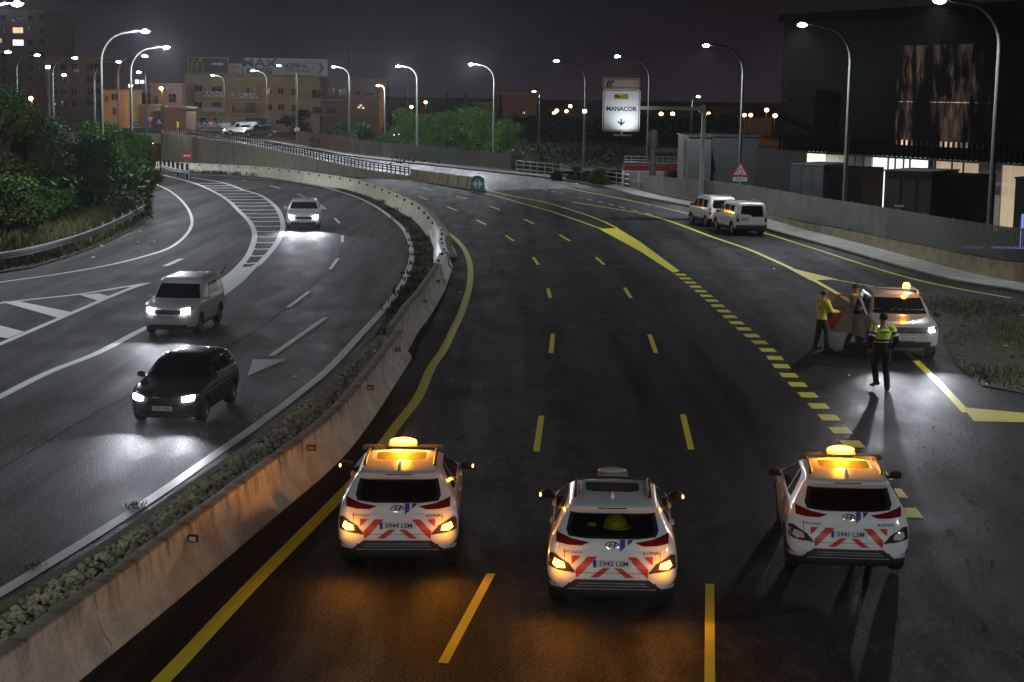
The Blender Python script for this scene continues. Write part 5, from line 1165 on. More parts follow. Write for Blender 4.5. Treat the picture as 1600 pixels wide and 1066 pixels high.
# ================================================================== vehicles
# local frame: x right, y forward, rear bumper at y = 0, ground z = 0
class Body:
    def __init__(s, sl, nr=3.4, nf=2.6):
        s.sl = sorted(sl); s.nr, s.nf = nr, nf       # (z, half width, y rear, y front, rear corner depth, front corner depth)
    def at(s, z):
        S = s.sl
        if z <= S[0][0]: return S[0][1:]
        if z >= S[-1][0]: return S[-1][1:]
        for i in range(len(S)-1):
            if S[i][0] <= z <= S[i+1][0]:
                h = S[i+1][0]-S[i][0]; t = (z-S[i][0])/h; out = []
                for k in range(1, 6):
                    d = lambda a, b: (S[b][k]-S[a][k])/(S[b][0]-S[a][0])
                    s0 = d(i, i+1); m0 = d(i-1, i) if i else s0; m1 = d(i+1, i+2) if i+2 < len(S) else s0
                    def lim(m): return 0 if m*s0 <= 0 else math.copysign(min(abs((m+s0)/2), 2.5*abs(s0), 2.5*abs(m)), s0)
                    a, b = lim(m0), lim(m1); t2, t3 = t*t, t*t*t
                    out.append((2*t3-3*t2+1)*S[i][k]+(t3-2*t2+t)*h*a+(-2*t3+3*t2)*S[i+1][k]+(t3-t2)*h*b)
                return tuple(out)
    def rear(s, x, z): w, yr, yf, dr, df = s.at(z); q = min(.999, abs(x)/w); return yr + dr*(1-(1-q**s.nr)**(1/s.nr))
    def front(s, x, z): w, yr, yf, dr, df = s.at(z); q = min(.999, abs(x)/w); return yf - df*(1-(1-q**s.nf)**(1/s.nf))
    def side(s, y, z):
        w, yr, yf, dr, df = s.at(z)
        if y < yr+dr: q = min(1, max(0, (yr+dr-y)/dr)); return w*(1-q**s.nr)**(1/s.nr)
        if y > yf-df: q = min(1, max(0, (y-yf+df)/df)); return w*(1-q**s.nf)**(1/s.nf)
        return w
    def top(s, x, y):     # roof height
        lo, hi = s.sl[0][0], s.sl[-1][0]
        for k in range(40):
            m = hi - (hi-lo)*k/90
            w, yr, yf, dr, df = s.at(m)
            if abs(x) < s.side(y, m) and yr < y < yf: return m
        return hi
    def mesh(s, wheels, wr, pocket=None, nlev=44):
        zs = [s.sl[0][0]+(s.sl[-1][0]-s.sl[0][0])*k/nlev for k in range(nlev+1)]+[q[0] for q in s.sl]; zs = sorted(set(round(z, 4) for z in zs))
        zs = [z for i, z in enumerate(zs) if i == 0 or z-zs[i-1] > .006]; rows = []
        for z in zs:
            w, yr, yf, dr, df = s.at(z); half = []
            for k in range(11):
                t = math.pi/2*k/10; half.append((w*math.sin(t)**(2/s.nr), yr+dr*(1-math.cos(t)**(2/s.nr))))
            for k in range(1, 16): half.append((w, lerp(yr+dr, yf-df, k/16)))
            for k in range(11):
                t = math.pi/2*(1-k/10); half.append((w*math.sin(t)**(2/s.nf), yf-df*(1-math.cos(t)**(2/s.nf))))
            rows.append([(x, y, z) for x, y in half]+[(-x, y, z) for x, y in reversed(half[1:-1])])
        n = len(rows[0]); vs = [p for r in rows for p in r]; fs = []
        for i in range(len(rows)-1):
            for j in range(n): fs.append((i*n+j, i*n+(j+1) % n, (i+1)*n+(j+1) % n, (i+1)*n+j))
        half = n//2    # caps as strips across
        for base, rev in ((0, True), ((len(rows)-1)*n, False)):
            for j in range(half):
                a, b, c, d = base+j, base+j+1, base+(n-j-1) % n, base+(n-j) % n
                f = [a, b, c, d]; f = [v for i, v in enumerate(f) if v not in f[:i]]
                if len(f) > 2: fs.append(tuple(reversed(f)) if rev else tuple(f))
        mb = MB(); mb.add(vs, fs); me = mb.mesh('body', [MT['carwhite']])
        ob = bpy.data.objects.new('tmp', me); COL.objects.link(ob); cut = []
        def cutter(m2):
            c = bpy.data.objects.new('cut', m2); COL.objects.link(c); cut.append(c); md = ob.modifiers.new('b', 'BOOLEAN'); md.operation = 'DIFFERENCE'; md.object = c; md.solver = 'EXACT'
        for wy in wheels:
            for sd in (-1, 1): cutter(MB().lathe([(0,-.3),(wr+.055,-.3),(wr+.055,.3),(0,.3)], (sd*(s.at(.5)[0]-.08), wy, wr), 'x', 28).mesh('c', MT['black']))
        if pocket:
            pl, y0, y1 = pocket; n2 = len(pl); cutter(MB().add([(x, y0, z) for x, z in pl]+[(x, y1, z) for x, z in pl], [tuple(range(n2)), tuple(reversed(range(n2, 2*n2)))]+[(i, n2+i, n2+(i+1) % n2, (i+1) % n2) for i in range(n2)]).mesh('c', MT['black']))
        dg = bpy.context.evaluated_depsgraph_get(); out = bpy.data.meshes.new_from_object(ob.evaluated_get(dg))
        for c in cut: bpy.data.objects.remove(c)
        bpy.data.objects.remove(ob)
        return out, pocket
    def finish(s, out, pocket, paint, wheels, wr, split=None, under=.34):
        out.materials.clear()
        for m in (paint, MT['black'], MT['carinside'], MT['trim']): out.materials.append(m)
        for p in out.polygons:
            c = p.center; i = 0; w = s.side(c.y, c.z); inner = abs(c.x) < w-.012 and s.rear(c.x, c.z)+.012 < c.y < s.front(c.x, c.z)-.012
            if inner and any(abs(math.hypot(c.y-wy, c.z-wr)-(wr+.055)) < .03 or abs(c.x) < w-.2 and math.hypot(c.y-wy, c.z-wr) < wr+.05 for wy in wheels) and c.z < .9: i = 1
            elif inner and pocket and c.z > .9 and c.y < pocket[2]+.02: i = 2
            elif c.z < under: i = 3
            p.material_index = i; p.use_smooth = True
        out.set_sharp_from_angle(angle=R(32)); out.name = 'body'; return out
def clip_patch(poly, fmap, off, name, mt, parent, step=.07, skirt=.02):
    "a flat outline (a, b) laid on a body surface, standing OFF proud of it"
    bm = bmesh.new(); f = bm.faces.new([bm.verts.new((a, b, 0)) for a, b in poly]); bmesh.ops.triangulate(bm, faces=[f])
    for ax in (0, 1):
        lo, hi = min(p[ax] for p in poly), max(p[ax] for p in poly); k = lo+step
        while k < hi-1e-4:
            co = (k, 0, 0) if ax == 0 else (0, k, 0); no = (1, 0, 0) if ax == 0 else (0, 1, 0)
            bmesh.ops.bisect_plane(bm, geom=bm.verts[:]+bm.edges[:]+bm.faces[:], dist=1e-5, plane_co=co, plane_no=no); k += step
    if skirt:
        be = [e for e in bm.edges if e.is_boundary]; r = bmesh.ops.extrude_edge_only(bm, edges=be); lowv = {v for v in r['geom'] if isinstance(v, bmesh.types.BMVert)}
    else: lowv = set()
    for v in bm.verts: a, b = v.co.x, v.co.y; v.co = fmap(a, b, off-(skirt if v in lowv else 0))
    bmesh.ops.recalc_face_normals(bm, faces=bm.faces); me = bpy.data.meshes.new(name); bm.to_mesh(me); bm.free(); me.materials.append(mt)
    me.polygons.foreach_set('use_smooth', [True]*len(me.polygons)); me.set_sharp_from_angle(angle=R(40)); return raw(name, me, parent)
class Car:
    def __init__(s, body, root): s.b, s.t = body, root
    def fr(s, x, z, o): return Vector((x, s.b.rear(x, z)-o, z))
    def ff(s, x, z, o): return Vector((x, s.b.front(x, z)+o, z))
    def fs(s, sd): return lambda y, z, o: Vector((sd*(s.b.side(y, z)+o), y, z))
    def R_(s, name, poly, mt, off=.006, parent=None, **k): return clip_patch(poly, s.fr, off, name, mt, parent or s.t, **k)
    def F_(s, name, poly, mt, off=.006, parent=None, **k): return clip_patch(poly, s.ff, off, name, mt, parent or s.t, **k)
    def S_(s, sd, name, poly, mt, off=.006, parent=None, **k): return clip_patch(poly, s.fs(sd), off, name, mt, parent or s.t, **k)
    def text(s, where, txt, size, a, z, mt, off, xs=1.0, bold=0.0, parent=None, name='lettering', align='CENTER'):
        vs, fs = text_mesh(txt, size, align, 0, bold, xs); f = s.fr if where == 'r' else s.ff; q = 1 if where == 'r' else -1
        return MB().add([f(a+q*x, z+y, off) for x, y, _ in vs], fs).obj(name, mt, parent or s.t)
    def plate(s, where, z, txt, parent=None, w=.26):
        f = s.fr if where == 'r' else s.ff; o = -1 if where == 'r' else 1; c = f(0, z, .022); q = 1 if where == 'r' else -1
        mb = MB(); mb.box((c.x, c.y, c.z), (2*w, .012, .112)); b = mb.obj('number_plate', MT['platewhite'], s.t)
        mb = MB(); mb.box((-q*(w-.022), c.y+o*.007, c.z), (.042, .003, .108)); mb.obj('blue_band', MT['plateblue'], b)
        text_on('lettering', txt, .098, (q*.022, c.y+o*.0075, c.z), Vector((q,0,0)), Z, MT['ink'], b, 1.02, .0015)
    def wheels(s, ys, r, w=.22, spokes=5, rimmt='rim', inset=.015):
        hw = s.b.at(.5)[0]; tm = MB(); tm.lathe([(r*.62,-w/2),(r*.9,-w/2),(r*.985,-w*.36),(r,-w*.2),(r,w*.2),(r*.985,w*.36),(r*.9,w/2),(r*.62,w/2),(r*.60,0),(r*.62,-w/2)], axis='x', n=32); tme = tm.mesh('tyre', MT['rubber'], 40)
        rm = MB(); rm.lathe([(r*.64,w*.44),(r*.60,w*.40),(r*.55,w*.15)], axis='x', n=28)
        for k in range(spokes):
            a = 6.283*k/spokes; c, sn = math.cos(a), math.sin(a); u, v = -sn*.035, c*.035; ro = r*.62
            rm.add([(w*.38, c*.03+u*1.3, sn*.03+v*1.3), (w*.38, c*.03-u*1.3, sn*.03-v*1.3), (w*.42, c*ro-u*.9, sn*ro-v*.9), (w*.42, c*ro+u*.9, sn*ro+v*.9), (w*.2, c*.03+u, sn*.03+v), (w*.2, c*.03-u, sn*.03-v), (w*.25, c*ro-u, sn*ro-v), (w*.25, c*ro+u, sn*ro+v)], [(0,1,2,3),(4,7,6,5),(0,4,5,1),(1,5,6,2),(2,6,7,3),(3,7,4,0)])
        rm.lathe([(0,w*.40),(.05,w*.40),(.055,w*.2)], axis='x', n=12); rm.lathe([(0,w*.05),(r*.6,w*.05)], axis='x', n=20, m=1); rme = rm.mesh('rim', [MT[rimmt], MT['black']])
        for y in ys:
            for sd in (-1, 1):
                e = bpy.data.objects.new('wheel', None); link(e, s.t); e.location = (sd*(hw-w/2-inset), y, r); e.rotation_euler = (0, 0, 0 if sd > 0 else math.pi)
                raw('tyre', tme, e); raw('rim', rme, e)
    def mirror(s, y, z, mt, sz=1.0, lamp=None):
        for sd in (-1, 1):
            x = s.b.side(y, z-.06); mb = MB(); mb.ball((sd*(x+.12), y, z), (.105*sz, .075*sz, .075*sz), 12); mb.box((sd*(x+.03), y+.01, z-.05), (.12, .07, .04)); o = mb.obj('wing_mirror', mt, s.t, 60)
            m2 = MB(); m2.box((sd*(x+.125), y-.07*sz, z), (.15*sz, .012, .10*sz)); m2.obj('mirror_glass', MT['glass'], o)
            if lamp:
                m3 = MB(); m3.box((sd*(x+.215*sz), y-.03, z-.01), (.022, .09, .035)); m3.obj('turn_lamp', lamp, o)
                point('turn_light', (sd*(x+.27), y-.03, z), 1.6, AMBER, s.t, .02)
CMESH = {}
def base_car(kind, sl, root, paint, wheels, wr, pocket=None, **k):
    b = Body(sl, *k.pop('n', (3.4, 2.6)))
    if (kind, paint.name) not in CMESH: CMESH[(kind, paint.name)] = b.finish(*b.mesh(wheels, wr, pocket), paint, wheels, wr, **k)
    raw('body', CMESH[(kind, paint.name)], root); return Car(b, root)
mir = lambda pl: [(-a, b) for a, b in reversed(pl)]

# ---- the three white marked crossovers
KONA = [(.20,.76,.16,4.02,.35,.5),(.30,.84,.07,4.10,.35,.55),(.40,.875,.02,4.15,.35,.6),(.52,.895,0,4.18,.34,.62),(.64,.90,.0,4.18,.34,.62),(.76,.895,.03,4.15,.34,.65),(.86,.885,.085,4.08,.34,.70),(.94,.87,.115,3.80,.34,.75),(1.0,.855,.14,3.40,.34,.70),(1.05,.835,.17,3.16,.33,.55),
        (1.15,.775,.25,2.92,.30,.35),(1.25,.72,.34,2.66,.28,.32),(1.35,.665,.42,2.40,.26,.30),(1.395,.64,.40,2.28,.24,.30),(1.43,.62,.37,2.18,.22,.30),(1.47,.59,.42,2.05,.22,.3),(1.51,.53,.62,1.90,.25,.3),(1.54,.44,.85,1.75,.25,.3),(1.548,.38,.92,1.70,.25,.25)]
KW = (.78, 3.38); KR = .335
WIN_R = [(-.635,1.15),(-.585,1.365),(.585,1.365),(.635,1.15),(.60,1.075),(.34,1.05),(-.34,1.05),(-.60,1.075)]
def kona(label, x, y, rz, roll, txt, hazards, bar, group='white marked cars with chevrons'):
    t = thing('marked_car', label, 'car', (x, y, 0), rz, group); t.rotation_euler = (0, roll, rz); t.scale = (1, 1, .965)
    pocket = ([(a*.93, 1.215+(b-1.215)*.9) for a, b in WIN_R], -.5, 1.5)
    c = base_car('kona', KONA, t, MT['carwhite'], KW, KR, pocket); b = c.b
    c.R_('rear_window', WIN_R, MT['tint'], .006, skirt=.012)
    fr = MB()
    # dark painted band round the glass
    n = len(WIN_R); inn = [(a*.905, 1.215+(q-1.215)*.86) for a, q in WIN_R]
    for i in range(n): c1, c2, d1, d2 = WIN_R[i], WIN_R[(i+1) % n], inn[i], inn[(i+1) % n]; fr.add([c.fr(*c1,.009), c.fr(*c2,.009), c.fr(*d2,.009), c.fr(*d1,.009)], [(0,1,2,3)])
    fr.obj('window_border', MT['black'], t)
    # interior: shelf, seats, headrests
    mb = MB(); mb.box((-.34,1.55,1.14), (.44,.12,.26)); mb.box((.34,1.55,1.14), (.44,.12,.26)); mb.box((-.34,1.50,1.30), (.24,.09,.14)); mb.box((.34,1.50,1.30), (.24,.09,.14)); mb.obj('rear_seat', MT['black'], t)
    for sd in (-1, 1):
        m = (lambda p: p) if sd > 0 else mir
        c.R_('tail_light', m([(.31,1.005),(.55,1.045),(.775,1.115),(.77,.985),(.60,.962),(.42,.962)]), MT['taillens'], .012)
        lo = c.R_('lower_lamp', m([(.50,.605),(.60,.725),(.80,.835),(.868,.83),(.875,.66),(.72,.622)]), MT['lampdark'], .012)
        q = c.R_('turn_lens', m([(.64,.66),(.66,.735),(.79,.775),(.82,.70),(.76,.652)]), MT['amber_on'] if hazards else MT['lensoff'], .018, lo)
        if hazards: p = c.fr(sd*.74, .715, .09); spot('hazard_light', p, (sd*.15, -1, -.42), 42, AMBER, 130, 1.0, t, .05); point('hazard_spill', c.fr(sd*.74, .715, .13), 6, AMBER, t, .05)
        c.R_('stripe', m([(.435,.82),(.555,.82),(.555,.712)]), MT['retrored'], .008, skirt=0)
        c.R_('stripe', m([(.205,.82),(.335,.82),(.495,.655),(.495,.535),(.475,.535)]), MT['retrored'], .008, skirt=0)
        c.R_('stripe', m([(.025,.675),(.125,.675),(.30,.535),(.185,.535)]), MT['retrored'], .008, skirt=0)
        c.R_('reflector', m([(.40,.395),(.46,.445),(.60,.445),(.62,.395)]), MT['taillens'], .02)
        # side glazing and details
        c.S_(sd, 'door_window', [(1.45,1.07),(1.50,1.42),(2.02,1.41),(2.55,1.23),(2.80,1.07)], MT['glass'], .004)
        c.S_(sd, 'door_window', [(.86,1.10),(1.02,1.33),(1.15,1.41),(1.42,1.425),(1.38,1.07)], MT['glass'], .004)
        c.S_(sd, 'cladding', [(.10,.34),(.12,.42),(.36,.46),(.40,.62),(.50,.72),(.36,.70),(.28,.55),(.16,.50)], MT['trim'], .012); c.S_(sd, 'cladding', [(1.22,.26),(1.20,.44),(2.95,.44),(2.93,.26)], MT['trim'], .012)
        c.S_(sd, 'side_band', [(1.12,.99),(1.30,1.04),(1.30,.72),(1.18,.60)], MT['purple'], .006, skirt=0); c.S_(sd, 'side_band', [(1.40,1.04),(1.48,1.04),(1.48,.85),(1.40,.78)], MT['purple'], .006, skirt=0)
        c.S_(sd, 'red_square', [(.50,.86),(.50,.99),(.80,.99),(.80,.86)], MT['retrored'], .006, skirt=0); c.S_(sd, 'white_square', [(.58,.88),(.62,.97),(.70,.97),(.66,.88)], MT['retrowhite'], .008, skirt=0)
        for y0 in (1.42, 2.52): c.S_(sd, 'door_seam', [(y0,.45),(y0,1.03),(y0+.012,1.03),(y0+.012,.45)], MT['black'], .002, skirt=0)
        c.S_(sd, 'door_handle', [(1.52,.91),(1.52,.945),(1.72,.945),(1.72,.91)], MT['carwhite'], .03, skirt=.03); c.S_(sd, 'door_handle', [(2.55,.91),(2.55,.945),(2.75,.945),(2.75,.91)], MT['carwhite'], .03, skirt=.03)
        pts = [(sd*.525, y_, b.top(sd*.525, y_)+.055) for y_ in (.74,.82,1.0,1.25,1.5,1.75,1.9)]; pts[0] = (*pts[0][:2], pts[0][2]-.055); pts[-1] = (*pts[-1][:2], pts[-1][2]-.06)
        mb = MB(); mb.tube(pts, .026, 8); mb.obj('roof_rail', MT['black'], t, 50)
    c.R_('chevron_panel', [(-.56,.525),(-.56,.825),(.56,.825),(.56,.525)], MT['retrowhite'], .004, skirt=0)
    c.R_('handle_strip', [(-.41,.838),(-.41,.89),(.41,.89),(.41,.838)], MT['carwhite'], .022, skirt=.025)
    c.R_('diffuser', [(-.74,.285),(-.66,.37),(-.50,.505),(.50,.505),(.66,.37),(.74,.285)], MT['trim'], .022)
    for z_, w_ in ((.455,.46),(.415,.50),(.365,.60)): mb = MB(); p = c.fr(0, z_, .03); mb.box((0, p.y, z_), (2*w_, .012, .011)); mb.obj('chrome_bar', MT['silvertrim'], t)
    c.R_('tailgate_seam', [(-.66,.905),(-.655,.60),(-.648,.60),(-.653,.905)], MT['black'], .003, skirt=0); c.R_('tailgate_seam', mir([(-.66,.905),(-.655,.60),(-.648,.60),(-.653,.905)]), MT['black'], .003, skirt=0)
    c.R_('tailgate_seam', [(-.56,.598),(-.56,.604),(.56,.604),(.56,.598)], MT['black'], .009, skirt=0)
    ring = [(math.cos(2*math.pi*k/24), math.sin(2*math.pi*k/24)) for k in range(25)]; mb = MB()
    for k in range(24):
        (a, q), (a2, q2) = ring[k], ring[k+1]; mb.add([c.fr(a*.098,.972+q*.052,.02), c.fr(a2*.098,.972+q2*.052,.02), c.fr(a2*.082,.972+q2*.040,.022), c.fr(a*.082,.972+q*.040,.022)], [(0,1,2,3)])
    for pl in ([(-.055,-.03),(-.032,-.036),(-.008,.034),(-.030,.030)], [(.010,-.034),(.032,-.030),(.056,.03),(.034,.036)], [(-.025,-.010),(.03,.004),(.028,.014),(-.024,.0)]): mb.add([c.fr(a,.972+q,.022) for a, q in pl], [(0,1,2,3)])
    mb.obj('emblem', MT['chrome'], t)
    c.R_('purple_mark', [(.105,.885),(.105,1.045),(.175,1.045),(.175,.945)], MT['purple'], .006, skirt=0); c.R_('purple_mark', [(.21,.965),(.21,1.045),(.28,1.045),(.28,1.03)], MT['purple'], .006, skirt=0)
    c.text('r', 'HYUNDAI', .048, -.53, .868, MT['ink'], .008, 1.3); c.text('r', 'KONA', .055, .53, .868, MT['ink'], .008, 1.4, .001)
    c.plate('r', .735, txt)
    mb = MB(); mb.lathe([(.0,0),(.012,0)], (0,0,0), 'z', 6); p = b.top(0, .80); mb = MB(); mb.add([(-.03,.68,p-.02),(.03,.68,p-.02),(.03,.86,p-.02),(-.03,.86,p-.02),(0,.70,p+.075),(0,.74,p+.08)], [(0,1,4),(1,2,5,4),(2,3,5),(3,0,4,5)]); mb.obj('antenna_fin', MT['carwhite'], t)
    c.R_('brake_light', [(-.20,1.437),(-.20,1.45),(.20,1.45),(.20,1.437)], MT['taillens'], .004)
    # crossbar and beacon bar
    yb = 1.72; zr = 1.60; mb = MB(); mb.box((0,yb,zr), (1.22,.07,.035))
    for sd in (-1, 1): mb.box((sd*.58,yb,zr-.035), (.10,.12,.07))
    cb = mb.obj('crossbar', MT['black'], t)
    mb = MB(); mb.box((0,yb,zr+.035), (.44,.20,.035)); hb = mb.obj('beacon_base', MT['silvertrim'], cb)
    mb = MB(); mb.ball((0,yb,zr+.085), (.21,.105,.052), 20)
    mb.obj('beacon_lens', MT['beacon_on'] if bar else MT['lensoff'], cb, 60)
    if bar:
        point('beacon_light', (0,yb-.16,zr+.17), 130, AMBER, t, .07); point('beacon_light', (0,yb+.16,zr+.17), 120, AMBER, t, .07)
    c.mirror(2.72, 1.06, MT['black'], 1.05, MT['amber_soft'] if hazards else None)
    c.F_('windscreen', [(-.66,1.07),(-.55,1.38),(.55,1.38),(.66,1.07)], MT['glass'], .005); c.F_('grille', [(-.45,.45),(-.5,.65),(.5,.65),(.45,.45)], MT['black'], .008)
    for sd in (-1, 1): c.F_('headlight', ((lambda p: p) if sd > 0 else mir)([(.48,.78),(.72,.82),(.74,.76),(.5,.72)]), MT['lensoff'], .01)
    c.wheels(KW, KR); return t
kona('white marked car nearest the barrier, roof beacon and hazards lit, plate 5944 LSM', -1.64, 23.85, R(.8), R(-.5), '5944 LSM', True, True)
kc = kona('middle white marked car with dark roof beacon and hazards lit, plate 5942 LSM', 1.42, 22.0, R(-3.0), R(-.6), '5942 LSM', True, False)
kona('rightmost white marked car, roof beacon lit but hazards off, plate 5941 LSM', 5.0, 23.75, R(-6.0), R(-.8), '5941 LSM', False, True)
# helmet and vest on the parcel shelf of the middle car
def inside_car(root, x, y, z): return Matrix.Rotation(root.rotation_euler.z, 4, 'Z') @ Vector((x, y, z)) + root.location
p = inside_car(kc, .03, .62, 1.075); t = thing('safety_helmet', 'yellow safety helmet lying behind the rear window of the middle car', 'helmet', tuple(p), R(20))
mb = MB(); mb.lathe([(.165,0),(.168,.03),(.155,.09),(.12,.14),(.06,.172),(0,.18)], n=22); mb.obj('shell', MT['helmet'], t, 60)
mb = MB(); mb.lathe([(.165,.0),(.20,-.005),(.20,.012),(.165,.02)], (.02,-.01,0), n=22); mb.obj('brim', MT['helmet'], t); mb = MB(); mb.box((0,0,.185), (.05,.22,.02)); mb.obj('ridge', MT['helmet'], t)
p = inside_car(kc, -.30, .58, 1.09); t = thing('hi_vis_vest', 'folded green and dark vest lying left of the yellow helmet in the middle car', 'vest', tuple(p)); mb = MB(); mb.ball((0,0,.02), (.13,.10,.05), 10); mb.obj('cloth', MT['navy'], t, 60); mb = MB(); mb.ball((.0,-.06,.03), (.07,.06,.03), 8); mb.obj('lime_fold', MT['hivisg'], t, 60)

# ---- parked white vans / utility cars (seen from behind)
VAN = [(.22,.76,.14,4.25,.2,.5),(.34,.86,.05,4.35,.2,.55),(.46,.90,.02,4.38,.2,.6),(.60,.905,.0,4.38,.2,.6),(.85,.905,.03,4.30,.2,.65),(1.0,.90,.05,4.05,.2,.6),(1.08,.89,.06,3.70,.2,.5),(1.20,.865,.08,3.40,.2,.35),(1.45,.82,.12,3.05,.2,.3),(1.65,.77,.17,2.75,.2,.3),(1.74,.72,.22,2.55,.2,.3),(1.79,.62,.35,2.35,.25,.3),(1.81,.45,.6,2.1,.25,.3)]
SUV = [(.26,.80,.14,4.55,.2,.4),(.40,.90,.03,4.65,.2,.45),(.55,.93,.0,4.68,.2,.45),(.80,.935,.0,4.66,.2,.45),(1.05,.925,.02,4.55,.2,.5),(1.14,.91,.03,4.10,.2,.45),(1.20,.90,.035,3.45,.2,.35),(1.45,.86,.07,3.15,.2,.3),(1.68,.81,.12,2.85,.2,.3),(1.78,.76,.17,2.7,.2,.3),(1.83,.66,.3,2.5,.25,.3),(1.85,.5,.6,2.2,.25,.3)]
def parked(label, x, y, rz, sl, kind, wr, wheels, suv):
    t = thing('parked_car', label, 'car', (x, y, 0), rz, 'white cars parked along the right kerb'); t.scale = (.93, .93, .93); c = base_car(kind, sl, t, MT['carwhite'], wheels, wr, n=(4.2, 2.8), under=.5 if not suv else .46)
    if suv:
        c.R_('rear_window', [(-.66,1.22),(-.60,1.66),(.60,1.66),(.66,1.22),(.66,1.06),(.02,1.06),(-.10,1.17)], MT['glass'], .01); c.R_('roof_light', [(-.22,1.735),(-.22,1.765),(.22,1.765),(.22,1.735)], MT['black'], .008)
        for sd in (-1, 1):
            m = (lambda p: p) if sd > 0 else mir; c.R_('tail_light', m([(.74,.78),(.74,1.20),(.89,1.20),(.90,.78)]), MT['taillens'], .015); c.R_('clear_lens', m([(.75,.98),(.75,1.18),(.88,1.18),(.88,.98)]), MT['lensoff'], .02)
            c.R_('reflector', m([(.60,.56),(.60,.60),(.80,.60),(.80,.56)]), MT['taillens'], .02)
        mb = MB(); p = c.fr(-.45,.92,.03); mb.box((-.42, p.y, .92), (.46,.015,.22)); b_ = mb.obj('number_plate', MT['platewhite'], t); mb = MB(); mb.box((-.42, p.y-.009, .92), (.40,.004,.17)); mb.obj('plate_face', MT['carcream'], b_)
        c.R_('bumper', [(-.9,.42),(-.92,.60),(.92,.60),(.9,.42)], MT['trim'], .03); c.R_('tailgate_seam', [(-.85,.64),(-.85,.652),(.85,.652),(.85,.64)], MT['black'], .004, skirt=0)
    else:
        c.R_('rear_window', [(-.64,1.18),(-.66,1.30),(-.58,1.60),(.58,1.60),(.66,1.30),(.64,1.18),(.55,1.12),(-.55,1.12)], MT['glass'], .01)
        for sd in (-1, 1):
            m = (lambda p: p) if sd > 0 else mir; c.R_('tail_light', m([(.74,.76),(.76,1.16),(.84,1.18),(.885,.76)]), MT['taillens'], .015); c.R_('clear_lens', m([(.76,.90),(.77,.98),(.865,.98),(.87,.90)]), MT['lensoff'], .02)
        c.R_('bumper', [(-.86,.34),(-.88,.52),(.88,.52),(.86,.34)], MT['trim'], .03); c.plate('r', .66, '4812 KDV'); c.R_('handle_strip', [(-.36,.76),(-.36,.79),(.36,.79),(.36,.76)], MT['black'], .02)
    z0, z1 = (1.22, 1.66) if suv else (1.13, 1.60)
    for sd in (-1, 1):
        xs = [(.55,1.30),(1.42,2.25),(2.35,3.05 if suv else 3.0)]
        for k, (a, b_) in enumerate(xs):
            if k == 0 and not suv: c.S_(sd, 'side_window', [(.5,1.16),(.55,1.58),(1.3,1.60),(1.3,1.14)], MT['glass'], .006); continue
            c.S_(sd, 'side_window', [(a,z0),(a+.02,z1),(min(b_,2.72 if not suv else 2.8),z1),(b_,z0+.16),(b_+.05,z0)] if k == 2 else [(a,z0),(a,z1),(b_,z1),(b_,z0)], MT['glass'], .006)
        for y0 in (1.36, 2.30): c.S_(sd, 'door_seam', [(y0,.5),(y0,1.1),(y0+.014,1.1),(y0+.014,.5)], MT['black'], .003, skirt=0)
        c.S_(sd, 'door_handle', [(1.45,.98),(1.45,1.02),(1.65,1.02),(1.65,.98)], MT['chrome'], .03, skirt=.03)
        c.S_(sd, 'cladding', [(.0+wheels[0]+.45,.30),(wheels[0]+.45,.50),(wheels[1]-.45,.50),(wheels[1]-.45,.30)], MT['trim'], .012)
        mb = MB(); mb.tube([(sd*.66,.6,sl[-3][0]+.03),(sd*.66,.8,sl[-1][0]+.05),(sd*.66,2.1,sl[-1][0]+.05),(sd*.66,2.3,sl[-3][0]+.03)], .02, 6); mb.obj('roof_rail', MT['galv'], t)
    c.F_('windscreen', [(-.74,1.25),(-.64,1.62),(.64,1.62),(.74,1.25)], MT['glass'], .006)
    c.mirror(3.0, 1.20, MT['black'], 1.15); c.wheels(wheels, wr); return t
pv = M(1117, 353); parked('white van with wide rear window, farther of the two cars parked at the kerb', 11.55, 91.8, R(12), VAN, 'van', .33, (.72, 3.44), False)
parked('white square off-road car with stepped rear window parked at the kerb', 12.35, 86.3, R(11), SUV, 'suv', .38, (.82, 3.70), True)

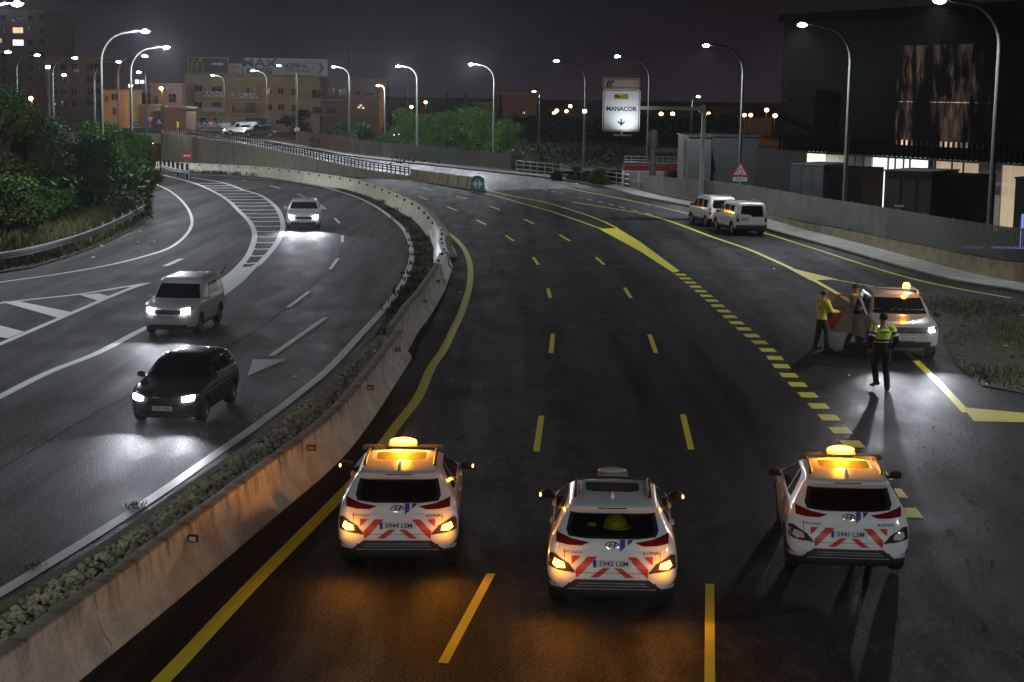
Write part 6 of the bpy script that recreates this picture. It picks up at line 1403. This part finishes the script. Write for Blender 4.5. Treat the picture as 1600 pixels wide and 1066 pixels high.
# ---- oncoming cars on the left carriageway (seen from the front)
OSUV = SUV
HATCH = [(.20,.74,.12,4.05,.35,.5),(.34,.84,.02,4.15,.35,.55),(.50,.875,0,4.18,.35,.6),(.66,.88,.02,4.17,.35,.6),(.80,.875,.06,4.10,.35,.65),(.90,.86,.10,3.75,.35,.7),(.96,.85,.13,3.25,.33,.6),(1.02,.83,.16,3.02,.3,.4),(1.20,.75,.30,2.68,.28,.32),(1.36,.67,.45,2.35,.26,.3),(1.43,.60,.6,2.15,.25,.3),(1.47,.50,.8,1.95,.25,.3),(1.49,.32,1.1,1.7,.2,.2)]
def oncoming(label, px, rz, sl, kind, paint, wr, wheels, hp=900, belt=1.0, roof=1.34, hw=.72, lz=.66, cat='car', plate='2316 JHL', on=True):
    g = M(*px); t = thing('oncoming_car', label, cat, tuple(g), rz, 'cars on the left carriageway'); c = base_car(kind, sl, t, MT[paint], wheels, wr, under=.36); L_ = max(q[3] for q in sl)
    for ch in t.children: pass
    c.F_('windscreen', [(-hw,belt+.03),(-hw*.84,roof),(hw*.84,roof),(hw,belt+.03)], MT['glass'], .006); c.F_('grille', [(-.42,lz-.10),(-.46,lz+.04),(.46,lz+.04),(.42,lz-.10)], MT['black'], .01); c.F_('air_intake', [(-.6,.30),(-.66,.44),(.66,.44),(.6,.30)], MT['black'], .012); c.plate('f', lz-.20, plate)
    for sd in (-1, 1):
        m = (lambda p: p) if sd > 0 else mir; h = c.F_('headlight', m([(.48,lz-.05),(.46,lz+.08),(.70,lz+.12),(.80,lz+.12),(.78,lz-.02)]), MT['lampdark'], .014)
        c.F_('lens', m([(.50,lz-.045),(.48,lz+.075),(.70,lz+.115),(.755,lz+.10),(.74,lz-.01)]), MT['head_on'], .05, h); p = c.ff(sd*.60, lz, .12)
        if on: spot('headlight_beam', p, (sd*.02, 1, -.075), hp, HEAD, 78, .9, t, .05)
        for k, (a, b_) in enumerate([(1.0,1.75),(1.83,2.55)]): c.S_(sd, 'side_window', [(a,belt+.06),(a+.06,roof-.02),(b_-(.0 if k == 0 else .35),roof-.02),(b_,belt+.06)], MT['glass'], .005)
        c.S_(sd, 'door_seam', [(1.79,.4),(1.79,belt),(1.802,belt),(1.802,.4)], MT['black'], .003, skirt=0)
    c.R_('rear_window', [(-.6,belt+.1),(-.52,roof),(.52,roof),(.6,belt+.1)], MT['glass'], .006)
    c.mirror(2.85 if kind != 'suv' else 3.1, belt+.05, MT[paint], 1.0); c.wheels(wheels, wr); return t
def heading(px0, px1): a, b = M(*px0), M(*px1); d = b-a; return math.atan2(-d.x, d.y)
# position marks are the middle of the rear end
def place_front(px, rz, L_): f = M(*px); return f - Vector((-math.sin(rz), math.cos(rz), 0))*L_
def onc(label, px, rz, *a, **k):
    sc = k.pop('sc', 1.0); L_ = max(q[3] for q in a[0]); o = oncoming(label, (800, 600), rz, *a, **k); p = place_front(px, rz, L_*sc); o.scale = (sc, sc, sc); o.location = (p.x, p.y, p.z); return o
onc('white estate car with bright headlights far along the bend, beside the hatched area', (474, 360), R(186), HATCH, 'hatch', 'carwhite', .31, (.75, 3.35), hp=900)
onc('silver grey off-road car with lit headlights passing the white gore line', (262, 528), R(177), SUV, 'suv', 'carsilver', .38, (.82, 3.70), hp=420, belt=1.18, roof=1.66, hw=.80, lz=.90, sc=.84)
onc('dark car with bright headlights leading the silver off-road car', (253, 668), R(175), HATCH, 'hatch', 'cardark', .31, (.75, 3.35), hp=420, sc=.88)
# ---- pale off-road car with open doors, facing the viewer
DUST = [(.24,.78,.12,4.22,.3,.45),(.38,.87,.03,4.32,.3,.5),(.52,.90,.0,4.34,.3,.5),(.72,.905,.02,4.34,.3,.5),(.90,.895,.06,4.28,.3,.55),(1.02,.88,.09,4.05,.3,.55),(1.07,.87,.11,3.60,.3,.5),(1.12,.86,.12,3.18,.3,.4),(1.30,.80,.20,2.90,.28,.32),(1.48,.73,.30,2.62,.26,.3),(1.58,.68,.38,2.42,.25,.3),(1.63,.58,.5,2.25,.25,.3),(1.66,.40,.8,1.9,.25,.3)]
fr_ = M(1416, 566); rzD = R(180-3.5); L_ = 4.34
pD = fr_ - Vector((-math.sin(rzD), math.cos(rzD), 0))*L_
tD = thing('patrol_car', 'pale road patrol car with lit amber beacon and open red and cream doors', 'car', tuple(pD), rzD)
c = base_car('duster', DUST, tD, MT['carcream'], (.78, 3.45), .36, under=.42)
c.F_('windscreen', [(-.74,1.16),(-.64,1.55),(.64,1.55),(.74,1.16)], MT['glass'], .006)
c.F_('grille', [(-.52,.80),(-.55,.94),(.55,.94),(.52,.80)], MT['black'], .012)
for k in range(3): c.F_('grille_bar', [(-.50,.815+.042*k),(-.50,.827+.042*k),(.50,.827+.042*k),(.50,.815+.042*k)], MT['trim'], .018)
mb = MB(); p = c.ff(0, .87, .024)
for s in (-1, 1): mb.add([(s*.02, p.y, .90),(s*.09, p.y, .90),(s*.09, p.y, .885),(s*.055, p.y, .885),(s*.055, p.y, .855),(s*.09, p.y, .84),(s*.02, p.y, .84)], [tuple(range(7))])
mb.obj('emblem', MT['chrome'], tD)
c.F_('air_intake', [(-.62,.40),(-.66,.56),(.66,.56),(.62,.40)], MT['black'], .012); c.F_('skid_plate', [(-.45,.30),(-.5,.39),(.5,.39),(.45,.30)], MT['silvertrim'], .014); c.plate('f', .66, '7249 LWJ')
for sd in (-1, 1):
    m = (lambda p: p) if sd > 0 else mir; h = c.F_('headlight', m([(.58,.80),(.57,.95),(.72,.965),(.84,.95),(.83,.82)]), MT['lampdark'], .014); c.F_('lens', m([(.60,.815),(.595,.935),(.74,.945),(.76,.825)]), MT['head_on'], .024, h)
    p = c.ff(sd*.68, .87, .12); spot('headlight_beam', p, (0, 1, .045), 700, HEAD, 62, 1.0, tD, .035)
    c.F_('fog_lamp', m([(.66,.46),(.66,.53),(.76,.53),(.76,.46)]), MT['lensoff'], .018)
    mb = MB(); mb.tube([(sd*.60,.6,1.60),(sd*.62,.75,1.70),(sd*.62,2.1,1.71),(sd*.60,2.3,1.62)], .022, 6); mb.obj('roof_rail', MT['galv'], tD)
c.F_('bonnet_crease', [(-.62,1.0),(-.60,1.015),(-.58,1.0),(-.60,.985)], MT['carcream'], .01)
mb = MB(); mb.box((0,2.05,1.74), (1.05,.10,.05)); bar = mb.obj('beacon_bar', MT['silvertrim'], tD)
mb = MB(); mb.lathe([(.10,0),(.105,.06),(.09,.13),(.05,.16),(0,.165)], (-.30,2.05,1.77), n=14); mb.obj('beacon_lens', MT['beacon_on'], bar, 60); point('beacon_light', (-.30,2.0,2.10), 34, AMBER, tD, .06)
# left side as the driver sits (right in the picture) stays shut; the other side has both doors open
sd = -1
c.S_(sd, 'side_window', [(1.0,1.16),(1.06,1.52),(1.78,1.53),(1.78,1.14)], MT['glass'], .005); c.S_(sd, 'side_window', [(1.86,1.14),(1.86,1.53),(2.25,1.50),(2.75,1.14)], MT['glass'], .005)
sd = 1
c.S_(sd, 'door_opening', [(1.0,.45),(1.0,1.20),(1.08,1.50),(1.80,1.52),(1.80,.45)], MT['carinside'], .004); c.S_(sd, 'door_opening', [(1.90,.45),(1.90,1.52),(2.30,1.50),(2.85,1.14),(2.90,.45)], MT['carinside'], .004)
def door(y_hinge, ang, w, front):
    e = bpy.data.objects.new('door', None); link(e, tD); e.location = (.90, y_hinge, 0); e.rotation_euler = (0, 0, ang)
    # local: y back from the hinge is -, skin outwards +x
    lower = [(0,.42),(0,1.12),(-w,1.14),(-w+.02,.80),(-w+.22,.42)] if not front else [(0,.42),(0,1.12),(-w,1.14),(-w,.42)]
    top = [(0,1.12),(-.02,1.50),(-w+.28,1.52),(-w,1.14)] if not front else [(-.05,1.12),(-.55,1.50),(-w,1.52),(-w,1.14)]
    def slab(name, pl, mt, x0, x1, par):
        n = len(pl); mb = MB(); mb.add([(x0, y, z) for y, z in pl]+[(x1, y, z) for y, z in pl], [tuple(range(n)), tuple(reversed(range(n, 2*n)))]+[(i,(i+1) % n, n+(i+1) % n, n+i) for i in range(n)]); return mb.obj(name, mt, par)
    if front:
        slab('skin', lower, MT['carcream'], -.05, .03, e)
    else:
        slab('skin', [(0,.42),(0,1.12),(-.42,1.13),(-w+.22,.42)], MT['carcream'], -.05, .03, e); slab('red_skin', [(-.42,1.13),(-w,1.14),(-w+.02,.80),(-w+.22,.42)], MT['carred'], -.05, .031, e)
        mb = MB(); mb.lathe([(0,.033),(.10,.033),(.10,.02)], (0,-.20,.93), 'x', 18); mb.obj('round_badge', MT['signbrown'], e)
        mb = MB(); mb.box((.045,-.62,.98), (.03,.18,.03)); mb.obj('door_handle', MT['carred'], e)
    n = len(top); cx_ = sum(p[0] for p in top)/n; cz = sum(p[1] for p in top)/n; inn = [(cx_+(y-cx_)*.84, cz+(z-cz)*.78) for y, z in top]; mb = MB()
    for i in range(n):
        a, b, d, f = top[i], top[(i+1) % n], inn[i], inn[(i+1) % n]; mb.add([(.02,*a),(.02,*b),(.02,*f),(.02,*d),(-.04,*a),(-.04,*b),(-.04,*f),(-.04,*d)], [(0,1,2,3),(4,7,6,5),(0,4,5,1),(3,2,6,7)])
    mb.obj('window_frame', MT['carred'] if not front else MT['carcream'], e)
    mb = MB(); mb.add([(0,*p) for p in inn], [tuple(range(n))]); mb.obj('pane', MT['tint'], e)
    slab('door_card', [(y*.94-.03, .48+(z-.42)*.9) for y, z in lower], MT['carinside'], -.09, -.05, e)
door(1.86, R(80), 1.02, False); door(2.88, R(13), 1.0, True)
for s_, off in ((-1, 0), (1, 0)):
    pass
mb = MB(); mb.ball((1.12,2.74,1.20), (.16,.10,.13), 12); o = mb.obj('wing_mirror', MT['black'], tD, 60); mb = MB(); mb.box((1.12,2.645,1.20), (.25,.02,.20)); mb.obj('mirror_glass', MT['glass'], o)
mb = MB(); mb.ball((-1.05,2.86,1.16), (.13,.08,.09), 12); mb.obj('wing_mirror', MT['black'], tD, 60)
for s in (-1, 1): mb = MB(); mb.lathe([(0,0),(.13,.0),(.13,.06)], (s*.38,2.0,1.2), 'y', 10); mb.box((s*.38,1.95,1.05), (.46,.12,.5)); mb.box((s*.38,1.95,1.38), (.26,.09,.16)); mb.obj('seat', MT['black'], tD)
c.wheels((.78, 3.45), .36, spokes=6)

# ---- fire engine behind the fence
yF = 142.0; p0, p1 = Y(975, 256, yF), Y(1090, 258, yF); tF = thing('fire_engine', 'red and white fire engine with a roof ladder behind the slat fence', 'fire engine', (p0.x, yF, -1.1)); w = p1.x-p0.x; h = p0.z+1.1
mb = MB(); mb.box((w*.30, 1.2, h*.47+.25), (w*.60, 2.4, h*.75)); mb.obj('equipment_body', MT['signwhite'], tF)
mb = MB(); mb.box((w*.30, 1.2, h*.86), (w*.605, 2.44, h*.17)); mb.obj('upper_red_band', MT['firered'], tF)
mb = MB(); mb.box((w*.81, 1.2, h*.50), (w*.37, 2.3, h*.80)); cab = mb.obj('cab', MT['firered'], tF)
for a, b in ((.66,.76),(.84,.97)): mb = MB(); mb.box((w*(a+b)/2, .03, h*.62), (w*(b-a), .04, h*.34)); mb.obj('cab_window', MT['winglass'], cab)
mb = MB(); mb.box((w*.79, .02, h*.70), (.35,.05,.5)); mb.obj('badge', MT['signwhite'], cab)
for k in range(3): mb = MB(); mb.box((w*(.1+.2*k), -.02, h*.48), (w*.17,.04,h*.52)); mb.obj('roller_shutter', MT['galv'], tF)
ladder = MB(); ladder.tube([(.1,.6,h+.12),(w*.95,.6,h+.02)], .05, 6); ladder.tube([(.1,1.1,h+.12),(w*.95,1.1,h+.02)], .05, 6)
for k in range(14): ladder.tube([(.1+w*.06*k,.6,h+.1),(.1+w*.06*k,1.1,h+.1)], .03, 5)
ladder.obj('ladder', MT['galv'], tF); mb = MB()
for k in range(9): mb.tube([(w*.02+w*.085*k,.2,h),(w*.02+w*.085*k,.2,h+.62)], .03, 5)
mb.tube([(0,.2,h+.62),(w*.72,.2,h+.62)], .035, 6); mb.tube([(0,.2,h+.35),(w*.72,.2,h+.35)], .03, 6); mb.obj('roof_railing', MT['galv'], tF)
for x_ in (.2,.45,.85):
    mb = MB(); mb.lathe([(.2,-.15),(.48,-.15),(.5,0),(.48,.15),(.2,.15)], (w*x_,.25,.5), 'y', 18); mb.obj('wheel', MT['rubber'], tF)
# ---- distant traffic
def far_van(label, u, v, y, paint, z0, rz=R(90), tail=False, cat='van', sl=VAN, kind='van'):
    p = Y(u, v, y); t = thing('distant_van' if kind == 'van' else 'distant_car', label, cat, (p.x, p.y, z0), rz, 'far traffic behind the railing'); cc = base_car(kind, sl, t, MT[paint], (.72, 3.44), .33, n=(4.2, 2.8), under=.5)
    for sd in (-1, 1):
        m = (lambda q: q) if sd > 0 else mir; cc.R_('tail_light', m([(.70,.76),(.72,1.1),(.84,1.1),(.86,.76)]), MT['tail_on'] if tail else MT['taillens'], .015); cc.F_('headlight', m([(.5,.68),(.5,.8),(.75,.82),(.75,.7)]), MT['head_on'], .015)
        cc.S_(sd, 'side_window', [(2.3,1.13),(2.3,1.58),(2.6,1.58),(3.05,1.16)], MT['glass'], .006); cc.S_(sd, 'side_window', [(1.0,1.13),(1.0,1.4),(2.1,1.4),(2.1,1.13)], MT['glass'], .006)
    cc.wheels((.72, 3.44), .33)
    return t
far_van('white van with a red tail light on the far road before the dark shop front', 404, 214, 214, 'carwhite', 1.4, R(92), True)
far_van('dark car following the white van on the far road', 432, 217, 212, 'cardark', 1.35, R(92), False, 'car', HATCH, 'hatch')
far_van('dark car with a white headlight glow behind the far slat fence', 612, 217, 212, 'cardark', .3, R(-80), False, 'car', HATCH, 'hatch')
p = Y(619, 211, 208); t = thing('car_headlight_post', 'round white light low behind the far slat fence', 'lamp', (p.x, 208, 0)); mb = MB(); mb.ball((0,0,p.z), (.35,.2,.3), 10); mb.obj('lens', MT['lamp_on'], t); mb = MB(); mb.box((0,.15,p.z/2), (.3,.2,p.z)); mb.obj('post', MT['black'], t)
# ================================================================== people
def skin_mesh(joints, edges, name, mt, levels=2):
    me = bpy.data.meshes.new(name); me.from_pydata([j[0] for j in joints], edges, []); ob = bpy.data.objects.new('tmp', me); COL.objects.link(ob)
    sk = ob.modifiers.new('skin', 'SKIN'); sk.use_smooth_shade = True; ss = ob.modifiers.new('sub', 'SUBSURF'); ss.levels = levels; ss.render_levels = levels
    for i, j in enumerate(joints): d = me.skin_vertices[0].data[i]; d.radius = j[1] if isinstance(j[1], tuple) else (j[1], j[1]); d.use_root = (i == 0)
    dg = bpy.context.evaluated_depsgraph_get(); out = bpy.data.meshes.new_from_object(ob.evaluated_get(dg)); bpy.data.objects.remove(ob); out.materials.clear()
    for m in (mt if isinstance(mt, list) else [mt]): out.materials.append(m)
    out.polygons.foreach_set('use_smooth', [True]*len(out.polygons)); out.name = name; return out
def person(label, x, y, rz, pose, top, bottom, shoes, strips=True, scale=1.0, hair=True, bald=False, dark_low=False, name='person'):
    "pose: dict of joints in metres, figure faces +y"
    t = thing(name, label, 'person', (x, y, 0), rz); t.scale = (scale,)*3
    P = {k: Vector(v) for k, v in pose.items()}
    J = [(P['pelvis'], (.15,.115)), (P['waist'], (.145,.10)), (P['chest'], (.165,.115)), (P['neck'], .062), (P['head0'], .072), (P['head1'], (.088,.10)), (P['head2'], (.075,.085))]
    E = [(0,1),(1,2),(2,3),(3,4),(4,5),(5,6)]
    for s in 'LR':
        i = len(J); J += [(P['sh'+s], .068), (P['el'+s], .05), (P['wr'+s], .034), (P['ha'+s], (.042,.026))]; E += [(2,i),(i,i+1),(i+1,i+2),(i+2,i+3)]
        i = len(J); J += [(P['hip'+s], .10), (P['kn'+s], .066), (P['an'+s], .045), (P['to'+s], .042)]; E += [(0,i),(i,i+1),(i+1,i+2),(i+2,i+3)]
    body = skin_mesh(J, E, 'body', MT['skin'])
    bm = bmesh.new(); bm.from_mesh(body)
    for s in 'LR':      # fingers: four and a thumb
        d = (P['ha'+s]-P['wr'+s]).normalized(); sx = Vector((0,0,1)).cross(d); sx = sx.normalized() if sx.length > .1 else Vector((0,1,0)); nn = d.cross(sx)
        for k in range(4):
            o = sx*(.03-.02*k); l = (.055,.065,.06,.045)[k]; b0 = P['ha'+s]+o-d*.01
            m2 = skin_mesh([(b0, .0095), (b0+d*l*.55+nn*.004, .0088), (b0+d*l*.9-nn*.018, .007)], [(0,1),(1,2)], 'f', MT['skin'], 1); bm.from_mesh(m2); bpy.data.meshes.remove(m2)
        b0 = P['wr'+s].lerp(P['ha'+s], .5)+sx*.03; m2 = skin_mesh([(b0, .011), (b0+sx*.028+d*.03, .009), (b0+sx*.03+d*.06, .008)], [(0,1),(1,2)], 'f', MT['skin'], 1); bm.from_mesh(m2); bpy.data.meshes.remove(m2)
    # face: nose and ears grow out of the head mesh
    hd = P['head1']
    for c, r in ((hd+Vector((0,.105,-.01)), (.014,.02,.024)), (hd+Vector((.088,0,-.01)), (.012,.022,.034)), (hd+Vector((-.088,0,-.01)), (.012,.022,.034))):
        q = MB().ball(c, r, 8).mesh('f', MT['skin']); bm.from_mesh(q); bpy.data.meshes.remove(q)
    bm.to_mesh(body); bm.free(); bo = raw('body', body, t)
    for s in (-1, 1): MB().ball(hd+Vector((s*.033,.092,.018)), (.012,.008,.008), 8).obj('eye', MT['ink'], bo)
    MB().ball(hd+Vector((0,.092,-.055)), (.024,.008,.006), 8).obj('mouth', MT['retrored'], bo)
    if hair and not bald: MB().ball(hd+Vector((0,-.018,.035)), (.100,.112,.098), 14).obj('hair', MT['hair'], t, 60)
    elif hair: MB().ball(hd+Vector((0,-.045,-.005)), (.098,.085,.07), 14).obj('hair', MT['hair'], t, 60)
    # jacket: torso rings with tape bands, then sleeves
    def tubes(name, parts, mats, par):
        mb = MB()
        for path, rad, m in parts:
            pts = smooth(path, 6); n = len(pts); rr = []
            for i in range(n):
                f = i/(n-1)*(len(rad)-1); k = min(len(rad)-2, int(f)); a, b = rad[k], rad[k+1]; a = a if isinstance(a, tuple) else (a, a); b = b if isinstance(b, tuple) else (b, b); rr.append((lerp(a[0], b[0], f-k), lerp(a[1], b[1], f-k)))
            i0 = len(mb.f); mb.tube(pts, rr, 14); 
            seg = len(pts)-1
            for i in range(seg):
                mi = m(i/seg, (i+1)/seg)
                for j in range(14): mb.m[i0+i*14+j] = mi
        return mb.obj(name, mats, par, 60)
    mats = [top, MT['reflect'], bottom if dark_low else top, MT['navy']]
    hem = P['pelvis']+Vector((0,0,-.06))
    tor = resample(smooth([hem, P['waist'], P['chest'], P['neck']+Vector((0,0,-.075)), P['neck']+Vector((0,0,-.01))], 6), .025)
    def trad(f):
        K = [(0,.200,.150),(.25,.190,.142),(.5,.205,.150),(.72,.225,.145),(.86,.185,.115),(.95,.095,.085),(1,.075,.075)]
        for a, b in zip(K, K[1:]):
            if a[0] <= f <= b[0]: q = (f-a[0])/(b[0]-a[0]); return (lerp(a[1],b[1],q), lerp(a[2],b[2],q))
        return (.08,.08)
    mb = MB(); rr = [trad(i/(len(tor)-1)) for i in range(len(tor))]
    # ring axes: x across, y fore-aft
    vs, fs, ms = [], [], []; n = 20
    for p, (a, b) in zip(tor, rr):
        for j in range(n): w = 2*math.pi*j/n; vs.append((p.x+a*math.cos(w), p.y+b*math.sin(w), p.z))
    for i in range(len(tor)-1):
        f = i/(len(tor)-1); m = 0
        if strips == 'officer': m = 3 if f < .33 else (1 if .33 <= f < .38 or .46 <= f < .51 else (3 if .38 <= f < .46 else 0))
        elif strips: m = 1 if .13 <= f < .20 or .43 <= f < .50 else 0
        for j in range(n): fs.append((i*n+j, i*n+(j+1) % n, (i+1)*n+(j+1) % n, (i+1)*n+j)); ms.append(m)
    fs.append(tuple(reversed(range(n)))); ms.append(3 if strips == 'officer' else 0); o0 = len(mb.f); mb.add(vs, fs); mb.m[o0:] = ms
    jk = mb.obj('jacket', mats, t, 60)
    def sm(a, b):
        f = (a+b)/2
        if strips == 'officer': return 1 if .28 <= f < .34 or .40 <= f < .46 else (3 if f > .34 else 0)
        return 1 if (.36 <= f < .46 or .74 <= f < .84) and strips else 0
    for s in 'LR': tubes('sleeve', [([P['sh'+s].lerp(P['chest'], .25)+Vector((0,0,.03)), P['sh'+s], P['sh'+s].lerp(P['el'+s], .5), P['el'+s], P['el'+s].lerp(P['wr'+s], .5), P['wr'+s]], [.085,.095,.080,.066,.058,.048], sm)], mats, jk)
    if strips is True:
        for s in (-1, 1):
            m2 = MB(); pts = [(P['chest'].x+s*.10, P['chest'].y+yy, z) for yy, z in ((-.155, P['waist'].z+.05), (-.155, P['chest'].z), (-.10, P['neck'].z-.05), (.0, P['neck'].z-.02), (.10, P['neck'].z-.06), (.155, P['chest'].z), (.155, P['waist'].z+.05))]; m2.tube(pts, (.006), 4); 
            m2.obj('shoulder_tape', MT['reflect'], jk)
    # trousers
    tr = [bottom]
    pe = MB(); pe.ball(P['pelvis']+Vector((0,0,-.02)), (.185,.14,.15), 16); po = pe.obj('trousers', bottom, t, 60)
    for s in 'LR': tubes('trouser_leg', [([P['pelvis'].lerp(P['hip'+s], .7)+Vector((0,0,.02)), P['hip'+s]+Vector((0,0,-.05)), P['hip'+s].lerp(P['kn'+s], .55), P['kn'+s], P['kn'+s].lerp(P['an'+s], .5), P['an'+s]+Vector((0,0,-.01))], [.105,.112,.098,.082,.074,.068], lambda a, b: 0)], tr, po)
    for s in 'LR':
        d = P['to'+s]-P['an'+s]; d.z = 0; d.normalize(); a = P['an'+s]; q = P['to'+s]; m2 = MB(); m2.tube([a+Vector((0,0,.10)), a+Vector((0,0,.02))], [.056,.06], 10); m2.tube([a-d*.075+Vector((0,0,-.035)), a+Vector((0,0,-.03)), q+Vector((0,0,.0)), q+d*.07+Vector((0,0,-.008))], [(.045,.042),(.055,.05),(.043,.05),(.022,.034)], 10); m2.obj('shoe', shoes, t, 60)
    return t
def stand(**k):
    d = dict(pelvis=(0,0,.96), waist=(0,.0,1.12), chest=(0,.0,1.32), neck=(0,.005,1.50), head0=(0,.02,1.58), head1=(0,.03,1.66), head2=(0,.02,1.73),
             shL=(-.20,0,1.41), elL=(-.26,-.02,1.13), wrL=(-.25,.08,.90), haL=(-.245,.11,.82), shR=(.20,0,1.41), elR=(.26,-.02,1.13), wrR=(.25,.08,.90), haR=(.245,.11,.82),
             hipL=(-.10,0,.90), knL=(-.115,.02,.50), anL=(-.12,-.02,.095), toL=(-.145,.12,.045), hipR=(.10,0,.90), knR=(.115,.02,.50), anR=(.12,-.02,.095), toR=(.145,.12,.045)); d.update(k); return d
p = M(1284, 548); mh = Vector((0,0,0))
m1 = person('bald man in yellow reflective jacket and grey trousers holding the open car door', p.x, p.y+.1, R(-68), stand(elR=(.24,.14,1.16), wrR=(.17,.40,1.12), haR=(.15,.48,1.12), elL=(-.24,.10,1.14), wrL=(-.10,.36,1.12), haL=(-.06,.43,1.12), head1=(0,.05,1.66), head2=(0,.045,1.73), anL=(-.17,-.12,.095), toL=(-.19,.03,.045), knL=(-.14,-.03,.50), anR=(.13,.10,.095), toR=(.14,.25,.045), knR=(.12,.09,.5)), MT['hivis'], MT['trouser'], MT['boot'], True, .985, True, True)
mb = MB(); mb.tube([(-.12,.12,1.42),(.0,.17,1.25),(.14,.16,1.05),(.18,.02,1.0),(.05,-.16,1.2),(-.12,-.10,1.42)], .012, 6); s_ = mb.obj('bag_strap', MT['black'], m1); mb = MB(); mb.box((.17,.13,1.0), (.10,.16,.17)); mb.obj('shoulder_bag', MT['black'], m1)
p = M(1338, 543); person('dark haired man in green reflective jacket standing behind the open red door', p.x+.02, p.y+.55, R(-120), stand(elR=(.27,.10,1.16), wrR=(.14,.32,1.10), haR=(.10,.39,1.10), elL=(-.27,.10,1.16), wrL=(-.12,.32,1.10), haL=(-.08,.39,1.10), anL=(-.16,.16,.095), toL=(-.17,.31,.045), knL=(-.14,.12,.5), anR=(.14,-.14,.095), toR=(.15,.01,.045)), MT['hivisdark'], MT['navy'], MT['shoe'], True, 1.0)
p = M(1384, 612); m3 = person('officer in lime and navy jacket walking towards the patrol car, seen from behind', p.x-.08, p.y+.25, R(4), stand(pelvis=(0,0,.97), anR=(.10,-.20,.10), toR=(.12,-.05,.045), knR=(.105,-.02,.51), anL=(-.11,-.02,.20), toL=(-.16,.09,.10), knL=(-.13,.16,.56), elL=(-.30,-.08,1.15), wrL=(-.24,.10,.96), haL=(-.20,.16,.91), elR=(.30,-.08,1.15), wrR=(.24,.10,.96), haR=(.20,.16,.91)), MT['hivisg'], MT['navy'], MT['shoe'], 'officer', 1.07)
mb = MB(); mb.box((0,-.152,1.355), (.20,.012,.045)); mb.obj('back_lettering', MT['signgreen'], m3)
p = Y(277.5, 207, 206); person('tiny figure in lime jacket on the far road behind the railing', p.x, p.y, R(90), stand(), MT['hivisg'], MT['hivisg'], MT['shoe'], True, 1.0).location.z = 1.75
# ================================================================== haze
hz = MB(); hz.box((0, 640, 15.5), (2600, 1500, 41.4), 0)
m = bpy.data.materials.new('night_haze'); m.use_nodes = True; n, l = m.node_tree.nodes, m.node_tree.links; n.remove(n['Principled BSDF'])
v = n.new('ShaderNodeVolumePrincipled'); v.inputs['Color'].default_value = (.86,.88,.95,1); v.inputs['Density'].default_value = .0002; v.inputs['Anisotropy'].default_value = .72; l.new(v.outputs[0], n['Material Output'].inputs['Volume'])
if HAZE: ho = hz.obj('haze', m); ho['kind'] = 'stuff'
